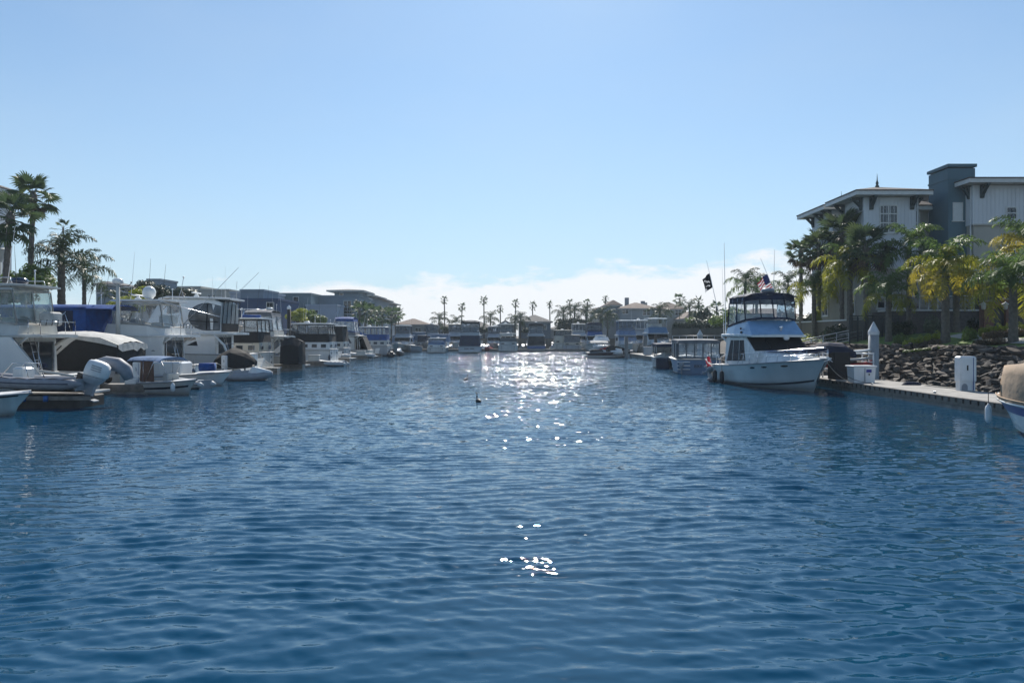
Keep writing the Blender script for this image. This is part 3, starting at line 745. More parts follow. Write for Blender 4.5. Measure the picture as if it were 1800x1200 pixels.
def skiff(label, loc, rz, sc=1.0, hull=GEL, L=5.2, B=2.0, stripe=None, engine=BLACKP, tilt=0.0, name='skiff', stripe2=None, inner=GEL2, group=None, es=1.0, deckm=DECK):
    r = boat_root(name, label, 'boat', loc, rz, sc, group)
    H = Hull(L, B, 0.62, 0.9, rake=0.5, transom=0.92); H.build(r, hull, stripe, (0.0, 0.15), cock=0.66, rail=TRIM, stripe2=stripe2, deckm=deckm)
    b = MB(); b.box(L * 0.2, L * 0.27, -B * 0.36, B * 0.36, 0.55, 0.62, 0.02); b.box(L * 0.5, L * 0.58, -B * 0.38, B * 0.38, 0.56, 0.63, 0.02); b.build('thwart', inner, r)
    if engine is not None: outboard(r, -0.02, 0, 0.72, engine, es, tilt)
    return r, H

def dinghy(label, loc, rz, sc=1.0, m=RUBG, bottom=GEL2, name='inflatable_dinghy', L=3.4, r0=0.23, w=1.55, band=None, bow=0.2, group=None):
    """Rigid-bottom inflatable: two tapered tubes meeting at a raised bow, grab line, transom, thwart."""
    r = boat_root(name, label, 'dinghy', loc, rz, sc, group)
    path = []
    n = 12
    for i in range(n + 1):
        t = i / n
        path.append(((-0.25 + (L + 0.25) * t), (w / 2 - r0) * (1 if t < 0.55 else math.sqrt(max(0.0, 1 - ((t - 0.55) / 0.45) ** 2.4))), r0 + 0.02 + bow * t ** 3))
    full = [(x, y, z) for x, y, z in path] + [(x, -y, z) for x, y, z in reversed(path[:-1])]
    rad = [r0 * (0.25 if i in (0, len(full) - 1) else 0.8 if i in (1, len(full) - 2) else 1.0) for i in range(len(full))]
    b = MB(); b.tube(full, rad, 10); b.build('tube', m, r)
    if band:
        for sy in (1, -1):
            b = MB(); b.tube([(x, sy * (y + r0 * 0.98), z + 0.02) for x, y, z in path[1:-1]], 0.03, 5); b.build('rub_strake', band, r)
    b = MB(); b.loft([[(0, -w / 2 + r0, 0.1), (0, 0, -0.12), (0, w / 2 - r0, 0.1)], [(L * 0.6, -w / 2 + r0, 0.12), (L * 0.6, 0, -0.08), (L * 0.6, w / 2 - r0, 0.12)], [(L * 0.97, -0.05, r0 + bow), (L * 0.97, 0, r0 + bow - 0.05), (L * 0.97, 0.05, r0 + bow)]], closed=False, smooth=True)
    b.build('hull', bottom, r)
    b = MB(); b.box(0.0, 0.06, -w / 2 + r0, w / 2 - r0, 0.0, 0.5); b.build('transom', GREYP, r)
    b = MB(); b.box(L * 0.42, L * 0.42 + 0.25, -w / 2 + r0, w / 2 - r0, 0.36, 0.42, 0.02); b.build('thwart', GEL2, r)
    b = MB()
    for sy in (1, -1):
        pts = []
        for i in range(13):
            t = 0.08 + 0.84 * i / 12; j = min(n - 1, int(t * n)); u = t * n - j
            x, y, z = [path[j][k] + (path[j + 1][k] - path[j][k]) * u for k in range(3)]
            pts.append((x, sy * (y + r0 * 0.55), z + r0 * (0.9 if i % 2 == 0 else 0.7)))
        b.tube(pts, 0.016, 4)
    b.build('grab_line', ROPE, r)
    return r

def jet_ski(label, loc, rz, m=WHITEP, m2=BLACKP, sc=1.0, group=None, name='jet_ski', cat='jet ski'):
    r = boat_root(name, label, cat, loc, rz, sc, group)
    b = MB(); R = []
    for x, w, z0, z1 in ((0, 0.42, 0.0, 0.42), (0.5, 0.52, -0.05, 0.5), (1.6, 0.54, -0.08, 0.55), (2.4, 0.36, 0.05, 0.62), (2.95, 0.06, 0.3, 0.62)):
        R.append([(x, -w, z0 + 0.16), (x, 0, z0 - 0.05), (x, w, z0 + 0.16), (x, w * 0.95, z1 - 0.08), (x, w * 0.45, z1), (x, -w * 0.45, z1), (x, -w * 0.95, z1 - 0.08)])
    b.loft(R, True, True, True); recalc(b.build('hull', m2, r))
    b = MB(); R = [[(x, -w, z0), (x, -w * 0.6, z1), (x, w * 0.6, z1), (x, w, z0)] for x, w, z0, z1 in ((1.35, 0.2, 0.5, 0.62), (1.6, 0.32, 0.5, 0.95), (1.95, 0.36, 0.5, 0.9), (2.85, 0.1, 0.55, 0.66))]; b.loft(R, True, True); recalc(b.build('bonnet', m, r))
    b = MB(); b.loft([[(x, -w, 0.45), (x, -w * 0.8, z), (x, w * 0.8, z), (x, w, 0.45)] for x, w, z in ((0.15, 0.2, 0.66), (0.8, 0.2, 0.78), (0.9, 0.2, 0.68), (1.4, 0.16, 0.74))], True, True); recalc(b.build('saddle', m2 if m2 is not BLACKP else RUBB, r))
    b = MB(); b.tube([(1.55, -0.36, 1.0), (1.65, 0, 1.05), (1.55, 0.36, 1.0)], 0.025, 5); b.tube([(1.75, 0, 0.85), (1.65, 0, 1.05)], 0.04, 5); b.build('handlebar', BLACKP, r)
    return r

def cover_lump(name, label, cat, loc, rz, outline, m, sc=1.0, wrinkle=0.03, group=None):
    """Cloth cover pulled tight over something: outline stations (x, half width, z bottom, z shoulder, z ridge)."""
    r = boat_root(name, label, cat, loc, rz, sc, group)
    b = MB(); R = []
    for x, w, z0, zs_, zr in outline:
        j = lambda: random.uniform(-wrinkle, wrinkle)
        R.append([(x, -w * 1.02, z0), (x + j(), -w + j(), (z0 + zs_) / 2), (x + j(), -w * 0.96, zs_), (x + j(), -w * 0.5, (zs_ + zr) / 2 + 0.04 + j()), (x, 0, zr), (x + j(), w * 0.5, (zs_ + zr) / 2 + 0.04 + j()), (x + j(), w * 0.96, zs_), (x + j(), w + j(), (z0 + zs_) / 2), (x, w * 1.02, z0)])
    b.loft(R, True, True, False)
    recalc(b.build('cover', m, r))
    return r

# ================================================================== RIGHT BANK
DOCKX0, DOCKX1, DZ = 18.8, 21.8, 0.52
def dock_section(x0, x1, y0, y1, label, seams=6.0, wood=True, name='floating_dock', group=None):
    o = empty(name, ((x0 + x1) / 2, (y0 + y1) / 2, 0)); cx, cy = (x0 + x1) / 2, (y0 + y1) / 2
    along = (y1 - y0) > (x1 - x0)
    a0, a1 = (y0, y1) if along else (x0, x1)
    n = max(1, int(round((a1 - a0) / seams)))
    for i in range(n):
        p, q = a0 + (a1 - a0) * i / n + 0.012, a0 + (a1 - a0) * (i + 1) / n - 0.012
        b = MB()
        if along: b.box(x0 - cx + 0.06, x1 - cx - 0.06, p - cy, q - cy, -0.25, DZ + random.uniform(-0.004, 0.004), 0.02)
        else: b.box(p - cx, q - cx, y0 - cy + 0.06, y1 - cy - 0.06, -0.25, DZ + random.uniform(-0.004, 0.004), 0.02)
        b.build('dock_slab', CONC, o)
    for s_ in (-1, 1):
        b = MB()
        if along:
            xx = (x0 - cx) if s_ < 0 else (x1 - cx); b.box(min(xx, xx - s_ * 0.06), max(xx, xx - s_ * 0.06), y0 - cy, y1 - cy, 0.14, DZ - 0.03, 0.0)
        else:
            yy = (y0 - cy) if s_ < 0 else (y1 - cy); b.box(x0 - cx, x1 - cx, min(yy, yy - s_ * 0.06), max(yy, yy - s_ * 0.06), 0.14, DZ - 0.03, 0.0)
        b.build('timber_waler', TIMB, o)
    return tag(o, label, 'dock', group)
def cleat(p, rz, label, group='dock cleats'):
    b = MB(); b.tube([(-0.17, 0, 0.10), (-0.08, 0, 0.085), (0.08, 0, 0.085), (0.17, 0, 0.10)], [0.014, 0.022, 0.022, 0.014], 6); b.box(-0.06, -0.03, -0.02, 0.02, 0, 0.09); b.box(0.03, 0.06, -0.02, 0.02, 0, 0.09); b.box(-0.09, 0.09, -0.035, 0.035, 0, 0.015)
    o = b.build('dock_cleat', ALU, None, p); o.rotation_euler.z = rz
    return tag(o, label, 'cleat', group)
dock_near = dock_section(DOCKX0, DOCKX1, 14.0, 48.0, 'grey concrete floating dock along the right side beside the rock bank')
dock_far = dock_section(17.4, 20.0, 62.0, 108.0, 'concrete floating dock far along the right side behind the canopied launches')
def waler_bolts():
    b = MB()
    for i in range(67):
        y = 14.3 + i * 0.5; b.box(DOCKX0 - 20.3 - 0.045, DOCKX0 - 20.3 + 0.0, y - 31 - 0.03, y - 31 + 0.03, 0.30, 0.48)
    o = b.build('waler_blocks', TIMD, dock_near); struct(o, 'stuff')
waler_bolts()
cleat((18.98, 33.2, DZ), PI / 2, 'small bare metal cleat on the near dock edge')
cleat((18.98, 39.0, DZ), PI / 2, 'dock cleat holding the dark line from the white yacht')
cleat((18.98, 27.2, DZ), PI / 2, 'cleat on the dock edge by the tan covered boat')

def pile(p, h, r, label, cap=True, m=None, capm=WHITEP, group=None, depth=1.5, ch=0.62):
    o = empty('dock_pile', (p[0], p[1], 0)); b = MB()
    b.lathe([(r, -depth), (r, 0.4), (r * 1.0, h - ch * cap)], (0, 0, 0), 14); b.build('pile_shaft', m or CONCD, o)
    if cap:
        b = MB(); b.lathe([(r * 1.06, h - ch - 0.2), (r * 1.08, h - ch), (r * 0.06, h)], (0, 0, 0), 14, False); b.build('pile_cap', capm, o)
    return tag(o, label, 'pile', group)
PILE = mat('galvanised pile sleeve', (0.36, 0.39, 0.41), 0.55, var=0.2, scale=2.0, streak=True, metal=0.2)
PILEC = mat('grey cone cap', (0.55, 0.58, 0.60), 0.5, var=0.12)
pile((22.15, 45.3), 3.97, 0.30, 'grey pile with white cone cap beside the dock box', True, PILE, PILEC)
pile((24.4, 96.0), 3.9, 0.34, 'grey pile with pale cone cap behind the canopied pontoon boat', True, PILE, PILEC)
pile(P(1101, 610, 103)[:2], 3.0, 0.27, 'bare dark pile on the far dock nearest the red jet ski', False, CONCD)
pile(P(1134, 610, 103)[:2], 3.05, 0.30, 'bare dark pile on the far dock near the dark blue launch', False, CONCD)
pile((16.6 + 4.2, 107), 3.4, 0.24, 'dark pile standing before the grey flybridge boat at the far dock', True, TIMD, TIMD, ch=0.5)

# ---- the white flybridge yacht
YA = math.radians(6.0); S = (16.65 - 10.3 * math.sin(YA), 40.3 + 10.3 * math.cos(YA)); RZ = YA - PI / 2
FBB = mat('sky tinted flybridge front', (0.20, 0.36, 0.56), 0.2, var=0.05, coat=0.3)  # blue of the reflected sky is put into the coaming colour
YHULL = mat('shade tinted white hull', (0.50, 0.57, 0.58), 0.24, var=0.05, scale=1.0, streak=True, coat=0.4)  # white gelcoat, darkened and tinted teal for its shaded side
yacht, YH = sedan('white flybridge yacht with navy bimini moored bow-first at the right dock', S, RZ, (1.0, 1.1, 1.0), hull=YHULL, house=GEL, fb_front=FBB, canvas=CANN, wcover=MESH_, vin=VINYL,
                  ant=(), rad=None, detail=2, fb_z=3.1, top_z=5.62, wlo=0.16)
radar(yacht, (3.1, 0.5, 5.86), 'dome', GREYP, 1.25)
b = MB(); b.tube([(3.1, 0.5, 5.6), (3.1, 0.5, 5.9)], 0.06, 6); b.build('radar_post', WHITEP, yacht)
antenna(yacht, (1.6, -1.5, 3.2), 6.0, (0.0, -0.1), WHITEP, 0.028); antenna(yacht, (1.6, 1.45, 3.2), 5.6, (0, 0.1), WHITEP, 0.026); antenna(yacht, (1.0, -1.4, 3.2), 4.4, (0.0, -0.1), WHITEP, 0.016)
b = MB(); b.ball((5.45, 0.25, 3.62), 0.10, 0.12, 0.12); b.tube([(5.45, 0.25, 3.35), (5.45, 0.25, 3.6)], 0.035, 6); b.build('search_light', CHROME, yacht)
b = MB(); b.lathe([(0.0, 0), (0.17, 0.0), (0.17, 0.05), (0.05, 0.08)], (0, 0, 0), 12); emb = b.build('round_emblem', WHITEP, yacht, (5.70, 0.45, 2.98)); emb.rotation_euler = (0, PI / 2, 0)
for sy in (-1,):
    b = MB()
    for x, z in ((4.3, 3.55), (4.35, 3.32)): b.ball((x, sy * 1.62, z), 0.11, 0.05, 0.08)
    b.build('horn', BLACKP, yacht)
b = MB(); 
for x in (5.5,): b.loft([[(6.25, -1.1, 2.22), (6.25, 1.1, 2.22)], [(7.0, -1.0, 2.19), (7.0, 1.0, 2.19)]], closed=False)
b.build('sun_pad', CANBL, yacht)
ladder(yacht, (0.9, -1.75, 1.2), (0.9, -1.72, 1.85), 0.5, 1, CHROME, 0.018, (1, 0, 0), 'boarding_rail')
b = MB(); b.tube([(1.6, -1.86, 1.2), (1.7, -1.8, 1.75), (2.1, -1.72, 1.85), (2.6, -1.74, 1.25)], 0.02, 6); b.build('side_grab_rail', CHROME, yacht)
def on_boat(S, RZ, p):
    c, s_ = math.cos(RZ), math.sin(RZ); return Vector((S[0] + p[0] * c - p[1] * s_, S[1] + p[0] * s_ + p[1] * c, p[2]))
fender(on_boat(S, RZ, (1.15, -2.22, 0.42)), 0.80, 0.15, mat('black fender', (0.02, 0.02, 0.025), 0.4, var=0.1), 'black fender hanging nearest the stern of the white flybridge yacht', 'black fenders of the white yacht', 0.6)
fender(on_boat(S, RZ, (2.45, -2.26, 0.42)), 0.80, 0.15, MATS['black fender'], 'black fender hanging further forward on the white flybridge yacht', 'black fenders of the white yacht', 0.65)

# ---- flags: cloth with real folds on leaning staffs
def flag(name, label, base, tip, hoist0, hoist1, fly, cells, staff=WHITEP, nx=14, ny=12, droop=0.75, cat='flag'):
    """Cloth hanging from the staff between hoist0 and hoist1 (fractions); cells(u, v) gives the material index."""
    base, tip = Vector(base), Vector(tip); r = empty(name, base); d = tip - base
    b = MB(); b.tube([(0, 0, 0), d], [0.022, 0.010], 6); b.build('flag_staff', staff, r)
    mats, fn = cells; groups = {}
    V = {}
    fly = Vector(fly)
    for i in range(nx + 1):
        for j in range(ny + 1):
            u, v = i / nx, j / ny
            p = d * (hoist0 + (hoist1 - hoist0) * v) + fly * u * (1 - 0.12 * v)
            p += Vector((0, 0, -droop * fly.length * u ** 1.3)) + Vector((0.03 * math.sin(u * 7 + v * 3), 0.10 * math.sin(u * 9 + v * 4) * u ** 0.5, 0.02 * math.sin(v * 9)))
            V[i, j] = p
    for i in range(nx):
        for j in range(ny):
            k = fn((i + 0.5) / nx, (j + 0.5) / ny)
            groups.setdefault(k, MB()).add([V[i, j], V[i + 1, j], V[i + 1, j + 1], V[i, j + 1]], [(0, 1, 2, 3)], True)
    nm = {0: 'flag_field', 1: 'flag_stripe', 2: 'flag_canton', 3: 'flag_emblem'}
    for k, mb in groups.items(): mb.build(nm[k], mats[k], r)
    return tag(r, label, cat)
FRED = mat('flag red', (0.36, 0.03, 0.05), 0.8, var=0.1, trans=0.35); FWH = mat('flag white', (0.7, 0.7, 0.7), 0.8, var=0.05, trans=0.35); FBL = mat('flag blue', (0.012, 0.02, 0.09), 0.8, var=0.1, trans=0.25); FBK = mat('flag black', (0.01, 0.01, 0.014), 0.8, var=0.1, trans=0.1)
def us(u, v):
    if u < 0.42 and v > 0.46: return 2
    return 0 if int((1 - v) * 13 * 0.999) % 2 == 0 else 1
def pirate(u, v):
    return 3 if (abs(v - 0.35 - 0.5 * u) < 0.05 and 0.2 < u < 0.9) or (u > 0.62 and v < 0.24 and u - v > 0.55) or (abs(v - 0.12 - 0.3 * u) < 0.035 and 0.3 < u < 0.8) else 0
Yf = 49.2
flag('national_flag', 'red white and blue striped flag drooping above the yacht bimini', P(1361, 512, Yf), P(1337, 454, Yf), 0.04, 0.52, (-0.70, 0.1, 0.0), ({0: FRED, 1: FWH, 2: FBL}, us), droop=0.9)
flag('black_flag', 'black flag with white emblem on the leaning pole left of the yacht', P(1262, 545, 50.2), P(1242, 458, 50.2), 0.46, 0.74, (-0.5, 0.1, 0.0), ({0: FBK, 3: FWH}, pirate), droop=0.8)
flag('stern_ensign', 'small faded red flag at the stern of the white flybridge yacht', P(1254, 650, 50.9), P(1246, 622, 50.9), 0.25, 0.85, (-0.35, 0.05, 0.0), ({0: FRED, 1: FWH}, lambda u, v: 1 if abs(v - u) < 0.14 else 0), droop=0.5)

# tender standing on edge across the yacht's swim platform
td = dinghy('grey inflatable tender tipped up on the swim platform of the white yacht', on_boat(S, RZ, (-0.75, -1.95, 0.42)), RZ + PI / 2, 1.0, RUBG, GEL2, L=2.9, r0=0.2, w=1.4)
td.rotation_euler = (math.radians(58), 0, RZ + PI / 2)
te = td; outboard(te, -0.05, 0, 0.55, GREYP, 0.62, 0.5)

# mooring lines
def line(label, pts, m=ROPE, r=0.014, name='mooring_line', sag=0.0):
    a = [Vector(p) for p in pts]; b = MB(); q = []
    for p0, p1 in zip(a, a[1:]):
        for i in range(8): t = i / 8; q.append(p0.lerp(p1, t) - Vector((0, 0, sag * 4 * t * (1 - t))))
    q.append(a[-1]); o = q[0].copy(); b.tube([p - o for p in q], r, 5)
    return tag(b.build(name, m, None, o), label, 'rope')
line('dark mooring line from the yacht bow across the white dock box to the dock cleat', [on_boat(S, RZ, (10.6, 0.25, 1.9)), (18.98, 39.0, DZ + 0.1)], ROPE, 0.014, sag=0.35)
line('pale bow line from the white yacht down to the dock edge', [on_boat(S, RZ, (10.4, 0.3, 1.9)), (18.9, 41.6, DZ + 0.05)], ROPEW, 0.013, sag=0.2)

# ---- canopied launches behind the yacht
def launch(label, loc, rz, L, B, hullm, canopy, curtain, zc=2.05, letters=None, hz=0.85, boxy=False, cover=None):
    r = boat_root('electric_launch', label, 'boat', loc, rz)
    H = Hull(L, B, hz, hz + 0.18, rake=0.35, transom=0.95, full=3.2 if boxy else 2.2, wl=0.93); H.build(r, hullm, GEL2 if boxy else STRIPE, (0.0, 0.06), cock=0.7, deckm=GEL2, rail=TRIM)
    w = B / 2 * 0.93
    tp = Shell([(0.1, w * 0.96, w * 0.98, zc - 0.02, zc + 0.10), (L * 0.4, w, w * 1.02, zc, zc + 0.20), (L * 0.72, w * 0.86, w * 0.88, zc - 0.02, zc + 0.14)], 0.08); tp.build('canopy', canopy, r)
    b = MB()
    for sy in (1, -1): b.loft([[(x, sy * w * k, zc - 0.01), (x, sy * w * k * 1.01, zc - 0.15 - 0.03 * (i % 2))] for i, (x, k) in enumerate([(0.1 + (L * 0.62) * j / 9, 1.0 - 0.12 * (j / 9) ** 2) for j in range(10)])], closed=False)
    b.loft([[(0.08, w * (2 * j / 8 - 1), zc - 0.01) for j in range(9)], [(0.06, w * (2 * j / 8 - 1), zc - 0.15 - 0.03 * (j % 2)) for j in range(9)]], closed=False)
    b.build('canopy_fringe', canopy, r)
    for sy in (1, -1):
        for x in (0.25, L * 0.25, L * 0.5, L * 0.68):
            k = 1 - 0.12 * (x / (L * 0.72)) ** 2; b = MB(); b.tube([(x, sy * w * k * 0.97, hz), (x, sy * w * k * 0.97, zc)], 0.03, 6); b.build('canopy_post', ALU, r)
    if curtain:
        bot = [(L * 0.68, w * 0.85, hz + 0.05), (0.2, w * 0.98, hz + 0.05), (0.2, -w * 0.98, hz + 0.05), (L * 0.68, -w * 0.85, hz + 0.05)]
        curtains(r, bot, [(x, y, zc - 0.05) for x, y, z in bot], (5, 5, 5), VINYL2, CANG, 0.04, 0.96, 0.10)
    b = MB(); b.box(0.5, 1.0, -w * 0.8, w * 0.8, 0.4, 0.85, 0.06); b.box(L * 0.42, L * 0.5, -w * 0.5, w * 0.5, 0.4, 1.1, 0.06); b.build('bench_seats', SEATM, r)
    if letters:
        for i, (s_, x) in enumerate(letters): text('hull_lettering', s_, 0.34, NAVY, r, (-0.03, x, hz * 0.52), (PI / 2, 0, -PI / 2))
    return r, H
pont, PHh = launch('boxy steel blue launch with curtained canopy and dark lettering behind the yacht', (15.35, 60.6), PI / 2 - 0.05, 6.4, 3.7, STEELB, CANG, True, zc=2.62, hz=1.15, boxy=True, letters=(('BIKE', 0.1), ('MB', -0.95)))
b = MB()
for z in (0.30, 0.60, 0.90): b.box(-0.09, -0.02, 0.75, 1.80, z, z + 0.09, 0.02)
b.build('stern_fender_rails', WHITEP, pont)
outboard(pont, -0.12, 1.5, 0.55, GREYP, 0.7)
blue_l, _ = launch('dark blue launch with navy canopy tied ahead of the boxy curtained launch', (15.0, 70.2), PI / 2 - 0.04, 5.8, 2.8, NAVY, CANN, False, zc=2.2, hz=1.05)
cover = MB(); cover.loft([[(x, -0.9, 1.05), (x, -0.4, z), (x, 0.3, z + 0.05), (x, 0.9, 1.05)] for x, z in ((0.6, 1.15), (1.4, 1.5), (2.4, 1.35), (3.4, 1.2))], True, True); cover.build('folded_cover', CANW, blue_l)
outboard(blue_l, -0.05, 0, 0.5, BLACKP, 0.7)

# ---- kayak rack, boards, dock box, pedestal on the near dock
rk = empty('kayak_rack', (19.75, 45.0, DZ)); tag(rk, 'white pipe rack holding boards and kayaks on the dock by the yacht bow', 'rack')
b = MB()
for x in (-0.55, 1.9):
    for y in (-0.7, 0.7): b.tube([(x, y, 0), (x, y, 1.55)], 0.045, 8)
b.build('rack_post', WHITEP, rk)
b = MB()
for z in (0.55, 1.0, 1.5):
    for x in (-0.55, 1.9): b.tube([(x, -0.75, z), (x, 0.75, z)], 0.04, 8)
for y in (-0.7, 0.7): b.tube([(-0.55, y, 1.5), (1.9, y, 1.5)], 0.035, 8); b.tube([(-0.55, y, 0.55), (1.9, y, 0.55)], 0.035, 8)
b.build('rack_rail', WHITEP, rk)
def board(label, p, L, w, m, rz, cat='paddle board', name='paddle_board', th=0.13, curve=0.12):
    r = boat_root(name, label, cat, p, rz); b = MB(); R = []
    for i in range(13):
        t = i / 12; x = (t - 0.5) * L; h = max(0.02, w / 2 * (1 - abs(2 * t - 1) ** 2.6)); z = curve * (2 * t - 1) ** 2
        R.append([(x, -h, z), (x, -h * 0.6, z - th / 2), (x, h * 0.6, z - th / 2), (x, h, z), (x, h * 0.6, z + th / 2), (x, -h * 0.6, z + th / 2)])
    b.loft(R, True, True, True); recalc(b.build('board_body', m, r)); return r
board('white paddle board lying on top of the kayak rack', (20.5, 45.0, DZ + 1.62), 2.9, 0.72, WHITEP, 0.1)
board('second pale board stacked in the kayak rack under the top one', (20.4, 45.0, DZ + 1.12), 2.8, 0.68, GREYG, 0.1)
def kayak(label, p, L, w, m, rz, tilt=(0, 0)):
    r = boat_root('kayak', label, 'kayak', p, rz); b = MB(); R = []
    for i in range(15):
        t = i / 14; x = (t - 0.5) * L; h = max(0.02, w / 2 * (1 - abs(2 * t - 1) ** 2.2)); z = 0.22 * (2 * t - 1) ** 4
        R.append([(x, -h, z + 0.16), (x, -h * 0.7, z + 0.02), (x, 0, z - 0.04), (x, h * 0.7, z + 0.02), (x, h, z + 0.16), (x, h * 0.5, z + 0.27), (x, 0, z + 0.31), (x, -h * 0.5, z + 0.27)])
    b.loft(R, True, True, True); recalc(b.build('kayak_hull', m, r))
    b = MB(); b.lathe([(0.24, 0), (0.27, 0.03), (0.22, 0.04)], (0, 0, 0.29), 12); b.build('cockpit_rim', BLACKP, r).scale = (1.6, 1, 1)
    r.rotation_euler = (tilt[0], tilt[1], rz); return r
kayak('dark red kayak lying low in the rack behind the white dock box', (20.4, 45.0, DZ + 0.62), 3.2, 0.65, REDP, 0.05)
cover_lump('covered_kayak', 'navy cloth covered craft arching over the rack beside the yacht bow', 'covered kayak', (17.55, 44.6, 1.72), -0.12, [(-0.1, 0.12, 0.35, 0.42, 0.5), (0.5, 0.34, 0.35, 0.62, 0.78), (1.4, 0.42, 0.35, 0.80, 1.0), (2.3, 0.42, 0.25, 0.72, 0.92), (3.0, 0.2, 0.05, 0.3, 0.42)], CANN)
b = MB(); b.loft([[(x, -0.5, 0), (x, -0.48, 1.6), (x, 0.48, 1.6), (x, 0.5, 0)] for x in (0, 0.45, 0.9)], True, True); o = recalc(b.build('dark_tarp_drape', CANB, None, (19.0, 44.0, DZ))); tag(o, 'black tarp hanging from the rack behind the yacht bow', 'tarp')

dbx = empty('dock_box', (19.45, 41.2, DZ)); tag(dbx, 'white fibreglass dock box with blue sticker at the dock edge', 'dock box')
b = MB(); b.loft([[(-0.56, -0.40, 0), (0.56, -0.40, 0), (0.56, 0.40, 0), (-0.56, 0.40, 0)], [(-0.60, -0.44, 0.84), (0.60, -0.44, 0.84), (0.60, 0.44, 0.84), (-0.60, 0.44, 0.84)]], True, True); recalc(b.build('box_body', WHITEP, dbx))
b = MB(); b.box(-0.68, 0.68, -0.50, 0.52, 0.845, 0.93, 0.03); b.build('box_lid', WHITEP, dbx)
b = MB(); b.box(-0.02, 0.02, -0.452, -0.43, 0.05, 0.8); b.build('corner_rib', GREYP, dbx)
b = MB(); b.box(0.08, 0.36, -0.462, -0.443, 0.56, 0.72); b.build('blue_sticker', mat('sticker blue', (0.015, 0.03, 0.28), 0.5), dbx)
b = MB(); b.box(0.20, 0.27, -0.46, -0.44, 0.40, 0.50, 0.01); b.build('latch', BLACKP, dbx)

ped = empty('power_pedestal', P(1697, 686, 34.9)); ped.location.z = DZ; tag(ped, 'white dockside power pedestal in front of the rock bank', 'power pedestal')
b = MB(); b.loft([[(-0.36, -0.17, 0), (0.36, -0.17, 0), (0.36, 0.17, 0), (-0.36, 0.17, 0)], [(-0.36, -0.17, 0.42), (0.36, -0.17, 0.42), (0.36, 0.17, 0.42), (-0.36, 0.17, 0.42)], [(-0.39, -0.20, 0.45), (0.39, -0.20, 0.45), (0.39, 0.20, 0.45), (-0.39, 0.20, 0.45)], [(-0.39, -0.20, 1.56), (0.39, -0.20, 1.56), (0.39, 0.20, 1.56), (-0.39, 0.20, 1.56)], [(-0.32, -0.15, 1.62), (0.32, -0.15, 1.62), (0.32, 0.15, 1.62), (-0.32, 0.15, 1.62)]], True, True); recalc(b.build('pedestal_housing', WHITEP, ped))
b = MB(); b.box(-0.06, 0.02, -0.215, -0.195, 0.95, 1.2, 0.01); b.build('meter_window', BLACKP, ped)
b = MB(); b.box(0.24, 0.27, -0.207, -0.19, 0.02, 1.55); b.build('panel_seam', STRIPEB, ped)
b = MB(); b.box(-0.33, 0.20, -0.207, -0.197, 0.5, 1.5, 0.005); b.build('pedestal_door', WHITEP, ped)
b = MB(); b.poly([(-0.14 + 0.14 * math.cos(a), -0.178, 0.18 + 0.16 * math.sin(a)) for a in [PI * k / 8 for k in range(9)]] + [(-0.28, -0.178, 0.02), (0.0, -0.178, 0.02)], (0, 0.01, 0)); b.build('cable_arch', GREYP, ped)
b = MB()
for k in range(4): b.tube([(0.5 * math.cos(a) * (1 - 0.1 * k), 0.18 * math.sin(a), 0.03 + 0.04 * k) for a in [2 * PI * j / 16 for j in range(17)]], 0.022, 5)
tag(b.build('power_cable', mat('blue black cable', (0.02, 0.03, 0.07), 0.6), None, (20.9, 38.7, DZ)), 'coil of dark cable lying on the dock between box and pedestal', 'cable')
line('pale hose lying along the back edge of the dock towards the pedestal', [(21.3, 38.2, DZ + 0.03), (21.35, 36.9, DZ + 0.03), (21.5, 36.0, DZ + 0.03), (21.45, 35.2, DZ + 0.03)], ROPEW, 0.03, 'hose')

# ---- near boat with tan cover, only its bow shows
TBL, TBR = (16.62, 18.9), PI / 2
tb = boat_root('covered_runabout', 'blue and white runabout under a tan canvas cover at the right edge', 'boat', TBL, TBR)
TH = Hull(6.4, 2.5, 0.95, 1.08, rake=0.95, full=2.1)
TH.build(tb, GEL, GEL, (0.0, 0.05), cock=0.5, stripe2=(STRIPEB, 0.60, 0.90), rail=GEL)
b = MB(); R = []
for t, zr in ((0.05, 1.5), (0.10, 2.05), (0.25, 2.25), (0.40, 2.30), (0.55, 2.30), (0.68, 2.26), (0.735, 2.20), (0.75, 1.9), (0.762, 1.45), (0.80, 1.28), (0.88, 1.2), (0.965, 1.12)):
    x = t * 6.4; hb = TH.hb(t) + 0.03; zs_ = TH.sz(t) + 0.02; row = []
    for j in range(17):
        v = 2 * j / 16 - 1; a = abs(v)
        y = hb * math.copysign(min(1.0, (a / 0.66)) ** 0.9, v)
        z = zr - 0.10 * a * (zr > 1.6) if a <= 0.66 else zr - 0.06 - (zr - zs_) * ((a - 0.66) / 0.34)
        row.append((x + random.uniform(-.012, .012), y + 0.035 * math.sin(t * 40 + j * 2.0) * (a > 0.66), z + 0.02 * math.sin(t * 30 + j * 1.3)))
    R.append(row)
b.loft(R, closed=False, smooth=True); b.build('canvas_cover', CANT, tb)
b = MB(); b.tube([TH.pt(t, 1, 1) + Vector((0, 0.05, 0.10)) for t in [0.3 + 0.66 * k / 10 for k in range(11)]], 0.022, 5); b.tube([TH.pt(t, 1, -1) + Vector((0, -0.05, 0.10)) for t in [0.3 + 0.66 * k / 10 for k in range(11)]], 0.022, 5); b.build('cover_rope', CANT, tb)
fp = on_boat(TBL, TBR, (6.25, 0.42, 0.45)); fender((fp.x, fp.y, 0.45), 0.62, 0.10, WHITEP, 'white fender hanging off the bow of the tan covered runabout', None, 0.45)

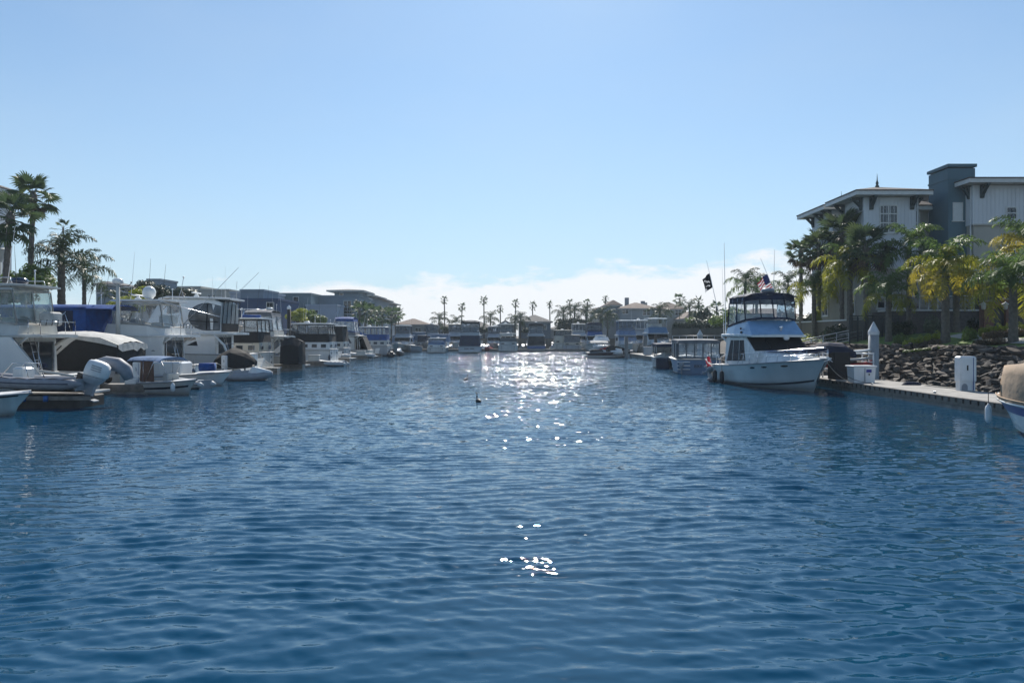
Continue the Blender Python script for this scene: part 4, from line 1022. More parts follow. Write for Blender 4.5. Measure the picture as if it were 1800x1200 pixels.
# ------------------------------------------------------------------ plants
def leafmat(name, c, c2, trans=0.35, scale=0.8):
    m = mat(name, c, 0.45, col2=c2, scale=scale, trans=trans, spec=0.4); return m
QG = leafmat('queen palm green', (0.13, 0.20, 0.045), (0.07, 0.12, 0.03), 0.5)
QY = leafmat('queen palm yellow green', (0.33, 0.32, 0.025), (0.17, 0.20, 0.02), 0.5)
QO = leafmat('queen palm ageing gold', (0.42, 0.34, 0.035), (0.24, 0.23, 0.025), 0.5)
QD = leafmat('shaded palm green', (0.06, 0.09, 0.035), (0.03, 0.05, 0.022), 0.3)
FG = leafmat('fan palm green', (0.085, 0.13, 0.055), (0.04, 0.07, 0.03), 0.4)
FGL = leafmat('fan palm light green', (0.12, 0.16, 0.06), (0.06, 0.09, 0.035), 0.35)
FBR = leafmat('dead fan leaf', (0.16, 0.10, 0.05), (0.07, 0.045, 0.03), 0.2)
TRK = mat('palm trunk', (0.17, 0.145, 0.12), 0.9, var=0.25, scale=5.0, bump=0.02, bscale=14)
TRKQ = mat('ringed grey palm trunk', (0.135, 0.12, 0.10), 0.9, var=0.25, scale=4.0, bump=0.012, bscale=10)
BARK = mat('tree bark', (0.12, 0.09, 0.07), 0.9, var=0.25, scale=5.0)

def feather_mesh(name, m, L=2.8, a0=1.1, a1=-1.0, nl=34, ll=0.82, wl=0.055, droop=0.8, seed=0):
    """A feather palm frond: arching rachis with two rows of hanging leaflets."""
    q = random.Random(seed); b = MB(); N = 12; p = Vector((0, 0, 0)); path = [p.copy()]; ang = []
    for i in range(N):
        t = i / (N - 1); a = a0 + (a1 - a0) * t ** 1.25; ang.append(a)
        p = p + Vector((math.cos(a), 0, math.sin(a))) * (L / N); path.append(p.copy())
    b.tube(path, [0.035 * (1 - 0.85 * i / N) for i in range(N + 1)], 4, smooth=True)
    for i in range(nl):
        s = 0.14 + 0.85 * i / (nl - 1); j = min(N - 1, int(s * N)); u = s * N - j
        o = path[j].lerp(path[j + 1], u); d = (path[j + 1] - path[j]).normalized(); up = Vector((-d.z, 0, d.x))
        l = ll * math.sin(PI * min(1, 0.16 + 0.84 * s) ** 0.8) ** 0.6 * q.uniform(0.8, 1.1)
        if s > 0.93: l *= 0.7
        for sd_ in (1, -1):
            dr = Vector((0, sd_, 0)) * q.uniform(0.6, 0.95) + d * q.uniform(0.15, 0.7) + up * q.uniform(-0.15, 0.55)
            dr.normalize(); w = d * wl * q.uniform(0.8, 1.2)
            p1 = o + dr * l * 0.45; p2 = o + dr * l * 0.8 + Vector((0, 0, -1)) * l * 0.42 * droop; p2b = p2 + Vector((q.uniform(-.04, .04), 0, -l * 0.3 * droop))
            b.add([o - w * 0.4, o + w * 0.4, p1 + w * 0.6, p1 - w * 0.5, p2 + w * 0.35, p2 - w * 0.3, p2b], [(0, 1, 2, 3), (3, 2, 4, 5), (5, 4, 6)])
    me = b.build(name, m); d = me.data; bpy.data.objects.remove(me); return d
def fan_mesh(name, m, R=0.85, pet=0.9, seg=16, spread=3.9, seed=0, droop=0.25):
    """A fan palm leaf: petiole and a pleated, split fan."""
    q = random.Random(seed); b = MB()
    b.tube([(0, 0, 0), (pet * 0.5, 0, 0.04), (pet, 0, 0)], [0.03, 0.022, 0.014], 4)
    for i in range(seg):
        a = (i + 0.5) / seg * spread - spread / 2; r = R * (1 - 0.22 * abs(a) / (spread / 2)) * q.uniform(0.88, 1.05); da = spread / seg / 2
        f = lambda rr, aa, z: (pet + rr * math.cos(aa), rr * math.sin(aa), z)
        dz = -droop * r * q.uniform(0.5, 1.3)
        b.add([(pet, 0, 0), f(r * 0.58, a - da, -0.02), f(r * 0.6, a, 0.04), f(r * 0.58, a + da, -0.02), f(r * 0.85, a - da * 0.4, dz * 0.4), f(r * 0.85, a + da * 0.4, dz * 0.4), f(r, a, dz)], [(0, 1, 2), (0, 2, 3), (1, 4, 2), (2, 5, 3), (2, 4, 6, 5)])
    o = b.build(name, m); d = o.data; bpy.data.objects.remove(o); return d
FEATH = {k: [feather_mesh('frond', m, a0=a0, a1=a1, seed=i * 3 + 1, droop=dr) for i, (a0, a1, dr) in enumerate(((1.25, -0.75, 0.75), (0.85, -1.15, 0.95), (0.35, -1.35, 1.0)))] for k, m in (('g', QG), ('y', QY), ('o', QO), ('d', QD))}
FANS = {k: [fan_mesh('fan_leaf', m, seed=i, droop=0.2 + 0.2 * i) for i in range(2)] for k, m in (('g', FG), ('l', FGL), ('b', FBR))}
FANFAR = fan_mesh('fan_leaf', FG, seg=9, seed=5)

def leaf_obj(mesh, parent, az, el, s, roll=0.0, off=0.08):
    o = bpy.data.objects.new(mesh.name.split('.')[0], mesh); COL.objects.link(o); o.parent = parent
    o.rotation_euler = (Matrix.Rotation(az, 3, 'Z') @ Matrix.Rotation(-el, 3, 'Y') @ Matrix.Rotation(roll, 3, 'X')).to_euler()
    o.location = Vector((math.cos(az) * off, math.sin(az) * off, 0)); o.scale = (s, s, s)
    return o
def trunk(root, h, r, m, lean=(0, 0), rings=10, base=1.25, rough=0.05, seed=0):
    q = random.Random(seed); b = MB(); R = []; n = 9; k = max(6, rings)
    for i in range(k * 2 + 1):
        t = i / (k * 2); rr = r * (1 + (base - 1) * max(0, 1 - t * 5)) * (1 - 0.18 * t) * (1 + (rough if i % 2 else -rough))
        cx, cy = lean[0] * t ** 1.4, lean[1] * t ** 1.4
        R.append([(cx + rr * math.cos(2 * PI * j / n) * q.uniform(1 - rough, 1 + rough), cy + rr * math.sin(2 * PI * j / n) * q.uniform(1 - rough, 1 + rough), -0.15 + (h + 0.15) * t) for j in range(n)])
    b.loft(R, True, True, True); return b.build('trunk', m, root)
def queen_palm(label, base, h, r=0.24, n=15, s=1.0, tones='ggyy', seed=0, lean=(0, 0), group='feather palms on the right bank', ring=14):
    o = empty('feather_palm', base); q = random.Random(seed); trunk(o, h, r, TRKQ, lean, ring, seed=seed)
    b = MB(); b.lathe([(r * 0.78, -0.15), (r * 0.95, 0.1), (r * 0.75, 0.5), (r * 0.3, 0.95), (0.02, 1.25)], (0, 0, 0), 8)
    c = b.build('crown', QG, o, (lean[0], lean[1], h))
    for i in range(n):
        t = i / (n - 1); az_ = i * 2.399 + q.uniform(-0.25, 0.25); k = tones[min(len(tones) - 1, int(t * len(tones)))]
        v = 0 if t < 0.35 else 1 if t < 0.75 else 2
        f = leaf_obj(FEATH[k][v], c, az_, 0.35 - 0.75 * t + q.uniform(-0.12, 0.12), s * q.uniform(0.86, 1.1), q.uniform(-0.3, 0.3)); f.location.z = 0.5 - 0.4 * t
    return tag(o, label, 'palm tree', group)
def fan_palm(label, base, h, r=0.22, n=34, s=1.0, seed=0, lean=(0, 0), group=None, far=False, skirt=True, tone='g'):
    o = empty('fan_palm', base); q = random.Random(seed); trunk(o, h, r, TRK, lean, 6 if far else 16, 1.3, 0.03 if far else 0.09, seed)
    b = MB(); b.lathe([(r * 0.8, -0.5), (r * 1.35, -0.2), (r * 1.2, 0.25), (r * 0.4, 0.6)], (0, 0, 0), 8)
    c = b.build('crown', TRK, o, (lean[0], lean[1], h))
    for i in range(n):
        t = i / (n - 1); az_ = i * 2.399 + q.uniform(-0.3, 0.3); e = 1.25 - 2.25 * t + q.uniform(-0.15, 0.15)
        k = 'b' if (skirt and t > 0.86) else (tone if q.random() < 0.7 else 'l')
        leaf_obj(FANFAR if far else FANS[k][i % 2], c, az_, e, s * q.uniform(0.8, 1.15), q.uniform(-0.6, 0.6)).location.z = 0.3 - 0.5 * t
    return tag(o, label, 'palm tree', group)

def leaf_cloud(name, m, n=700, size=0.09, seed=0, lobes=7, flat=1.0):
    """Many small leaf faces spread through lobes inside a unit ball (flat base)."""
    g = np.random.default_rng(seed)
    cs = g.normal(0, 1, (lobes, 3)); cs /= np.linalg.norm(cs, axis=1)[:, None]; cs *= 0.52 * g.random((lobes, 1)) ** 0.4; cs[:, 2] = np.abs(cs[:, 2]) * 0.8
    k = g.integers(0, lobes, n); d = g.normal(0, 1, (n, 3)); d /= np.linalg.norm(d, axis=1)[:, None]
    rad = (0.36 + 0.22 * g.random(lobes))[k][:, None] * (0.45 + 0.55 * g.random((n, 1)) ** 0.4)
    c = cs[k] + d * rad; c[:, 2] = np.where(c[:, 2] < -0.25, -0.25 * g.random(n), c[:, 2])
    t1 = g.normal(0, 1, (n, 3)); t1 -= (t1 * d).sum(1)[:, None] * d * 0.7; t1 /= np.linalg.norm(t1, axis=1)[:, None]
    t2 = np.cross(d + 0.5 * g.normal(0, 1, (n, 3)), t1); t2 /= np.linalg.norm(t2, axis=1)[:, None]
    s = size * g.uniform(0.6, 1.4, (n, 1))
    v = np.stack([c - t1 * s, c + t2 * s * 0.5, c + t1 * s, c - t2 * s * 0.5], 1).reshape(-1, 3)
    me = bpy.data.meshes.new(name); me.from_pydata(v.tolist(), [], [(4 * i, 4 * i + 1, 4 * i + 2, 4 * i + 3) for i in range(n)]); me.materials.append(m); return me
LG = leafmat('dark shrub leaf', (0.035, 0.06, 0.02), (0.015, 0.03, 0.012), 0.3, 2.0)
LM = leafmat('mid green leaf', (0.17, 0.25, 0.05), (0.08, 0.13, 0.03), 0.45, 2.0)
LY = leafmat('yellow green hedge leaf', (0.42, 0.44, 0.05), (0.22, 0.27, 0.035), 0.5, 2.5)
LR = leafmat('reddish hedge leaf', (0.15, 0.10, 0.06), (0.06, 0.055, 0.03), 0.3, 2.5)
LP = leafmat('pale grey green leaf', (0.17, 0.20, 0.13), (0.06, 0.085, 0.05), 0.3, 2.5)
CLOUD = {k: [leaf_cloud('foliage', m, n, sz, i) for i in range(2)] for k, m, n, sz in (('g', LG, 900, 0.10), ('m', LM, 900, 0.10), ('y', LY, 1100, 0.085), ('r', LR, 1000, 0.09), ('p', LP, 1000, 0.09))}
def bush(label, base, rx, ry, rz_, k='g', seed=0, name='shrub', cat='shrub', group=None, stem=True):
    o = empty(name, base)
    f = bpy.data.objects.new('foliage', CLOUD[k][seed % 2]); COL.objects.link(f); f.parent = o; f.location = (0, 0, rz_ * 0.28); f.scale = (rx, ry, rz_); f.rotation_euler = (0, 0, seed * 1.3)
    if stem:
        b = MB(); b.tube([(0, 0, -0.15), (0.03, 0, rz_ * 0.5)], [0.07, 0.03], 5); b.tube([(0.02, 0, rz_ * 0.1), (0.2 * rx, 0.1, rz_ * 0.6)], [0.04, 0.015], 5); b.build('stem', BARK, o)
    return tag(o, label, cat, group)
def hedge(label, p0, p1, w, h, k='y', seed=0, n=None, group=None):
    """A clipped hedge: leaf clumps along a line over one woody core."""
    p0, p1 = Vector(p0), Vector(p1); o = empty('hedge', p0); L = (p1 - p0).length; n = n or max(2, int(L / (w * 0.6))); q = random.Random(seed)
    for i in range(n):
        f = bpy.data.objects.new('foliage', CLOUD[k][i % 2]); COL.objects.link(f); f.parent = o
        f.location = (p1 - p0) * ((i + 0.5) / n) + Vector((0, q.uniform(-.08, .08), h * 0.3)); f.scale = (max(L / n * 0.95, w * 0.7), w, h * q.uniform(0.85, 1.05)); f.rotation_euler = (0, 0, q.uniform(-0.3, 0.3))
    b = MB(); b.tube([(0, 0, 0.1), tuple(p1 - p0 + Vector((0, 0, 0.1)))], 0.08, 5); b.build('woody_core', BARK, o)
    return tag(o, label, 'hedge', group)
def broad_tree(label, base, h, cr, k='m', seed=0, group=None, name='broadleaf_tree', n=6):
    o = empty(name, base); q = random.Random(seed); b = MB()
    b.tube([(0, 0, -0.2), (0.1, 0, h * 0.3), (0.05, 0.05, h * 0.6)], [0.16, 0.12, 0.07], 7)
    C = []
    for i in range(n):
        a = i * 2.4; rr = cr * q.uniform(0.3, 0.65); c = Vector((math.cos(a) * rr, math.sin(a) * rr, h * q.uniform(0.58, 0.95))); C.append(c)
        b.tube([(0.06, 0.02, h * 0.4), tuple(c * 0.6 + Vector((0, 0, h * 0.25))), tuple(c)], [0.07, 0.05, 0.02], 5)
    b.build('trunk', BARK, o)
    for i, c in enumerate(C):
        f = bpy.data.objects.new('crown', CLOUD[k][i % 2]); COL.objects.link(f); f.parent = o; s = cr * q.uniform(0.5, 0.75); f.location = c - Vector((0, 0, s * 0.2)); f.scale = (s, s, s * 0.85); f.rotation_euler = (0, 0, q.uniform(0, 6))
    return tag(o, label, 'tree', group)

# ------------------------------------------------------------------ land on the right
GRASS = mat('lawn', (0.17, 0.24, 0.045), 0.9, col2=(0.09, 0.14, 0.03), scale=0.8, bump=0.03, bscale=25)
SOIL = mat('dark wet bank soil', (0.06, 0.052, 0.044), 0.9, var=0.25, scale=1.5)
PAVE = mat('pale path concrete', (0.46, 0.44, 0.41), 0.85, var=0.1, scale=2, bump=0.003, bscale=40)
PLANT = mat('planting bed earth', (0.07, 0.055, 0.04), 0.95, var=0.2, scale=2, bump=0.02, bscale=12)
def sstep(a, b, x):
    t = min(1, max(0, (x - a) / (b - a))); return t * t * (3 - 2 * t)
def shore(y): return 25.2 - 1.9 * sstep(44, 57, y) + 9.0 * sstep(84, 106, y)
def ground_z(x, y):
    d = x - shore(y); return float(np.interp(d, [2.4, 3.3, 5.0, 8.0, 14.0], [1.95, 2.30, 2.70, 3.28, 3.48]))
def strip(name, cols, ys, m, kind='structure'):
    """A ground sheet lofted along Y from (x, z) columns measured from the shore line."""
    b = MB(); b.loft([[(shore(y) + dx, y, z + 0.05 * math.sin(y * 0.7 + dx)) for dx, z in cols] for y in ys], closed=False, smooth=True)
    o = recalc(b.build(name, m)); return struct(o, kind)
ys = [-60, -20, 0] + [4 + 2 * i for i in range(62)]
bank = strip('rock_bank', [(-1.4, -0.8), (0, -0.05), (1.4, 1.1), (2.7, 2.15), (3.3, 2.32)], ys, SOIL)
strip('lawn', [(3.3, 2.32), (5.0, 2.72), (8.0, 3.30)], ys, GRASS)
strip('planting_bed', [(8.0, 3.30), (14, 3.5), (60, 3.5), (400, 3.5)], ys, PLANT)
b = MB(); b.loft([[(shore(y) + a0, y, ground_z(shore(y) + a0, y)), (shore(y) + a0 + 1.3, y, ground_z(shore(y) + a0 + 1.3, y))] for y, a0 in ((20, 6.5), (30, 5.9), (38, 4.9), (44, 4.6), (48, 5.2), (52, 6.6), (55, 8.6))], closed=False); o = b.build('path', PAVE); o.location.z = 0.05; struct(o)

# rocks: angular boulders packed on the slope
ROCK = [mat('rock %s' % k, c, 0.9, col2=c2, scale=1.6, bump=0.03, bscale=5) for k, c, c2 in (('brown', (0.12, 0.09, 0.068), (0.045, 0.036, 0.03)), ('grey', (0.16, 0.135, 0.115), (0.065, 0.054, 0.046)), ('dark', (0.085, 0.07, 0.058), (0.035, 0.03, 0.027)))]
def rock_mesh(seed, m):
    """Angular boulder: hull of a few random points, so it has flat broken faces."""
    g = random.Random(seed); bm = bmesh.new()
    for k in range(13):
        v = Vector((g.gauss(0, 1), g.gauss(0, 1), g.gauss(0, 1))).normalized() * 0.5 * g.uniform(0.85, 1.1)
        bm.verts.new((v.x * 1.55, v.y * 0.9, v.z * 0.62))
    bmesh.ops.convex_hull(bm, input=bm.verts)
    for v in [v for v in bm.verts if not v.link_faces]: bm.verts.remove(v)
    me = bpy.data.meshes.new('rock'); bm.to_mesh(me); bm.free(); me.materials.append(m); return me
RM = [rock_mesh(i, ROCK[i % 3]) for i in range(12)]
g = random.Random(5); cand = []
for y in np.arange(27, 84, 0.38):
    for k in range(10):
        d = -0.35 + k * 0.37 + g.uniform(-0.16, 0.16); yy = y + g.uniform(-0.25, 0.25)
        z = -0.25 if d < 0 else (d / 2.7) * 2.2
        cand.append((yy, d, z, g.uniform(0.42, 0.74) * (1.4 if g.random() < 0.15 else 1)))
cand = [c for c in cand if shore(c[0]) / c[0] < 0.74]
cand.sort(key=lambda c: c[0])
rest = MB()
for i, (yy, d, z, s_) in enumerate(cand):
    me = RM[g.randrange(12)] if d > 0.5 else RM[(g.randrange(4)) * 3 + 2]
    loc = Vector((shore(yy) + d, yy, min(z, 2.3) + 0.06)); rot = (g.uniform(-0.25, 0.25), g.uniform(-0.35, 0.1), g.uniform(0, 6.28))
    if i < 298:
        o = bpy.data.objects.new('rock', me); COL.objects.link(o); o.parent = bank; o.location = loc; o.rotation_euler = rot; o.scale = (s_, s_ * 0.9, s_)
    else:
        M4 = Matrix.Translation(loc) @ Matrix.Rotation(rot[2], 4, 'Z') @ Matrix.Rotation(rot[1], 4, 'Y') @ Matrix.Diagonal((s_, s_ * 0.9, s_, 1))
        rest.add([M4 @ v.co for v in me.vertices], [tuple(p.vertices) for p in me.polygons])
o = rest.build('far_rocks', ROCK[0], bank); struct(o, 'stuff')

# ------------------------------------------------------------------ condominium building
STW = mat('white board and batten', (0.62, 0.64, 0.66), 0.8, var=0.05, scale=0.7, bump=0.004, bscale=30, streak=True)
STT = mat('taupe stucco', (0.34, 0.32, 0.28), 0.9, var=0.07, scale=0.8, bump=0.006, bscale=45)
STB = mat('beige stucco', (0.41, 0.39, 0.34), 0.9, var=0.06, scale=0.7, bump=0.006, bscale=45)
STG = mat('dark green grey stucco', (0.09, 0.16, 0.195), 0.9, var=0.06, scale=0.8, bump=0.006, bscale=45)
STONE = mat('dark stone cladding', (0.11, 0.095, 0.085), 0.9, col2=(0.05, 0.045, 0.04), scale=5, bump=0.03, bscale=8)
ROOFM = mat('dark roof tile', (0.085, 0.07, 0.065), 0.85, var=0.2, scale=6, bump=0.03, bscale=14)
FASC = mat('white fascia', (0.60, 0.60, 0.58), 0.6, var=0.06)
BRKT = mat('dark green bracket', (0.03, 0.05, 0.05), 0.6, var=0.1)
WPANE = mat('window pane', (0.02, 0.03, 0.04), 0.05, var=0.3, scale=0.4, coat=0.5)
BLIND = mat('drawn blind', (0.62, 0.63, 0.62), 0.8, var=0.04)
BRICK = mat('brick pillar', (0.26, 0.12, 0.085), 0.9, col2=(0.13, 0.075, 0.06), scale=9, bump=0.02, bscale=16)
def window(root, c, w, h, face='-y', rows=2, cols=1, pane=WPANE, frame=FASC, fw=0.09, name='window', split=None):
    """A framed window lying on a wall: frame bars stand proud, panes sit in the rebate."""
    e = empty(name, c); e.parent = root; e.rotation_euler.z = {'-y': 0, '-x': -PI / 2, '+x': PI / 2, '+y': PI}[face]
    b = MB(); xs = [-w / 2 + w * i / cols for i in range(cols + 1)]; zs = split or [h * i / rows for i in range(rows + 1)]
    for x in xs: b.box(x - fw / 2, x + fw / 2, -0.07, 0.02, -fw / 2, h + fw / 2)
    for i in range(cols):
        for z in zs: b.box(xs[i] + fw / 2, xs[i + 1] - fw / 2, -0.065, 0.02, z - fw / 2, z + fw / 2)
    b.build('window_frame', frame, e)
    for i in range(cols):
        for j in range(len(zs) - 1):
            b = MB(); b.box(xs[i] + fw / 2, xs[i + 1] - fw / 2, -0.02, 0.0, zs[j] + fw / 2, zs[j + 1] - fw / 2); b.build('pane', pane, e)
    b = MB(); b.box(-w / 2 - 0.12, w / 2 + 0.12, -0.12, 0.02, -fw / 2 - 0.09, -fw / 2 - 0.003); b.build('sill', frame, e)
    return e
def hip_roof(root, x0, x1, y0, y1, z, rise, m=ROOFM, fas=FASC, inset=None, fh=0.32, name='roof', soffit=True):
    b = MB(); i = inset or min(x1 - x0, y1 - y0) * 0.47; t = 0.10
    ring = lambda a, zz: [(x0 + a, y0 + a, zz), (x1 - a, y0 + a, zz), (x1 - a, y1 - a, zz), (x0 + a, y1 - a, zz)]
    b.loft([ring(-0.05, z + 0.003), ring(-0.05, z + t), ring(i, z + t + rise)], True, True)
    rf = b.build(name, m, root)
    b = MB(); b.loft([ring(0, z - fh), ring(0, z)], True, True); b.build('fascia', fas, rf)
    return rf
def gable_roof(root, x0, x1, y0, y1, z, rise, m=ROOFM, along='x', name='roof', over=0.4):
    b = MB()
    if along == 'x':
        ym = (y0 + y1) / 2
        b.poly([(x0 - over, y0 - over, z), (x0 - over, y1 + over, z), (x0 - over, ym, z + rise)], (x1 - x0 + 2 * over, 0, 0))
    else:
        xm = (x0 + x1) / 2
        b.poly([(x0 - over, y0 - over, z), (xm, y0 - over, z + rise), (x1 + over, y0 - over, z)], (0, y1 - y0 + 2 * over, 0))
    return recalc(b.build(name, m, root))
def bracket(root, p, d, l=0.95, h=1.05, w=0.28):
    """Timber eave bracket: wall post, arm and curved brace; d is the outward direction in plan."""
    p, d = Vector(p), Vector(d).normalized(); s = Vector((-d.y, d.x, 0)) * w / 2; b = MB()
    def prism(pts): b.poly([p + d * a + Vector((0, 0, z)) - s for a, z in pts], s * 2)
    prism([(0, 0), (0, -h), (0.14, -h), (0.2, -h * 0.8), (0.24, -0.12), (0.24, 0)]); prism([(0.241, 0), (0.241, -0.16), (l, -0.16), (l, 0)]); prism([(0.22, -h * 0.72), (0.22, -h * 0.5), (l * 0.62, -0.165), (l * 0.86, -0.165)])
    return recalc(b.build('eave_bracket', BRKT, root))
def box_part(root, name, m, x0, x1, y0, y1, z0, z1, bev=0.0):
    b = MB(); b.box(x0, x1, y0, y1, z0, z1, bev); return b.build(name, m, root)

cb = empty('condominium_building', (0, 0, 0)); tag(cb, 'tall stepped condominium with hipped roofs and dark green tower on the right bank', 'building')
G0 = 2.3
# tower A (front left)
box_part(cb, 'upper_wall', STW, 29.5, 33.9, 62.0, 66.2, 8.75, 14.6)
box_part(cb, 'lower_wall', STT, 29.6, 33.85, 62.1, 66.2, G0, 8.74)
b = MB()
for i in range(15): x = 29.62 + i * 0.3; b.box(x - 0.02, x + 0.02, 61.97, 62.0, 8.8, 14.4)
for i in range(14): y = 62.15 + i * 0.3; b.box(29.47, 29.5, y - 0.02, y + 0.02, 8.8, 14.4)
struct(b.build('wall_battens', STW, cb), 'stuff')
box_part(cb, 'band_course', FASC, 29.38, 34.0, 61.9, 62.0, 8.6, 8.85)
box_part(cb, 'band_course', FASC, 29.38, 29.6, 61.9, 66.2, 8.6, 8.85)
rA = hip_roof(cb, 28.4, 34.75, 61.0, 67.0, 14.95, 0.75)
b = MB(); b.lathe([(0.16, 0), (0.18, 0.2), (0.09, 0.3), (0.13, 0.45), (0.05, 0.7), (0.01, 1.3)], (0, 0, 0), 8); b.build('finial', BRKT, rA, (31.6, 64.0, 15.72))
# wing B (back left)
box_part(cb, 'upper_wall', STW, 29.5, 36.0, 68.0, 72.7, 8.75, 14.5); box_part(cb, 'lower_wall', STT, 29.6, 36.0, 66.2, 72.7, G0, 8.74)
box_part(cb, 'upper_wall', STT, 30.3, 36.0, 66.2, 68.0, 8.75, 14.3)
box_part(cb, 'band_course', FASC, 29.38, 29.6, 68.0, 72.7, 8.6, 8.85)
rB = hip_roof(cb, 28.4, 36.5, 67.4, 73.7, 14.86, 0.7)
b = MB(); b.lathe([(0.12, 0), (0.14, 0.2), (0.07, 0.3), (0.1, 0.4), (0.03, 0.7), (0.01, 1.2)], (0, 0, 0), 8); b.build('finial', BRKT, rB, (31.4, 70.5, 15.55))
for y in (62.35, 65.7, 68.4, 70.2, 72.3): bracket(cb, (29.5, y, 14.6), (-1, 0, 0))
for x in (30.1, 33.5): bracket(cb, (x, 62.0, 14.6), (0, -1, 0), 0.9)
bracket(cb, (33.9, 62.5, 14.6), (1, 0, 0), 0.8)
window(cb, (31.55, 61.99, 11.65), 1.45, 2.25, cols=2, split=[0, 0.78, 1.55, 2.25])
window(cb, (29.49, 64.3, 11.7), 1.5, 2.2, '-x', cols=2, split=[0, 0.75, 1.5, 2.2]); window(cb, (29.59, 64.3, 4.9), 1.1, 1.9, '-x'); window(cb, (29.59, 69.8, 4.9), 1.3, 1.9, '-x', cols=2); window(cb, (29.49, 70.3, 10.6), 1.3, 1.7, '-x', cols=2)
window(cb, (31.3, 62.09, 5.3), 1.3, 1.9, cols=2)
# recess between tower A and the dark tower
box_part(cb, 'recess_wall', STT, 33.9, 36.0, 64.0, 68.0, G0, 14.0)
hip_roof(cb, 33.92, 36.6, 63.3, 68.5, 14.1, 0.6, inset=1.2)
window(cb, (34.75, 63.99, 11.7), 0.95, 2.1, fw=0.12); window(cb, (34.75, 63.99, 5.9), 0.95, 2.1, fw=0.12)
# dark stair tower
tw = box_part(cb, 'stair_tower', STG, 36.0, 38.2, 61.0, 63.9, G0, 16.8)
box_part(cb, 'tower_parapet', STG, 35.9, 38.3, 60.9, 64.0, 16.9, 17.15); box_part(cb, 'tower_parapet', STG, 35.95, 38.25, 60.95, 63.95, 15.9, 16.05)
window(cb, (36.75, 60.99, 12.5), 0.75, 1.45, rows=1, pane=BLIND, fw=0.06)
# block D (right)
box_part(cb, 'upper_wall', STW, 37.4, 48.0, 60.0, 70.0, 12.0, 15.2); box_part(cb, 'lower_wall', STB, 37.5, 47.9, 60.1, 70.0, 7.0, 11.99); box_part(cb, 'ground_wall', STONE, 37.5, 47.9, 60.6, 70.0, G0, 6.99)
box_part(cb, 'band_course', STB, 37.35, 48.0, 59.95, 60.0, 11.92, 12.06)
b = MB()
for i in range(32): x = 37.55 + i * 0.33; b.box(x - 0.02, x + 0.02, 59.97, 60.0, 12.1, 15.0)
struct(b.build('wall_battens', STW, cb), 'stuff')
hip_roof(cb, 36.5, 49.0, 59.0, 71.0, 15.55, 0.8)
for x in (38.1, 42.0, 46.0): bracket(cb, (x, 60.0, 15.2), (0, -1, 0))
bracket(cb, (37.4, 60.4, 15.2), (-1, 0, 0), 0.8)
for x in (40.5, 43.3): window(cb, (x, 59.99, 12.45), 0.8, 0.95); window(cb, (x, 60.09, 9.3), 0.8, 1.35)
for x in (38.4, 41.9, 45.2): window(cb, (x, 60.09, 7.6), 0.9, 1.2, cols=2)
window(cb, (32.9, 62.09, 5.3), 1.0, 1.9)
b = MB(); b.tube([(33.95, 61.9, 14.5), (33.95, 61.9, 5.2)], 0.06, 6); b.build('downpipe', FASC, cb)
b = MB(); b.tube([(37.36, 60.25, 15.1), (37.36, 60.25, 5.2)], 0.06, 6); b.build('downpipe', FASC, cb)
# terrace with glazed balustrade, podium and stone piers
box_part(cb, 'podium_wall', STONE, 30.2, 37.6, 58.6, 61.99, G0, 4.95)
box_part(cb, 'terrace_slab', FASC, 30.1, 37.7, 58.5, 60.9, 4.953, 5.08)
bal = empty('balustrade', (0, 0, 0)); bal.parent = cb
for i in range(8):
    x0 = 31.6 + i * 0.72; b = MB(); b.box(x0 - 0.03, x0 + 0.03, 58.62, 58.70, 5.083, 6.1); b.build('baluster_post', FASC, bal)
    if i < 7: b = MB(); b.box(x0 + 0.05, x0 + 0.67, 58.65, 58.67, 5.2, 6.0); b.build('pane', SMOKE, bal)
box_part(bal, 'hand_rail', FASC, 31.5, 36.7, 58.60, 58.72, 6.103, 6.17)
box_part(cb, 'stone_pier', STONE, 37.0, 38.0, 58.2, 60.0, G0, 7.6, 0.05); box_part(cb, 'porch_canopy', BRKT, 38.1, 45.0, 57.6, 60.5, 7.1, 7.5); box_part(cb, 'porch_wall', STONE, 38.5, 45.0, 58.6, 60.55, G0, 5.6)
cb.scale = (1.035, 1.035, 1.035)
# garden retaining wall to the left of the building
RW = mat('brown rendered wall', (0.155, 0.125, 0.095), 0.9, var=0.12, scale=1.2, bump=0.006, bscale=30, streak=True)
rw = empty('retaining_wall', (28.9, 62, G0)); tag(rw, 'low brown rendered garden wall with pale coping left of the condominium', 'wall')
b = MB(); b.box(0, 0.3, -1.2, 22, 0, 2.1); b.build('wall_body', RW, rw); b = MB(); b.box(-0.06, 0.36, -1.25, 22.05, 2.103, 2.22); b.build('coping', FASC, rw)
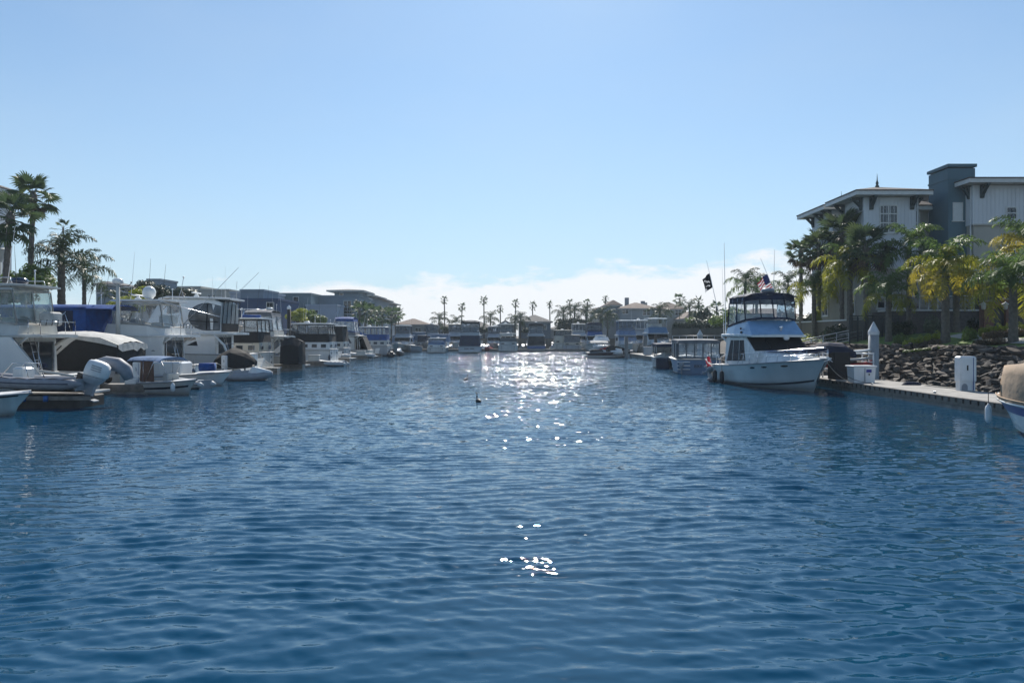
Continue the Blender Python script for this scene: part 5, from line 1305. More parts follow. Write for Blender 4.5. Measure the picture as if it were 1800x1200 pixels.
# brick gateway with lanterns
gw = empty('brick_gateway', (35.1, 54.3, 3.25)); tag(gw, 'brick pillar gateway with two lanterns in front of the dark building base', 'gateway')
for x, h in ((-0.25, 2.45), (1.35, 2.6)):
    pm = empty('gate_pillar', (x, 0, 0)); pm.parent = gw
    b = MB(); b.box(-0.36, 0.36, -0.3, 0.3, 0, h - 0.12); b.build('pillar_shaft', BRICK, pm); b = MB(); b.box(-0.42, 0.42, -0.36, 0.36, h - 0.117, h, 0.02); b.build('pillar_cap', CONC, pm)
b = MB(); b.box(0.112, 0.988, -0.2, 0.2, 1.95, 2.3); b.build('brick_lintel', BRICK, gw)
b = MB(); b.box(0.112, 0.988, -0.05, 0.05, 0, 1.947); b.build('gate_door', BLACKP, gw)
LANT = mat('frosted lantern glass', (0.62, 0.62, 0.58), 0.4, var=0.05)
for x in (-0.75, 0.85):
    ln = empty('wall_lantern', (x, -0.42, 1.75)); ln.parent = gw
    b = MB(); b.lathe([(0.07, 0), (0.13, 0.05), (0.17, 0.34), (0.15, 0.36)], (0, 0, 0), 8); b.build('lantern_glass', LANT, ln); b = MB(); b.lathe([(0.30, 0.363), (0.30, 0.39), (0.06, 0.52), (0.02, 0.6)], (0, 0, 0), 10); b.build('lantern_hood', FASC, ln)
    b = MB(); b.tube([(0.0, 0.02, 0.55), (0.15, 0.1, 0.6), (0.25, 0.18, 0.5)], 0.025, 5); b.build('lantern_arm', BLACKP, ln)
# security gate at the head of the gangway
SCR = mat('dark mesh screen', (0.05, 0.06, 0.065), 0.7, metal=0.3, var=0.15)
sg = empty('security_gate', (27.2, 59.6, 2.35)); tag(sg, 'dark metal screen gate at the top of the gangway behind the capped pile', 'gate')
for i in range(7): b = MB(); b.box(i * 0.66 - 0.04, i * 0.66 + 0.04, -0.04, 0.04, 0, 2.3); b.build('gate_post', SCR, sg)
for i in range(6):
    e = empty('gate_panel', (i * 0.66, 0, 0)); e.parent = sg
    b = MB()
    for k in range(8): b.box(0.05 + k * 0.075, 0.05 + k * 0.075 + 0.04, -0.012, 0.012, 0.1, 2.2)
    struct(b.build('screen_bars', SCR, e), 'stuff')
b = MB(); b.box(-0.04, 4.0, -0.045, 0.045, 2.303, 2.37); b.build('gate_rail', SCR, sg)
gg = empty('gangway', (27.9, 59.9, 2.4)); tag(gg, 'sloping metal gangway with railings running down behind the white yacht', 'gangway')
gd = Vector((-3.4, 12.4, -1.75)); gs = Vector((12.4, 3.4, 0)).normalized() * 0.6
b = MB(); b.poly([-gs, gs, gs + gd, -gs + gd], (0, 0, 0.12)); recalc(b.build('gangway_deck', ALU, gg))
for sd_ in (1, -1):
    b = MB(); o_ = gs * sd_
    for hh in (1.15, 0.8, 0.55, 0.32): b.tube([o_ + Vector((0, 0, hh)), o_ + gd + Vector((0, 0, hh))], 0.035 if hh > 1 else 0.018, 5)
    b.build('gangway_rail', ALU, gg)
    for i in range(9):
        b = MB(); q = o_ + gd * (i / 8); b.tube([q, q + Vector((0, 0, 1.15))], 0.025, 5); b.build('rail_post', ALU, gg)

# ------------------------------------------------------------------ palms, shrubs and hedges on the right bank
def pb(px, Y): X = (px - CX) / F * Y; return (X, Y, ground_z(X, Y))
def hub(py, Y): return HC + (HY - py) / F * Y
for label, px, Y, py, n, s_, tones, seed, r in (
    ('large feather palm with golden hanging fronds in front of the dark tower', 1662, 49.6, 470, 22, 1.12, 'ggyyoo', 1, 0.27),
    ('feather palm partly hidden behind the golden fronded palm', 1681, 54.0, 492, 18, 1.0, 'ggyo', 2, 0.24),
    ('rightmost feather palm with drooping green fronds beside the brick gateway', 1781, 44.5, 492, 20, 1.12, 'gggy', 3, 0.26),
    ('tall feather palm with sparse fronds before the recessed windows', 1598, 58.0, 436, 17, 1.15, 'gggg', 4, 0.22),
    ('short feather palm with curling green fronds by the security gate', 1562, 55.5, 512, 17, 1.0, 'gggy', 5, 0.24),
    ('bright yellow green feather palm right of the yacht bimini', 1494, 62.5, 470, 22, 1.25, 'gyyy', 6, 0.26),
    ('small yellowish feather palm just behind the yacht flybridge', 1431, 70.0, 505, 18, 1.1, 'ggyy', 7, 0.24),
    ('feather palm with pinkish dry fronds cut by the right picture edge', 1806, 50.0, 425, 19, 1.1, 'ggoo', 8, 0.24)):
    bp = pb(px, Y); queen_palm(label, bp, hub(py, Y) - bp[2] - 0.45, r, n, s_, tones, seed)
for label, px, Y, py, n, s_, seed in (
    ('fan palm standing furthest left against the sky by the condominium', 1408, 74.0, 446, 30, 1.0, 1),
    ('bushy dark fan palm second from the left by the condominium', 1440, 70.5, 440, 34, 1.25, 2),
    ('tallest fan palm in front of the white tower corner', 1480, 66.0, 412, 36, 1.35, 3),
    ('dark fan palm crowding the band of the white tower wall', 1522, 60.5, 440, 36, 1.3, 4)):
    bp = pb(px, Y); fan_palm(label, bp, hub(py, Y) - bp[2], 0.2, n, s_, seed, group='fan palms by the condominium')
def gb(px, Y, dz=0.0): X = (px - CX) / F * Y; return (X, Y, ground_z(X, Y) + dz)
bush('large pale leaved shrub left of the golden palm trunk', gb(1640, 55), 0.95, 0.9, 1.25, 'p', 1)
bush('round bright green shrub right of the golden palm trunk', gb(1703, 48.6), 0.62, 0.6, 0.95, 'm', 2)
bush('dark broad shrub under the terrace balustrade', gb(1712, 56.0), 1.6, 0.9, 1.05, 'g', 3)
bush('spiky green clump beside the security gate post', gb(1584, 52.5), 0.55, 0.5, 0.9, 'm', 4)
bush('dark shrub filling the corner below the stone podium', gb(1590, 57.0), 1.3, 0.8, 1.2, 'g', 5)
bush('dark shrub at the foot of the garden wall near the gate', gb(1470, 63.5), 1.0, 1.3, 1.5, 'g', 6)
bush('low yellow green shrub at the water edge behind the yacht', gb(1424, 68.0, -0.2), 0.9, 1.2, 0.9, 'y', 7)
bush('small yellow green clump on top of the garden wall', (29.0, 70.2, 4.45), 0.5, 0.7, 1.3, 'y', 1)
hedge('yellow green clipped hedge running between the palms', gb(1588, 50.9), gb(1650, 50.5), 0.45, 0.72, 'y', 1)
hedge('reddish brown low hedge in front of the yellow clipped hedge', gb(1597, 49.9), gb(1652, 49.4), 0.42, 0.5, 'r', 2)
hedge('long yellow green hedge below the brick gateway', gb(1722, 49.2), gb(1830, 47.0), 0.45, 0.72, 'y', 3)
hedge('dry brown hedge along the path under the brick gateway', gb(1728, 47.8), gb(1830, 45.4), 0.42, 0.55, 'r', 4)
hedge('olive groundcover spilling over the rock edge by the path', gb(1715, 46.2), gb(1765, 44.6), 0.6, 0.42, 'r', 5)
hedge('green groundcover fringe along the top of the rocks', gb(1590, 49.2), gb(1700, 46.8), 0.45, 0.22, 'm', 6)
b = MB(); b.box(-0.12, 0.12, -0.12, 0.12, 0, 0.55, 0.02); b.lathe([(0.16, 0.553), (0.16, 0.6), (0.04, 0.66)], (0, 0, 0), 8); tag(b.build('garden_bollard', BLACKP, None, gb(1601, 49.9)), 'small dark bollard light standing on the lawn near the rocks', 'bollard')

# ================================================================== LEFT BANK
b = MB(); yl = [-60, 0, 20, 40, 60, 80, 100, 125, 165]
b.loft([[(-33.5, y, -0.6), (-35.5, y, 2.2), (-40, y, 2.4), (-400, y, 2.6)] for y in yl], closed=False); struct(recalc(b.build('left_bank_ground', PLANT)))
b = MB(); b.box(-34.4, -34.1, 10, 165, 0.3, 2.9); o = b.build('sea_wall', RW); tag(o, 'brown sea wall running behind the boats on the left side', 'wall')
# main walkway and finger docks
dock_section(-33.0, -31.2, 20, 150, 'long concrete walkway dock behind the boats on the left side')
for i, y in enumerate((33.9, 39.9, 46.3, 53.0, 60.0, 67.2, 75.5, 86.5, 97.0, 107.5, 117.5)):
    dock_section(-31.2, -18.9 if i else -19.6, y - 0.5, y + 0.5, ('narrow finger dock beside the ' + ('grey inflatable with the big white outboard', 'black canvas covered boat', 'small open boat with blue bimini', 'white sportfisher with clear curtains', 'yacht with round dark-edged curtain windows', 'cruiser with blue rolls on its hardtop', 'cruiser with grey enclosed bridge', 'tall white cruiser with stern portholes', 'boat with the all-black enclosure', 'boat with the bright blue bimini', 'boat with navy cloth skirts')[i]), group='finger docks on the left side')
    if i in (1, 3, 5, 8):
        cleat((-19.2, y - 0.35, DZ), 0, ('cleat at the end of the finger dock beside the ' + {1: 'black canvas covered boat', 3: 'white sportfisher', 5: 'cruiser with blue rolls', 8: 'boat with the all-black enclosure'}[i]))
pile(P(508, 590, 78)[:2], HC + (HY - 536) / F * 78, 0.2, 'tall slim black pile rising beside the black skirted cruiser', True, TIMD, WHITEP, ch=0.25)
for px, Y, h, l in ((560, 96, 3.0, 'short dark pile half hidden behind the all-black enclosure boat'), (676, 118, 3.0, 'dark pile at the far end of the left row')):
    pile(P(px, 600, Y)[:2], h, 0.2, l, False, TIMD)

# ---- L1: white sportfisher at the left edge: tall clear-curtained bridge overhanging the cockpit
L1c = (-21.8, 37.4)
GREENV = vinyl('greenish vinyl curtain', (0.70, 0.78, 0.77), 0.14)
s1, S1H = sedan('white convertible sportfisher cut by the left edge with rod holders on its bridge', L1c, PI, 1.0, hull=GEL2, house=GEL2, canvas=CANW, topm=GEL2, vin=GREENV, hard=True, rad=None,
      ant=((3.4, 0.9, 2.5),), rods=True, detail=2, top_z=5.55, fb_z=3.05, L=12.6, cockpit_cover=None)
radar(s1, (3.2, -0.1, 5.72), 'dome', NAVY, 1.35)
b = MB()
for sy in (1, -1): b.tube([(2.6, sy * 1.3, 5.66), (2.7, sy * 1.3, 5.95), (4.6, sy * 1.3, 5.95), (4.7, sy * 1.3, 5.66)], 0.02, 5)
b.build('roof_rail', CHROME, s1)
b = MB(); b.tube([(2.4, 1.55, 3.0), (0.9, 1.75, 1.25)], 0.05, 6); b.build('cockpit_strut', GEL2, s1)
b = MB(); b.poly([(2.25, 1.90, 3.04), (0.75, 1.93, 1.16), (6.4, 1.93, 1.25), (5.4, 1.88, 3.04)], (0, 0.04, 0)); recalc(b.build('sloping_side_wing', GEL, s1))
b = MB(); b.tube([(2.2, 1.97, 3.02), (0.72, 1.99, 1.16)], 0.03, 5); b.build('wing_moulding', GEL, s1)
b = MB(); b.box(1.2, 1.9, -0.5, 0.4, 3.6, 4.3, 0.08); b.build('folded_cover', CANW, s1)

# ---- L2: grey rigid inflatable on its float with a large white outboard
RIBL = (-18.75, 32.6, 0.72)
rib = dinghy('long grey rigid inflatable on a low float at the left edge', RIBL, PI - 0.06, 1.0, RUBG, GEL2, L=5.2, r0=0.27, w=2.0, band=NAVY, name='rigid_inflatable', bow=0.25)
ob = outboard(rib, -0.05, 0.0, 0.58, WHITEP, 1.35, -0.30)
b = MB(); b.tube([(0.2, 0.55, 0.62), (0.9, 0.6, 0.75), (1.8, 0.5, 0.85)], 0.06, 6); b.build('rolled_oar_bag', CANW, rib)
b = MB(); b.tube([(2.3, -0.5, 0.5), (2.5, -0.45, 1.15), (3.1, -0.4, 1.2), (3.6, -0.45, 0.6)], 0.025, 6); b.tube([(2.3, 0.5, 0.5), (2.5, 0.45, 1.15), (3.1, 0.4, 1.2), (3.6, 0.45, 0.6)], 0.025, 6); b.build('console_frame', CHROME, rib)
b = MB(); b.box(2.6, 3.2, -0.35, 0.35, 0.3, 1.0, 0.08); b.build('console', GEL, rib)
b = MB(); R = []
for i in range(9):
    t = i / 8; R.append(t)
b.tube([(-0.1 + 0.0, -0.3, 1.0), (-0.5, -0.32, 1.12), (-1.0, -0.32, 1.05), (-1.35, -0.32, 0.8), (-1.5, -0.3, 0.4)], [0.30, 0.32, 0.32, 0.30, 0.2], 12)
tag(b.build('spare_inflatable_tube', RUBG, None, (-18.75, 33.0, 0.75)), 'fat grey inflatable tube end curling over the big white outboard', 'inflatable')
bpy.context.view_layer.update()
sp = bpy.data.objects['spare_inflatable_tube']; sp.rotation_euler.z = PI
fl = empty('float_pontoon', (-20.6, 32.6, 0)); tag(fl, 'low dark float carrying the grey rigid inflatable', 'float')
b = MB(); b.box(-2.2, 2.1, -1.0, 1.0, -0.3, 0.5, 0.05); b.build('float_body', TIMD, fl); b = MB(); b.box(-2.2, 2.6, -1.06, -1.0, 0.35, 0.52); b.build('float_rail', TIMB, fl)
for k, x in enumerate((-0.2, 0.75)):
    b = MB(); b.tube([(0, 0, -0.12), (0, 0, 0.12)], 0.1, 8); tag(b.build('dock_bumper', mat('blue bumper', (0.04, 0.13, 0.35), 0.5), None, (-20.6 + x, 31.48, 0.42)), ('left' if k == 0 else 'right') + ' one of two blue bumpers on the float under the grey inflatable', 'bumper', 'blue bumpers')
sk, SKH = skiff('low pale skiff hull pointing in from the lower left edge', (-24.4, 28.6), 0.06, 1.0, hull=mat('pale aqua hull', (0.50, 0.58, 0.58), 0.35, var=0.12, streak=True), L=5.6, B=1.9, engine=None, stripe2=(STRIPE, 0.78, 0.9))

# ---- L3: boat under a black cover with a bleached top
c3 = (-22.1, 43.2)
b3 = boat_root('covered_cruiser', 'cruiser hidden under a black canvas tent with bleached roof panel', 'boat', c3, PI)
H3 = Hull(9.5, 3.4, 1.0, 1.5); H3.build(b3, GEL2, STRIPE, cock=0.3)
b = MB(); st3 = ((0.1, 1.62, 1.0, 2.55, 2.75), (1.0, 1.7, 1.0, 2.95, 3.15), (2.6, 1.7, 1.05, 3.12, 3.34), (4.2, 1.68, 1.1, 3.08, 3.30), (5.4, 1.6, 1.15, 2.9, 3.1), (7.2, 1.2, 1.25, 2.0, 2.15), (9.0, 0.3, 1.4, 1.6, 1.7))
R = [[(x, -w, z0), (x, -w, zs_), (x, -w * 0.5, zr), (x, w * 0.5, zr), (x, w, zs_), (x, w, z0)] for x, w, z0, zs_, zr in st3]
b.loft([r[:2] for r in R], closed=False); b.loft([r[4:] for r in R], closed=False); b.add(R[0], [tuple(range(6))]); b.build('tent_wall', CANB, b3)
b = MB(); N_ = 10; RR = []
for x, w, z0, zs_, zr in st3:
    RR.append([(x - (0.08 if x < 0.5 else 0), w * 1.02 * (2 * j / N_ - 1), (zs_ + (zr - zs_) * (1 - abs(2 * j / N_ - 1) ** 2)) + 0.02 + random.uniform(-0.03, 0.03)) for j in range(N_ + 1)])
b.loft(RR, closed=False, smooth=True)
b.loft([[(x, w * 1.02, zs_ + 0.02), (x + random.uniform(-.05, .05), w * 1.035, zs_ - random.uniform(0.08, 0.3))] for x, w, z0, zs_, zr in st3], closed=False)
b.loft([[(0.02, 1.65 * (2 * j / 8 - 1), 2.60 + 0.15 * (1 - abs(2 * j / 8 - 1))) for j in range(9)], [(0.0, 1.66 * (2 * j / 8 - 1), 2.30 + random.uniform(-0.12, 0.12)) for j in range(9)]], closed=False)
b.build('tent_roof', CANW, b3)
b = MB(); b.poly([(4.75, 1.72, 1.62), (4.35, 1.72, 1.25), (2.6, 1.73, 2.75), (2.15, 1.73, 3.02), (2.75, 1.73, 3.05), (3.25, 1.73, 2.75)], (0, 0.02, 0)); pan = recalc(b.build('bleached_panel', CANW, b3))
b = MB()
for q0, q1 in (((4.1, 1.9), (3.55, 2.35)), ((3.95, 1.82), (3.6, 2.0)), ((3.75, 2.35), (3.6, 2.1)), ((3.5, 2.2), (3.15, 2.55))): b.tube([(q0[0], 1.757, q0[1]), (q1[0], 1.757, q1[1])], 0.035, 4)
b.build('script_logo', CANB, b3)
outboard(b3, -0.1, 0.8, 0.6, RUBG, 0.9)

# ---- L4: boat behind with royal blue enclosure and white radar mast
c4 = (-24.6, 48.4)
b4 = boat_root('trawler', 'boat under a royal blue canvas enclosure with a white radar mast', 'boat', c4, PI)
H4 = Hull(11.0, 3.8, 1.6, 2.0); H4.build(b4, GEL2, STRIPE, cock=0.2)
curtains(b4, [(2.4, 1.6, 2.9), (2.4, -1.6, 2.9), (9.2, -1.6, 2.9), (9.2, 1.6, 2.9), (2.4, 1.6, 2.9)], [(2.4, 1.55, 4.9), (2.4, -1.55, 4.9), (8.9, -1.55, 4.9), (8.9, 1.55, 4.9), (2.4, 1.55, 4.9)], (2, 3, 2, 1), None, CANBL, 0.98, 1.0)
b = MB(); b.poly([(3.2, 1.62, 3.05), (5.2, 1.62, 3.05), (5.1, 1.58, 4.7), (3.2, 1.58, 4.7)], (0, 0.02, 0)); b.build('curtain_panel', CANN, b4)
b = MB(); b.tube([(5.1, 1.66, 3.1), (3.6, 1.63, 4.65)], 0.03, 5); b.tube([(3.2, 1.66, 3.2), (3.7, 1.63, 4.6)], 0.03, 5); b.tube([(2.5, 1.66, 3.05), (4.7, 1.66, 3.05)], 0.025, 5); b.build('enclosure_frame', CHROME, b4)
bimini(b4, 0.7, 9.1, 1.66, 4.98, CANBL, crown=0.12, droop=0.18, pipes=False)
dh = Shell([(1.2, 1.6, 1.55, 1.6, 2.9), (8.0, 1.5, 1.4, 1.7, 2.9), (9.0, 1.2, 1.0, 1.8, 2.2)]); dh.build('deckhouse', GEL2, b4)
ms = empty('radar_mast', (0.55, 1.2, 2.4)); ms.parent = b4
b = MB(); b.tube([(0, 0, 0), (0, 0, 4.0)], [0.15, 0.11], 10); b.build('mast', GEL2, ms)
b = MB(); b.lathe([(0.2, 4.0), (0.32, 4.06), (0.32, 4.26), (0.24, 4.33), (0.05, 4.38)], (0, 0, 0), 14); b.build('mast_dome', GEL, ms)
b = MB(); b.tube([(0, 0, 3.85), (-0.7, 0, 3.9), (-0.85, 0, 4.05)], 0.025, 5); b.tube([(0, 0, 3.7), (-0.75, 0, 3.55)], 0.025, 5); b.ball((-0.85, 0, 4.1), 0.06, 0.06, 0.06, 6, 4); b.build('mast_lights', BLACKP, ms)
b = MB(); b.tube([(0, 0, 3.6), (-6.5, 0, 1.9)], 0.02, 4); b.build('stay', CHROME, ms)
b = MB(); b.box(1.6, 2.6, 1.2, 1.75, 2.62, 3.0, 0.1); b.tube([(0.0, 1.8, 2.9), (3.0, 1.8, 2.9)], 0.02, 5); b.build('life_raft_canister', GEL, b4)

# ---- L5: white sportfisher with clear curtains and satellite dome
s5, S5H = sedan('white sportfisher with clear curtained bridge and big satellite dome', (-20.9, 50.6), PI, (1.05, 1.0, 1.0), hull=GEL, house=GEL, canvas=CANW, topm=GEL, vin=VINYL, hard=True, rad=None, ant=(), rods=True, detail=2, top_z=5.42, fb_z=3.05, L=12.0, fb_front=GEL)
radar(s5, (3.6, 0.3, 5.62), 'ball', GEL, 1.15); radar(s5, (4.6, -0.3, 5.55), 'bar')
b = MB()
for q in (-0.25, 0.25): b.tube([(1.9 + q, -0.6, 5.5), (1.9, -0.6, 6.3)], 0.02, 5)
b.tube([(1.9, -0.6, 6.3), (1.75, -0.6, 7.1)], 0.018, 5); b.ball((1.75, -0.6, 7.15), 0.07, 0.07, 0.07, 6, 4); b.build('light_mast', ALU, s5)
b = MB(); b.poly([(1.95, 1.62, 3.05), (2.6, 1.66, 1.5), (6.4, 1.72, 1.5), (5.6, 1.62, 3.9), (3.0, 1.58, 3.75)], (0, 0.03, 0)); b.build('side_wing', GEL, s5)
# ---- L6: small open boat with blue bimini, outboard, brown side tarp
s6, S6H = skiff('small open boat with faded blue bimini, brown tarp and black outboard', (-20.6, 40.9), -0.5, 0.9, hull=GEL2, L=5.2, B=2.0, engine=BLACKP, tilt=-0.5, es=1.15, stripe2=(STRIPE, 0.3, 0.5))
bimini(s6, 0.2, 3.2, 0.95, 2.05, CANLB, crown=0.14, droop=0.1, zb=0.7, wb=0.95)
b = MB(); b.poly([(1.4, -0.96, 0.75), (2.7, -0.94, 0.75), (2.6, -0.92, 1.95), (1.5, -0.94, 1.95)], (0, 0.02, 0)); b.build('brown_tarp', BROWN, s6)
b = MB(); b.box(2.7, 3.2, -0.4, 0.4, 0.4, 1.25, 0.06); b.build('helm_console', GEL2, s6)
fender(tuple(on_boat((-20.6, 40.9), -0.5, (3.9, -0.82, 0.42))), 0.45, 0.12, GEL, 'white fender on the bow of the small blue bimini boat', None, 0.3)
# ---- L7: small grey inflatable tied beside it
dinghy('small dark grey inflatable with white top trim floating by the fingers', (-18.0, 43.5), PI - 0.3, 1.0, RUBW, RUBB, L=2.6, r0=0.22, w=1.5, band=NAVY)
# ---- L5b: low white cruiser deck with blue cushion in front of the sportfisher
s5b, _ = skiff('low white day boat with a bright blue rolled cover on its bow', (-23.6, 46.0), 0.0, 1.0, hull=GEL, L=6.2, B=2.3, engine=None, stripe=None, stripe2=(TRIM, 0.85, 0.9))
b = MB(); b.tube([(4.4, -0.55, 1.18), (5.3, -0.45, 1.2)], 0.26, 10); b.build('rolled_cover', CANBL, s5b)
b = MB(); b.box(1.2, 3.4, -0.8, 0.8, 0.6, 1.5, 0.1); b.build('cabin', GEL, s5b)
# ---- L8: express bridge yacht with rounded curtain windows
c8 = (-20.4, 57.4)
VINYL_D = mat('smoky curtain', (0.10, 0.115, 0.13), 0.1, var=0.5, scale=1.2, coat=0.4)
b8 = boat_root('bridge_yacht', 'white motor yacht with big rounded dark-edged curtain windows and outriggers', 'boat', c8, PI)
H8 = Hull(13.0, 4.3, 1.7, 2.2, rake=1.2); H8.build(b8, GEL, STRIPE, cock=0.2); platform(b8, H8, 0.9)
d8 = Shell([(1.9, 1.9, 1.82, 1.7, 3.2), (7.5, 1.85, 1.7, 1.8, 3.2), (9.4, 1.4, 1.3, 1.95, 2.3)]); d8.build('deckhouse', GEL, b8)
o8 = Shell([(0.6, 1.7, 1.74, 3.18, 3.34), (2.0, 1.95, 2.0, 3.15, 3.34), (6.8, 1.9, 1.95, 3.15, 3.36), (7.6, 1.6, 1.6, 3.15, 3.3)]); o8.build('bridge_deck', GEL, b8)
w8 = Shell([(1.5, 1.86, 1.62, 3.35, 5.6), (2.1, 1.88, 1.64, 3.35, 5.85), (5.4, 1.86, 1.6, 3.35, 5.95), (6.4, 1.8, 1.5, 3.35, 5.5), (7.4, 1.6, 1.4, 3.35, 3.9)], 0.14); w8.build('bridge_house', GEL, b8)
oval = [(1.55, 0.08), (1.55, 0.93)] + [(2.5 + 1.45 * math.cos(a), 0.50 + 0.43 * math.sin(a)) for a in [PI / 2 - PI * k / 12 for k in range(13)]]
w8.window(b8, oval, VINYL_D, 'curtain_window', CANB)
d8.window(b8, [(3.2, 0.45), (6.9, 0.5), (6.5, 0.9), (3.4, 0.9)], WGLASS)
b = MB(); b.box(1.86, 1.9, -1.3, 1.2, 0.6, 3.0); b.build('cockpit_opening_shade', SMOKE, b8)  # dark slab standing for the shade inside the cockpit opening
w8.window(b8, [(4.7, 0.62), (5.5, 0.58), (5.9, 0.78), (5.5, 0.93), (4.7, 0.93)], SMOKE, 'curtain_window', CANB)
for sd_ in (1,):
    b = MB(); b.tube([w8.side(2.55, 0.1, sd_, 0.04), w8.side(2.55, 0.9, sd_, 0.04)], 0.035, 4); b.tube([w8.side(1.7, 0.36, sd_, 0.04), w8.side(3.85, 0.36, sd_, 0.04)], 0.03, 4); b.build('window_bar', CANB, b8)
tp8 = Shell([(0.9, 1.5, 1.55, 5.82, 5.94), (1.6, 1.75, 1.8, 5.84, 6.0), (5.6, 1.7, 1.75, 5.94, 6.08), (6.4, 1.4, 1.4, 5.86, 5.95)]); tp8.build('hardtop', GEL, b8)
curtains(b8, [(1.48, 1.7, 3.4), (1.48, -1.7, 3.4)], [(1.3, 1.6, 5.8), (1.3, -1.6, 5.8)], (4,), VINYL, CANB, 0.25, 0.98, 0.07)
radar(b8, (4.0, 0.2, 6.08), 'bar', GEL); radar(b8, (5.3, -0.4, 6.08), 'dome', BLACKP, 0.5)
for sy in (1, -1): antenna(b8, (4.6, sy * 1.9, 3.6), 4.6, (-4.6, sy * 0.3), ALU, 0.03, 'outrigger')
for k, h in ((2.4, 2.6), (3.4, 1.8), (1.5, 1.4)): antenna(b8, (k, -1.4, 6.0), h)
rodholders(b8, (5.6, 1.9, 2.6), (4.3, 1.95, 1.9), 4)
ladder(b8, (0.9, 1.2, 0.5), (1.5, 1.2, 3.3), 0.4, 7)
b = MB(); b.tube([(2.0, 1.86, 3.2), (1.2, 1.95, 2.4), (0.9, 2.0, 1.7)], 0.09, 8); b.build('cockpit_arch', GEL, b8)
# ---- L9: cruiser with white hardtop and blue rolls on top
s9, _ = aft_cabin('cream cruiser with white hardtop, black skirt and blue rolls on the roof', (-21.2, 64.0), PI, (1, 1, 1.04), hull=GEL2, house=CREAM, topm=GEL)
b = MB(); b.tube([(0.8, -0.7, 4.6), (2.4, -0.7, 4.62)], 0.13, 8); b.tube([(2.7, -0.4, 4.6), (3.7, -0.4, 4.6)], 0.10, 8); b.build('blue_roll', CANBL, s9)
cover_lump('covered_tender', 'black covered tender hanging over the water behind the cream cruiser', 'tender', (-20.0, 54.0, 0.0), PI, [(-1.3, 0.25, 0.95, 1.2, 1.35), (-0.7, 0.75, 0.75, 1.6, 1.95), (0.3, 0.9, 0.70, 1.9, 2.28), (1.3, 0.9, 0.75, 1.4, 1.75), (1.6, 0.6, 0.8, 1.2, 1.4)], CANB)
b = MB(); b.tube([(0, 0, 0), (0, 0, 0.85)], 0.06, 6); b.tube([(0.9, 0, 0), (0.9, 0, 0.85)], 0.06, 6); b.box(-0.6, 1.6, -0.8, 0.8, -0.6, 0.0, 0.03); tag(b.build('tender_chocks', GEL, None, (-20.4, 54.0, 0.55)), 'white float with posts carrying the black covered tender', 'float')
jet_ski('white watercraft on the float before the cream cruiser', (-19.6, 51.2), 0.1, WHITEP, GREYP, 1.0, 'personal watercraft')
# ---- L10: flybridge boat with grey enclosure behind
s10, _ = sedan('white flybridge cruiser with grey cloth curtains round its bridge', (-20.6, 71.5), PI, (1.0, 1, 0.96), hull=GEL2, house=GEL2, canvas=CANG, topm=CANG, enc='vinyl', vin=VINYL2, hard=False, rad='dome', ant=((2.6, 1.0, 3.0),), detail=2, fb_front=GEL2)
b = MB(); b.poly([(0.2, 1.9, 2.2), (1.5, 1.92, 1.5), (1.9, 1.9, 1.7), (0.7, 1.88, 2.75)], (0, 0.05, 0)); b.build('wind_deflector', GEL, s10)
# boat with crane-like radar arch and orange dinghy seat (behind, by the dark blue house)
s10b, _ = sedan('cruiser with open pipe tower and tan windscreen cover beyond the grey curtained boat', (-24.5, 79.0), PI, (1, 1, 1.05), hull=GEL2, house=GEL2, enc='none', hard=False, rad=None, ant=((1.2, 0, 4.6),), canvas=CANG, fb_front=CANT)
b = MB()
for x in (2.2, 2.9, 4.2, 5.0):
    for sy in (1, -1): b.tube([(x, sy * 1.5, 3.6), (x - 0.5, sy * 1.1, 5.6)], 0.03, 5)
for sy in (1, -1): b.tube([(1.4, sy * 1.1, 5.6), (5.2, sy * 1.1, 5.7)], 0.03, 5)
for x in (1.7, 3.0, 4.4): b.tube([(x, -1.1, 5.62), (x, 1.1, 5.62)], 0.03, 5)
b.build('pipe_tower', CHROME, s10b)
# ---- L11
s11, _ = aft_cabin('tall white cruiser with black skirt under clear curtains and stern portholes', (-19.7, 82.0), PI, (1.0, 1, 1.0), hull=GEL, house=GEL, topm=GEL)
cover_lump('covered_engine_stand', 'tall black covered shape at the end of the finger dock', 'covered gear', (-19.9, 67.2, 0.4), PI / 2, [(-1.1, 0.85, 0.2, 1.7, 1.9), (-0.4, 1.0, 0.15, 2.2, 2.6), (0.5, 1.0, 0.15, 2.1, 2.5), (1.1, 0.8, 0.2, 1.5, 1.7)], CANB)
dinghy('grey inflatable tied at the stern of the tall white cruiser', (-17.0, 75.5), PI - 0.1, 1.0, RUBW, RUBB, L=2.9, r0=0.22, w=1.5)
# ---- L12
s12, _ = aft_cabin('cruiser with an all-black canvas enclosure under a white hardtop', (-20.6, 92.5), PI, (1, 1, 0.98), hull=GREYG, house=GEL2, dark=True, topm=GEL)
dinghy('upright pale tender lashed behind the all-black enclosure boat', (-19.4, 88.0, 0.5), PI + 0.3, 0.9, RUBW, GEL2)
# ---- L13
s13, _ = sedan('flybridge cruiser with bright blue bimini and grey bridge cover', (-19.6, 103.0), PI, (1.0, 1, 0.98), hull=GEL2, house=GEL2, canvas=CANBL, topm=CANBL, enc='vinyl', vin=VINYL2, rad=None, ant=(), fb_front=CANG, cockpit_cover=CANB)
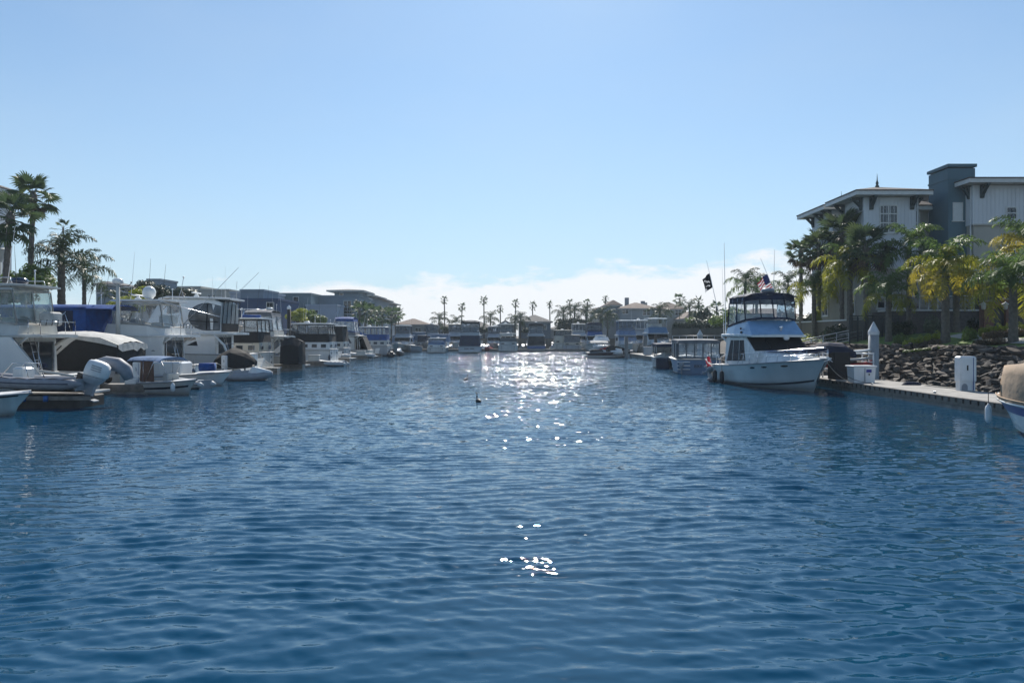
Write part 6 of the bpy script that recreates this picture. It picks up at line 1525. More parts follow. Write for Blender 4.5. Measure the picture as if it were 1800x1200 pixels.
# ---- L14
s14, _ = aft_cabin('cruiser with royal blue cloth skirt under clear curtains near the left row end', (-18.7, 112.5), PI, (1, 1, 1.0), hull=GREYG, house=GEL2, skirt=CANBL, topm=GEL, canvas=CANBL)
jet_ski('dark covered watercraft at the stern of the blue skirted cruiser', (-17.4, 107.5), PI / 2 + 0.3, CANG, BLACKP, 1.1, 'personal watercraft')
jet_ski('black and white watercraft near the far end of the left row', (-17.6, 117.5), -PI / 2, WHITEP, BLACKP, 1.2, 'personal watercraft')
dinghy('pale dinghy hauled up between the far left boats', (-18.3, 97.5, 0.3), PI, 1.0, RUBW, GEL2)

# ------------------------------------------------------------------ trees on the left bank
LZ = 2.4
def lp(px, Y): return ((px - CX) / F * Y, Y, LZ)
fan_palm('tall fan palm second from the left edge with brown hanging leaves', lp(50, 60), hub(348, 60) - LZ, 0.23, 30, 1.12, 11, (0.4, 0), 'tall fan palms on the left', skirt=True)
fan_palm('tall fan palm at the left edge with leaning trunk', lp(4, 55), hub(385, 55) - LZ, 0.24, 32, 1.2, 12, (0.6, 0), 'tall fan palms on the left', skirt=False)
queen_palm('large feather palm with arching dark fronds behind the blue enclosure', lp(108, 62), hub(455, 62) - LZ - 0.4, 0.34, 17, 1.3, 'dddd', 13, group='feather palms on the left')
queen_palm('smaller feather palm right of the big arching one on the left', lp(148, 66), hub(478, 66) - LZ - 0.4, 0.2, 12, 1.1, 'dddd', 14, group='feather palms on the left')
fan_palm('slim young palm head on a thin stem high behind the arching palm', lp(111, 95), hub(405, 95) - LZ, 0.09, 9, 0.9, 15, skirt=False)
broad_tree('loose leafy tree between the tall fan palms on the left', lp(42, 58), 6.5, 2.4, 'm', 3)
broad_tree('bright green tree right of the white radar mast', lp(226, 72), 5.6, 2.0, 'y', 4)
broad_tree('dark green tree behind the satellite dome', lp(262, 100), 8.2, 2.6, 'g', 5)
broad_tree('round dark tree right of the satellite dome', lp(308, 105), 7.6, 2.8, 'g', 6)
broad_tree('grey green tree behind the outriggers', lp(388, 110), 7.0, 2.8, 'p', 7)
broad_tree('small light green tree before the green grey flats', lp(522, 112), 4.9, 1.8, 'y', 8)
broad_tree('green tree at the foot of the grey flats', lp(550, 118), 4.8, 2.2, 'm', 9)
queen_palm('feather palm with low fronds over the left bank roofs', lp(205, 88), hub(535, 88) - LZ, 0.15, 10, 0.9, 'dddd', 16, group='feather palms on the left')

# ------------------------------------------------------------------ dock gear on the left fingers
def steps(label, p, rz=0.0):
    o = empty('dock_steps', p, rz)
    for k in range(3): b = MB(); b.box(-0.3, 0.3, k * 0.28, k * 0.28 + 0.27, k * 0.25, k * 0.25 + 0.25, 0.015); b.build('step', GEL, o)
    return tag(o, label, 'dock steps', 'dock steps on the left fingers')
def locker(label, p, m=GEL, s_=1.0):
    o = empty('dock_locker', p); o.scale = (s_, s_, s_)
    b = MB(); b.box(-0.55, 0.55, -0.3, 0.3, 0, 0.55, 0.03); b.build('locker_body', m, o); b = MB(); b.box(-0.6, 0.6, -0.35, 0.35, 0.553, 0.64, 0.03); b.build('locker_lid', m, o)
    return tag(o, label, 'dock box', 'dock boxes on the left fingers')
for (y, x, kind, near) in ((39.9, -20.4, 's', 'black canvas covered boat'), (46.3, -21.0, 'l', 'low white day boat'), (46.3, -22.6, 's', 'low white day boat'), (53.0, -22.4, 'l', 'round window yacht'), (60.0, -20.5, 's', 'cream cruiser'), (60.0, -22.2, 'l', 'cream cruiser'), (75.5, -20.2, 'l', 'grey curtained cruiser'), (86.5, -20.3, 's', 'all-black enclosure boat'), (97.0, -19.8, 'l', 'bright blue bimini boat'), (107.5, -19.6, 's', 'blue skirted cruiser')):
    if kind == 's': steps('white moulded boarding steps on the finger dock by the ' + near, (x, y - 0.4, DZ))
    else: locker('white dock box on the finger dock by the ' + near, (x, y, DZ), GEL2)
for (p, near) in (((-20.75, 35.5, 0.6), 'left edge sportfisher'), ((-20.6, 44.9, 0.6), 'black tented cruiser'), ((-20.95, 48.6, 0.65), 'white sportfisher'), ((-21.25, 62.1, 0.75), 'cream cruiser'), ((-19.75, 80.0, 0.75), 'tall white cruiser'), ((-20.7, 90.6, 0.7), 'all-black enclosure boat')):
    fender(p, 0.55, 0.13, GEL if int(p[1]) % 2 else NAVY, ('white' if int(p[1]) % 2 else 'navy') + ' fender hanging at the stern corner of the ' + near, 'stern fenders on the left', 0.6)
def cart(label, p):
    o = empty('dock_cart', p); b = MB(); b.loft([[(-0.35, -0.25, 0.35), (0.35, -0.25, 0.35), (0.35, 0.25, 0.35), (-0.35, 0.25, 0.35)], [(-0.5, -0.33, 0.75), (0.5, -0.33, 0.75), (0.5, 0.33, 0.75), (-0.5, 0.33, 0.75)]], True, True); b.build('cart_tub', GREYP, o)
    for sy in (-0.34, 0.34): b = MB(); b.tube([(0, sy - 0.03, 0.25), (0, sy + 0.03, 0.25)], 0.25, 12); b.build('wheel', RUBB, o)
    b = MB(); b.tube([(-0.5, -0.25, 0.7), (-0.85, -0.25, 0.85), (-0.85, 0.25, 0.85), (-0.5, 0.25, 0.7)], 0.02, 5); b.build('cart_handle', ALU, o)
    return tag(o, label, 'dock cart')
cart('grey dock cart on the finger dock by the small blue bimini boat', (-22.0, 39.9, DZ))
pd2 = dup(ped); pd2.location = (-20.2, 39.85, DZ); pd2.scale = (0.5, 0.5, 0.72); tag(pd2, 'small white power pedestal on the finger dock left of the blue bimini boat', 'power pedestal')
pd3 = dup(ped); pd3.location = (-20.6, 53.0, DZ); pd3.scale = (0.5, 0.5, 0.72); tag(pd3, 'small white power pedestal on the finger dock before the round window yacht', 'power pedestal')
line('dark stern line from the black tented cruiser to its finger dock', [(-20.6, 41.7, 1.0), (-19.4, 39.9, DZ + 0.08)], ROPE, 0.02, sag=0.1)
line('pale stern line from the cream cruiser to its finger dock', [(-21.3, 62.2, 1.6), (-19.3, 60.1, DZ + 0.08)], ROPEW, 0.02, sag=0.15)
line('pale stern line of the white sportfisher', [(-21.0, 52.4, 1.2), (-19.3, 53.0, DZ + 0.08)], ROPEW, 0.02, sag=0.1)
line('dark tow line from the small inflatable to the finger dock', [(-20.4, 44.2, 0.6), (-19.2, 46.2, DZ + 0.08)], ROPE, 0.018, sag=0.15)

# whip antennas, rail lights and life rings on the boats of the left row
def dress(root, seed, z, x0=2.0, x1=5.0, n=3, ring=True):
    q = random.Random(seed)
    for k in range(n): antenna(root, (q.uniform(x0, x1), q.choice((1, -1)) * q.uniform(0.9, 1.45), z), q.uniform(1.4, 3.4), (q.uniform(-0.5, 0.1), q.uniform(-0.1, 0.1)), WHITEP if k % 2 else BLACKP, 0.016)
    b = MB(); b.tube([(x0, 0.5, z), (x0, 0.5, z + 0.7)], 0.025, 5); b.ball((x0, 0.5, z + 0.74), 0.06, 0.06, 0.07, 6, 4); b.build('stern_light', WHITEP, root)
    if ring:
        b = MB(); b.tube([(0.02 + 0.0, 0.9 + 0.26 * math.cos(a), 1.65 + 0.26 * math.sin(a)) for a in [2 * PI * j / 14 for j in range(15)]], 0.06, 6); b.build('life_ring', mat('orange ring', (0.55, 0.12, 0.03), 0.6) if seed % 2 else GEL, root)
for k, (rt, z) in enumerate(((s1, 5.6), (s5, 5.5), (s9, 4.5), (s10, 5.6), (s11, 4.45), (s12, 4.45), (s13, 5.6), (s14, 4.45), (b4, 5.0), (s10b, 3.7))): dress(rt, k, z, ring=False)
bd8 = MB()
for sy in (1, -1): bd8.tube([(0.4, sy * 1.95, 1.75), (0.4, sy * 1.95, 2.5), (1.8, sy * 1.95, 2.5), (1.8, sy * 1.95, 1.75)], 0.02, 5)
bd8.build('cockpit_rail', CHROME, b8)

# ================================================================== FAR END OF THE CHANNEL
b = MB(); b.loft([[(x, 166 if x < 27 else 127, -0.6), (x, 168 if x < 27 else 129, 2.1), (x, 176 if x < 27 else 137, 2.3), (x, 420, 3.0)] for x in (-400, -35, 0, 26.99, 27.01, 60, 420)], closed=False); struct(recalc(b.build('far_ground', PLANT)))
b = MB(); b.box(27.5, 90, 127.2, 127.6, 0, 4.4); o = b.build('far_retaining_wall', mat('mossy dark wall', (0.085, 0.085, 0.07), 0.9, var=0.2, scale=0.6, streak=True)); tag(o, 'long dark mossy wall beyond the canopied launches', 'wall')
hedge('clipped hedge growing on top of the long dark far wall', (28, 128.2, 4.2), (42, 128.2, 4.2), 0.9, 1.3, 'g', 8)
b = MB(); b.box(-34, 27, 166.2, 166.6, 0, 2.5); o = b.build('far_sea_wall', RW); tag(o, 'brown sea wall behind the boats at the channel end', 'wall')
rl = empty('far_railing', (27.5, 126.8, 2.0)); tag(rl, 'grey railing along the far wall behind the canopied launches', 'railing')
for i in range(12): b = MB(); b.tube([(i * 1.2, 0, 0), (i * 1.2, 0, 1.1)], 0.05, 5); b.build('rail_post', ALU, rl)
b = MB(); b.tube([(0, 0, 1.1), (13.2, 0, 1.1)], 0.05, 5); b.tube([(0, 0, 0.55), (13.2, 0, 0.55)], 0.03, 5); b.build('hand_rail', ALU, rl)
dock_section(-28, 16.5, 146.4, 148.2, 'long concrete dock behind the row of boats closing the channel', 8.0)
dock_section(17.2, 34.0, 108.0, 109.8, 'cross dock in front of the grey flybridge boats on the far right', 8.0)

def stern_to(px, py=618.0): Y = WY(py); return ((px - CX) / F * Y, Y)
# ---- the row of boats at the channel end
g1 = 'boats closing the channel end'
def far_sedan(label, px, py, sx, sz_, bow=False, **kw):
    X, Y = stern_to(px, py)
    return sedan(label, (X, Y + (11 * sx if bow else 0)), -PI / 2 if bow else PI / 2, (sx, sx, sz_), group=g1, detail=kw.pop('detail', 2), **kw)
def far_aft(label, px, py, sx, sz_, **kw):
    kw.setdefault('vin', VINYL3)
    X, Y = stern_to(px, py); return aft_cabin(label, (X, Y), PI / 2, (sx, sx, sz_), group=g1, **kw)
far_sedan('grey sterned trawler with dark flybridge curtains and blue stern stripe at the channel end', 825, 620.5, 1.12, 1.02, hull=GREYG, house=GREYG, canvas=CANB, topm=CANB, vin=VINYL3, cockpit_cover=CANN, rad=None, ant=((2, 1.2, 2.0),), stripe2=(STRIPEB, 0.2, 0.35), text_=((-0.75, -0.1), (0.1, 0.85)))
far_aft('boxy white motor yacht with open roof deck and two dark stern windows', 893, 618, 1.02, 0.80, hull=GEL2, house=GEL2, skirt=SMOKE, canvas=GEL2, vin=None, topm=GEL)
far_sedan('blue sterned flybridge boat with dark bimini right of the boxy white yacht', 943, 617.5, 1.02, 0.98, hull=BLUEH, house=GREYG, canvas=CANB, topm=CANN, vin=VINYL3, cockpit_cover=CANB, rad='dome')
far_aft('cruiser with cream rounded hardtop and dark enclosure at the right end of the row', 1006, 617, 1.0, 0.73, hull=GREYG, house=CREAM, dark=True, canvas=CANG, topm=CREAM)
far_aft('white cruiser with blue hull band at the channel end', 767, 620, 0.92, 0.60, hull=GEL2, house=GEL, skirt=CANLB, canvas=CANLB, topm=GEL)
X, Y = stern_to(722, 619); skiff('white open fishing boat with tall bow at the channel end', (X, Y + 6.5), -PI / 2, (1.25, 1.25, 1.5), hull=GREYG, L=5.4, B=2.5, engine=None, group=g1, name='fishing_boat')
far_aft('small dark windowed pilothouse boat between the white boats at the channel end', 742, 616, 0.62, 0.72, hull=NAVY, house=GREYG, dark=True, canvas=CANN, topm=GREYG)
# second row, further back, heads showing over the first
def back_sedan(label, px, Y, sx, sz_, bow=True, **kw):
    X = (px - CX) / F * Y
    kw.setdefault('house', GREYG if int(px) % 3 else GEL2); kw.setdefault('hull', GEL2)  # houses greyed: the shade on their near faces is in the colour
    return sedan(label, (X, Y + (11 * sx if bow else 0)), -PI / 2 if bow else PI / 2, (sx, sx, sz_), group='boats behind the channel end row', detail=1, **kw)
def back_aft(label, px, Y, sx, sz_, **kw):
    kw.setdefault('vin', VINYL3)
    X = (px - CX) / F * Y; return aft_cabin(label, (X, Y), PI / 2, (sx, sx, sz_), group='boats behind the channel end row', detail=0, **kw)
back_sedan('flybridge boat with cream hardtop behind the trawler', 797, 151, 1.0, 0.98, canvas=CANG, topm=CREAM, hard=True, vin=VINYL3, rad='dome')
back_sedan('white flybridge boat with small dark bimini behind the blue banded cruiser', 752, 152, 1.0, 0.96, canvas=CANG, topm=CANG, vin=VINYL3)
back_aft('boat under a broad blue tarpaulin at the back left of the row', 706, 150, 1.25, 0.72, skirt=CANLB, canvas=CANLB, dark=True, topm=CANLB, radar_k=None)
back_aft('boat under a long steel blue tarpaulin behind the fishing boat', 728, 156, 1.5, 0.86, skirt=STEELB, canvas=STEELB, dark=True, topm=STEELB, radar_k=None)
back_aft('boat with blue grey cloth roof behind the blue banded cruiser', 772, 149, 1.2, 0.76, skirt=CANLB, canvas=CANLB, dark=True, topm=CANLB, radar_k=None)
back_sedan('white flybridge boat seen between the trawler and the boxy yacht', 868, 152, 0.9, 0.9, hard=True, topm=GEL, canvas=CANG, vin=VINYL3)
back_sedan('small flybridge cruiser behind the boxy white motor yacht', 888, 156, 1.0, 0.98, bow=False, hard=True, topm=GEL, canvas=CANG, vin=VINYL3)
back_aft('cream cabin boat with dark windows behind the cream hardtop cruiser', 990, 150, 1.05, 0.96, hull=GEL2, house=CREAM, skirt=CREAM, topm=CREAM)
back_sedan('white flybridge boat with white dodger right of the cream cabin boat', 1022, 153, 0.95, 1.0, hard=True, topm=GEL, canvas=GEL, vin=VINYL3)
back_sedan('flybridge boat with navy bimini and blue front panel on the far right', 1052, 140, 1.0, 1.0, canvas=CANN, topm=CANN, vin=VINYL3, fb_front=BLUEH, rad=None)
back_sedan('low white express boat before the navy bimini boat', 1064, 128, 0.82, 0.72, enc='none', hard=False, rad=None, ant=(), house=GEL)
back_sedan('flybridge boat with pale blue enclosed bridge on the far right', 1112, 124, 1.0, 1.02, canvas=CANLB, topm=GEL, vin=VINYL3, fb_front=CANLB, wcover=CANLB, hard=True, rad=None)
back_sedan('white flybridge boat half hidden behind the pale blue bridge boat', 1136, 131, 1.0, 1.05, canvas=GEL, topm=GEL, hard=True, vin=VINYL3, rad='dome')
back_sedan('grey trawler with white hardtop and tall mast facing the camera on the far right', 1170, 113, 1.05, 1.12, hull=TIMB, house=GREYG, canvas=GEL, topm=GEL, enc='none', hard=True, fb_front=STEELB, rad=None, ant=((3.2, 0, 3.4),), top_z=5.2)
back_sedan('white flybridge boat tucked behind the last blue skirted boat on the left', 700, 138, 0.95, 0.9, hard=True, topm=GEL, canvas=CANG, vin=VINYL3, rad=None)
# personal watercraft and dinghies between them
for px, py, m1, m2, l in ((852, 616, REDP, WHITEP, 'red and white watercraft left of the boxy white yacht'), (862, 617, WHITEP, REDP, 'white and maroon watercraft beside the boxy white yacht'), (919, 616, WHITEP, GREYP, 'white watercraft left of the blue sterned boat'), (971, 616, BLUEH, WHITEP, 'blue watercraft right of the blue sterned boat'), (796, 616.5, WHITEP, BLACKP, 'white and black watercraft left of the trawler'), (846, 615.5, WHITEP, GREYP, 'pale watercraft against the right side of the trawler')):
    X, Y = stern_to(px, py); jet_ski(l, (X, Y, 0.1), -PI / 2 + random.uniform(-0.3, 0.3), m1, m2, 1.35, 'personal watercraft')
rj = stern_to(1089, 627); jet_ski('red watercraft on the far dock right of the black covered boat', (17.2 - 1.6, 104.0, 0.45), PI / 2 + 1.3, REDP, WHITEP, 1.2, 'personal watercraft')
b = MB(); b.box(-0.5, 0.5, -0.4, 0.4, 0, 1.0, 0.04); b.box(-0.56, 0.56, -0.46, 0.46, 1.003, 1.1, 0.03); tag(b.build('dock_locker', GREYG, None, (18.2, 99.0, DZ)), 'grey dock locker on the far dock between the two bare piles', 'dock box')
# dark covered deck boat in front of the far dock
db = boat_root('deck_boat', 'black covered deck boat with bimini lying across the channel end', 'boat', (10.6, 104.8), 0.04)
DH = Hull(6.6, 2.6, 0.75, 1.0, rake=0.7); DH.build(db, mat('dark maroon hull', (0.05, 0.03, 0.035), 0.3, var=0.15), GEL2, (0.0, 0.35), cock=0.6)
b = MB(); b.loft([[(x, -1.15 * k, 0.8), (x, -0.7 * k, z), (x, 0.7 * k, z), (x, 1.15 * k, 0.8)] for x, z, k in ((2.6, 1.3, 1), (3.2, 1.75, 1), (4.2, 1.6, 0.95), (5.4, 1.35, 0.7), (6.2, 1.05, 0.3))], True, True); recalc(b.build('bow_cover', CANB, db))
bimini(db, 0.4, 2.9, 1.15, 2.15, CANW, crown=0.2, zb=0.8)
b = MB(); b.box(0.3, 2.2, -1.0, 1.0, 0.5, 1.15, 0.15); b.build('stern_seats', BLACKP, db)
b = MB(); b.box(-0.6, 0.1, -1.1, 1.1, 0.25, 0.35, 0.02); b.build('swim_platform', GEL, db)

# ------------------------------------------------------------------ far houses
TILE = mat('far clay roof', (0.14, 0.095, 0.075), 0.9, var=0.15, scale=1.5, bump=0.03, bscale=6)
TILG = mat('far grey roof', (0.10, 0.095, 0.095), 0.9, var=0.15, scale=1.5)
WB1 = mat('cream stucco house', (0.44, 0.43, 0.39), 0.9, var=0.06, scale=0.5); WB2 = mat('grey stucco house', (0.30, 0.32, 0.335), 0.9, var=0.06, scale=0.5); WB3 = mat('blue grey stucco', (0.20, 0.25, 0.30), 0.9, var=0.06, scale=0.5); WB4 = mat('dark navy siding', (0.045, 0.08, 0.17), 0.85, var=0.1, scale=0.5); WB5 = mat('sage grey siding', (0.17, 0.225, 0.245), 0.9, var=0.06, scale=0.5); WB6 = mat('pale lilac stucco', (0.40, 0.44, 0.51), 0.9, var=0.05, scale=0.5)
def house(label, px0, px1, ye, Y, D=9.0, rise=1.6, wall=WB1, roof=TILE, wins=(), kind='hip', z0=2.2, over=0.5, cat='house', name='house', chim=()):
    x0, x1 = (px0 - CX) / F * Y, (px1 - CX) / F * Y; ze = HC + (HY - ye) / F * Y
    h = empty(name, ((x0 + x1) / 2, Y, z0)); w = (x1 - x0) / 2; H_ = ze - z0
    box_part(h, 'wall', wall, -w, w, 0, D, -0.3, H_ - 0.01)
    if kind == 'hip': rf = hip_roof(h, -w - over, w + over, -over, D + over, H_ + 0.18, rise, roof, FASC, fh=0.18)
    elif kind == 'gable':
        rf = gable_roof(h, -w, w, 0, D, H_ + 0.02, rise, roof, 'y', over=over)
        b = MB(); b.poly([(-w - over * 0.45, -over - 0.06, H_ + 0.06), (w + over * 0.45, -over - 0.06, H_ + 0.06), (0, -over - 0.06, H_ + rise * 0.86)], (0, 0.05, 0)); recalc(b.build('gable_wall', wall, h))
    elif kind == 'gablex': rf = gable_roof(h, -w, w, 0, D, H_, rise, roof, 'x', over=over)
    else: rf = box_part(h, 'parapet', wall, -w - 0.15, w + 0.15, -0.15, D + 0.15, H_, H_ + 0.35)
    for px, py, ww, hh, c in wins: 
        window(h, ((px - CX) / F * Y - (x0 + x1) / 2, -0.01, HC + (HY - py) / F * Y - z0 - hh / 2), ww, hh, cols=c, rows=1 if hh < 1.2 else 2, fw=0.1)
    for px, hh in chim: b = MB(); xx = (px - CX) / F * Y - (x0 + x1) / 2; b.box(xx - 0.45, xx + 0.45, D * 0.4, D * 0.4 + 0.9, H_, H_ + hh, 0.03); b.build('chimney', wall, rf)
    return tag(h, label, cat)
house('wide cream house with clay tiled roof behind the right end boats', 1090, 1155, 544, 170, 12, 1.5, WB2, TILE, ((1099, 547, 1.5, 1.2, 2), (1133, 549, 0.8, 1.4, 1), (1140, 549, 0.8, 1.4, 1)), 'hip', chim=((1108, 3.0), (1137, 2.2)))
house('left wing of the cream house with chimney', 1069, 1090, 538, 173, 11, 1.2, WB2, TILE, (), 'hip')
house('right wing of the cream house with long tiled roof', 1155, 1205, 545, 176, 10, 1.7, WB1, TILE, ((1192, 548, 1.4, 1.7, 2), (1170, 550, 1.0, 1.2, 1)), 'hip', chim=((1140, 2.0),))
house('low tiled house right of the cream house', 1205, 1240, 562, 165, 10, 1.8, WB1, TILE, ((1218, 572, 1.2, 1.2, 2),), 'hip')
house('small gabled house left of the cream house among palms', 1043, 1062, 549, 195, 8, 1.4, WB1, TILE, ((1053, 558, 1.0, 1.2, 1),), 'gable')
house('grey blue house behind the blue sterned boat', 912, 968, 567, 178, 8, 1.7, WB3, TILG, ((940, 575, 1.2, 1.2, 2), (957, 575, 1.0, 1.0, 1), (922, 575, 1.0, 1.0, 1)), 'hip')
house('low gabled house behind the boxy white yacht', 872, 905, 574, 182, 8, 1.6, WB2, TILG, ((884, 581, 1.2, 1.0, 2),), 'gable')
house('low house with shallow roof behind the trawler', 818, 866, 577, 186, 8, 1.5, WB2, TILG, ((850, 583, 1.2, 0.9, 2),), 'hip')
house('long low house with brown roof at the far left end', 694, 752, 572, 182, 9, 1.5, WB2, TILE, ((712, 580, 1.4, 1.0, 2), (735, 580, 1.4, 1.0, 2)), 'hip')
house('low house roof left of the tall far palms', 748, 800, 578, 188, 8, 1.3, WB3, TILG, ((775, 584, 1.2, 0.9, 2),), 'hip')
house('low grey house behind the cream hardtop cruiser', 966, 1042, 580, 192, 8, 1.4, WB2, TILG, ((1000, 585, 1.2, 0.9, 2),), 'hip')
house('white low house behind the yacht left of the fan palms', 1296, 1420, 560, 140, 10, 1.8, mat('white stucco house', (0.5, 0.5, 0.48), 0.9, var=0.05), TILE, ((1330, 570, 1.4, 1.2, 2), (1402, 568, 1.2, 1.2, 2)), 'hip', z0=2.6)

# ------------------------------------------------------------------ flats on the left bank
def flats(label, px0, px1, yt, Y, D, wall, wins=(), kind='flat', roof=TILG, rise=0.8, over=0.8, top=None, z0=2.3):
    return house(label, px0, px1, yt, Y, D, rise, wall, roof, wins, kind, z0, over, 'building', 'apartment_block')
flats('sage grey block of flats with tall narrow windows left of centre', 474, 546, 518, 140, 14, WB5, ((495, 530, 1.0, 1.8, 1), (520, 530, 1.0, 1.8, 1), (495, 548, 1.0, 1.8, 1), (520, 548, 1.0, 1.8, 1)))
flats('grey blue flats with overhanging roof stepping away along the channel', 546, 630, 522, 146, 14, WB3, ((611, 540, 1.5, 2.6, 2), (611, 556, 1.5, 2.2, 2)))
c5 = flats('corner tower of the grey blue flats with flat eaves', 588, 630, 513, 146.5, 9, WB3, ((600, 520, 0.8, 1.0, 1),), 'hip', rise=0.4, over=1.3)
flats('pale lilac lower block in front of the grey blue flats', 538, 592, 538, 139, 6, WB6, ((555, 548, 0.9, 0.7, 1),))
for k, (Y, yt, l) in enumerate(((165, 519, 'second step of the grey blue flats along the channel'), (190, 525, 'third step of the grey blue flats along the channel'), (222, 532, 'last step of the grey blue flats along the channel'))):
    xr = (630 + (683 - 630) * (k + 1) / 3 - CX) / F * Y; pxr = CX + xr / Y * F
    flats(l, pxr - 34, pxr, yt + 1, Y, 16, WB3, ((pxr - 10, yt + 14, 1.2, 2.0, 2), (pxr - 22, yt + 14, 1.2, 2.0, 2)), 'hip', rise=0.4, over=1.2)
flats('navy blue sided house behind the pipe tower boat', 402, 488, 528, 122, 12, WB4, ((475, 540, 1.2, 1.6, 1),))
flats('grey rooftop storey above the navy house', 423, 463, 512, 126, 8, WB3, ())
flats('pale terrace block left of the navy house', 405, 424, 516, 132, 8, WB6, ())
flats('pale terrace block right of the grey rooftop storey', 461, 476, 517, 131, 8, WB6, ())
flats('long beige roofed block behind the outriggers', 304, 352, 506, 150, 14, WB1, ((322, 520, 1.6, 1.4, 2),), z0=2.3)
flats('long beige block stepping down behind the round window yacht', 350, 402, 511, 150, 14, WB1, ((372, 524, 1.6, 1.4, 2),))
flats('dark roof storey standing behind the satellite dome', 259, 282, 493, 140, 7, WB3, ())
flats('violet grey house with two small windows left of the radar mast', 169, 196, 502, 118, 8, WB3, ((174, 509, 0.8, 1.0, 1), (182, 509, 0.8, 1.0, 1)), 'hip', rise=0.5, over=0.4)
flats('pale grey low block right of the white radar mast', 211, 241, 516, 120, 8, WB2, ((234, 522, 0.7, 1.4, 1),))
# building corner at the far left edge: deep eaves and a white bay with lantern-like top
lb = empty('left_edge_building', (-56.0, 71.0, 2.4)); tag(lb, 'building corner with dark eaves at the far left edge behind the palms', 'building')
box_part(lb, 'wall', STW, -12, 6.2, 0, 2.6, -0.2, 14.0); hip_roof(lb, -13, 7.4, -1.0, 3.6, 14.75, 0.8)
b = MB(); b.lathe([(0.55, 0), (0.55, 7.6), (1.0, 8.6), (1.1, 8.8), (0.95, 8.9), (0.95, 10.6), (1.1, 10.8), (1.0, 11.0)], (0, 0, 0), 12, False); b.build('bay_column', GEL2, lb, (7.6, -1.8, 0))

# ------------------------------------------------------------------ far palms and greenery
def farz(px, Y): return 2.3
tall = ((782, 525, 188), (811, 537, 190), (851, 526, 186), (880, 540, 192), (906, 531, 188), (936, 535, 190), (967, 533, 189), (1003, 531, 192), (1031, 531, 188), (1065, 523, 180))
nm = ('first', 'second', 'third', 'fourth', 'fifth', 'sixth', 'seventh', 'eighth', 'ninth', 'tenth')
for i, (px, py, Y) in enumerate(tall):
    fan_palm('tall thin far palm, %s from the left of the skyline row' % nm[i], ((px - CX) / F * Y, Y, 2.3), hub(py + 3, Y) - 2.3, 0.17, 15, 0.60 + 0.06 * (i % 3), 30 + i, (random.uniform(-.25, .25), 0), 'tall thin palms on the far skyline', True, False)
for i, (px, py, Y, s_, l) in enumerate(((1195, 527, 185, 0.9, 'thin palm rising over the right wing of the cream house'), (1228, 532, 178, 0.8, 'fan palm right of the cream house behind the wall'), (1260, 543, 150, 0.8, 'small fan palm beside the black flag pole'), (688, 556, 165, 1.1, 'right palm of the pair beside the last grey blue flats'), (695, 555, 168, 1.0, 'rightmost small palm standing past the last flats'), (700, 553, 172, 1.0, 'palm of the pair leaning over the long low house'))):
    fan_palm(l, ((px - CX) / F * Y, Y, 2.3), hub(py, Y) - 2.3, 0.17, 16, s_ * 1.15, 50 + i, group='smaller far fan palms', far=True)
for i, (px, py, Y, s_, l) in enumerate(((772, 562, 172, 1.15, 'spiky feather palm left of the first skyline palm'), (803, 568, 172, 1.2, 'wide feather palm behind the trawler bridge'), (862, 562, 172, 1.15, 'feather palm between the trawler and the boxy yacht'), (905, 565, 174, 1.1, 'feather palm left of the grey blue house'), (915, 560, 176, 1.0, 'feather palm touching the grey blue house'), (990, 552, 172, 1.3, 'broad feather palm in the green clump left of the cream house'), (1010, 548, 174, 1.35, 'feather palm in the middle of the green clump'), (1030, 550, 172, 1.3, 'feather palm at the right of the green clump'), (1055, 556, 164, 1.35, 'feather palm before the left wing of the cream house'), (1068, 558, 162, 1.2, 'low feather palm by the corner of the cream house'), (1160, 550, 150, 1.2, 'feather palm arching above the grey trawler'), (1212, 543, 150, 1.25, 'curling feather palm right of the cream house'), (1236, 555, 140, 1.1, 'feather palm over the dark far wall'), (1310, 500, 90, 1.25, 'feather palm showing behind the yacht radar'), (1330, 508, 96, 1.2, 'second feather palm behind the yacht bimini'), (1385, 505, 88, 1.2, 'feather palm arching between bimini and fan palms'))):
    queen_palm(l, ((px - CX) / F * Y, Y, 2.3), hub(py, Y) - 2.3 - 0.4, 0.2, 12, s_, 'dddd' if Y > 120 else 'dgdg', 70 + i, group='feather palms in the distance', ring=6)
for i, (px, py, Y, cr, k, l) in enumerate(((1000, 564, 170, 3.4, 'g', 'dark tree mass in the green clump left of the cream house'), (1022, 563, 171, 3.4, 'g', 'green tree mass right in the clump left of the cream house'), (1245, 548, 135, 3.2, 'g', 'tall dark cypress-like tree beyond the launches'), (1268, 552, 130, 3.4, 'g', 'dark tree just left of the yacht flybridge'), (1228, 562, 138, 2.6, 'm', 'small tree above the dark far wall'), (1285, 545, 110, 3.0, 'm', 'green tree directly behind the yacht stern'), (1420, 556, 100, 3.0, 'g', 'dark tree behind the fan palms'), (840, 574, 178, 2.2, 'g', 'low tree behind the trawler roof'), (790, 574, 176, 2.2, 'g', 'low tree left of the trawler'), (930, 574, 174, 2.0, 'g', 'low tree before the grey blue house'))):
    Z = hub(py, Y); broad_tree(l, ((px - CX) / F * Y, Y, 2.3), Z - 2.3, cr, k, 20 + i, 'trees in the distance')
for i, px in enumerate((632, 642, 652, 662, 672)):
    Y = 128 + i * 9; fan_palm('%s palm of the row before the grey blue flats' % nm[i], ((px - CX) / F * Y, Y, 2.3), hub(549 + i * 1.5, Y) - 2.3, 0.2, 20, 1.25, 90 + i, group='palms before the grey blue flats', far=True, tone='l')

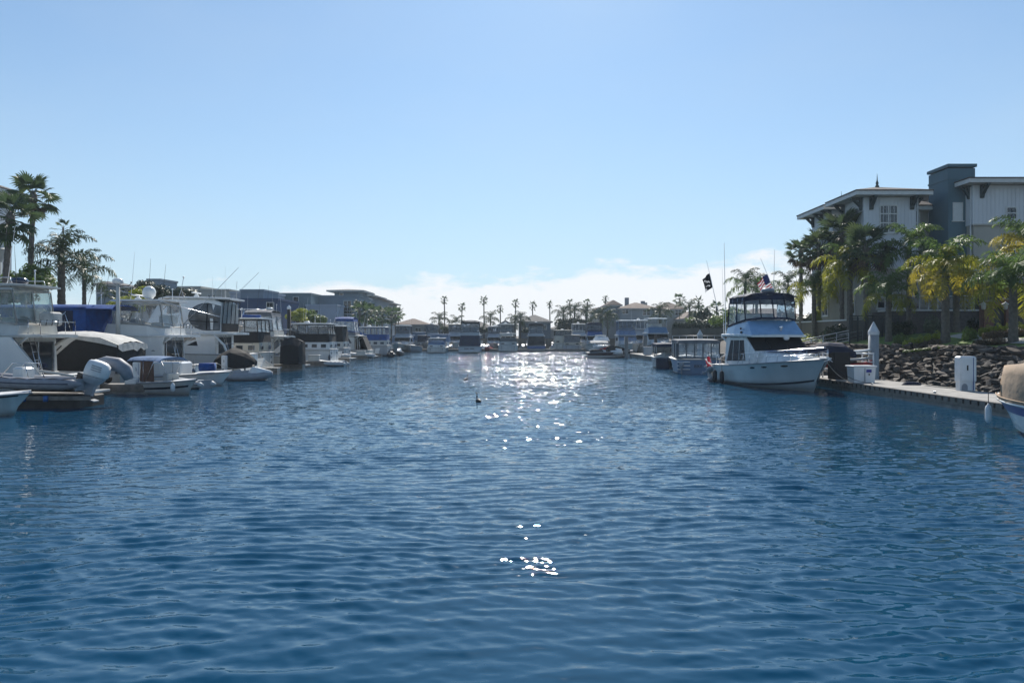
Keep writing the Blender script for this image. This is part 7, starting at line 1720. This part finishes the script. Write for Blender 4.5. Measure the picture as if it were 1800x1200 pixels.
# ------------------------------------------------------------------ cormorants on the water
FEA = mat('black feathers', (0.012, 0.012, 0.014), 0.6, var=0.2)
def cormorant(label, px, py, s_, rz):
    Y = WY(py); o = empty('cormorant', ((px - CX) / F * Y, Y, 0), rz); o.scale = (s_, s_, s_)
    b = MB(); b.tube([(-0.42, 0, 0.03), (-0.25, 0, 0.04), (-0.05, 0, 0.05), (0.15, 0, 0.06), (0.24, 0, 0.10), (0.29, 0, 0.2), (0.28, 0, 0.33), (0.30, 0, 0.42), (0.35, 0, 0.46), (0.39, 0, 0.455)], [0.02, 0.10, 0.14, 0.12, 0.07, 0.042, 0.034, 0.036, 0.042, 0.02], 10); b.build('body', FEA, o)
    b = MB(); b.tube([(0.38, 0, 0.455), (0.50, 0, 0.445)], [0.016, 0.006], 6); b.build('beak', YELP, o)
    return tag(o, label, 'bird', 'cormorants')
cormorant('nearer black cormorant swimming in mid channel', 841, 706, 0.85, 1.9)
cormorant('farther small black cormorant swimming left of the nearer bird', 819, 668, 0.85, 1.2)

# ------------------------------------------------------------------ thin marine haze
b = MB(); b.box(-430, 430, -130, 430, -3.0, 40.0); hz = b.build('haze', None); struct(hz, 'stuff')
hm = bpy.data.materials.new('marine haze'); hm.use_nodes = True
for n in list(hm.node_tree.nodes):
    if n.type != 'OUTPUT_MATERIAL': hm.node_tree.nodes.remove(n)
pv = hm.node_tree.nodes.new('ShaderNodeVolumePrincipled'); pv.inputs['Color'].default_value = (0.72, 0.86, 1.0, 1); pv.inputs['Density'].default_value = 0.00028; pv.inputs['Anisotropy'].default_value = 0.3
hm.node_tree.links.new(pv.outputs[0], next(n for n in hm.node_tree.nodes if n.type == 'OUTPUT_MATERIAL').inputs['Volume'])
hz.data.materials.append(hm)

# ------------------------------------------------------------------ split parts that hold several pieces
SPLIT = {'rack_post', 'rack_rail', 'windscreen_mullion', 'overhang_strut', 'hardtop_strut', 'flag_field', 'flag_stripe', 'deck_seat', 'bench_seats', 'thwart', 'rod_holder', 'horn', 'bridge_seat', 'flag_emblem', 'boot_stripe', 'side_stripe', 'door_frame'}
for o in [o for o in COL.objects if o.type == 'MESH' and o.name.split('.')[0] in SPLIT]: explode(o)
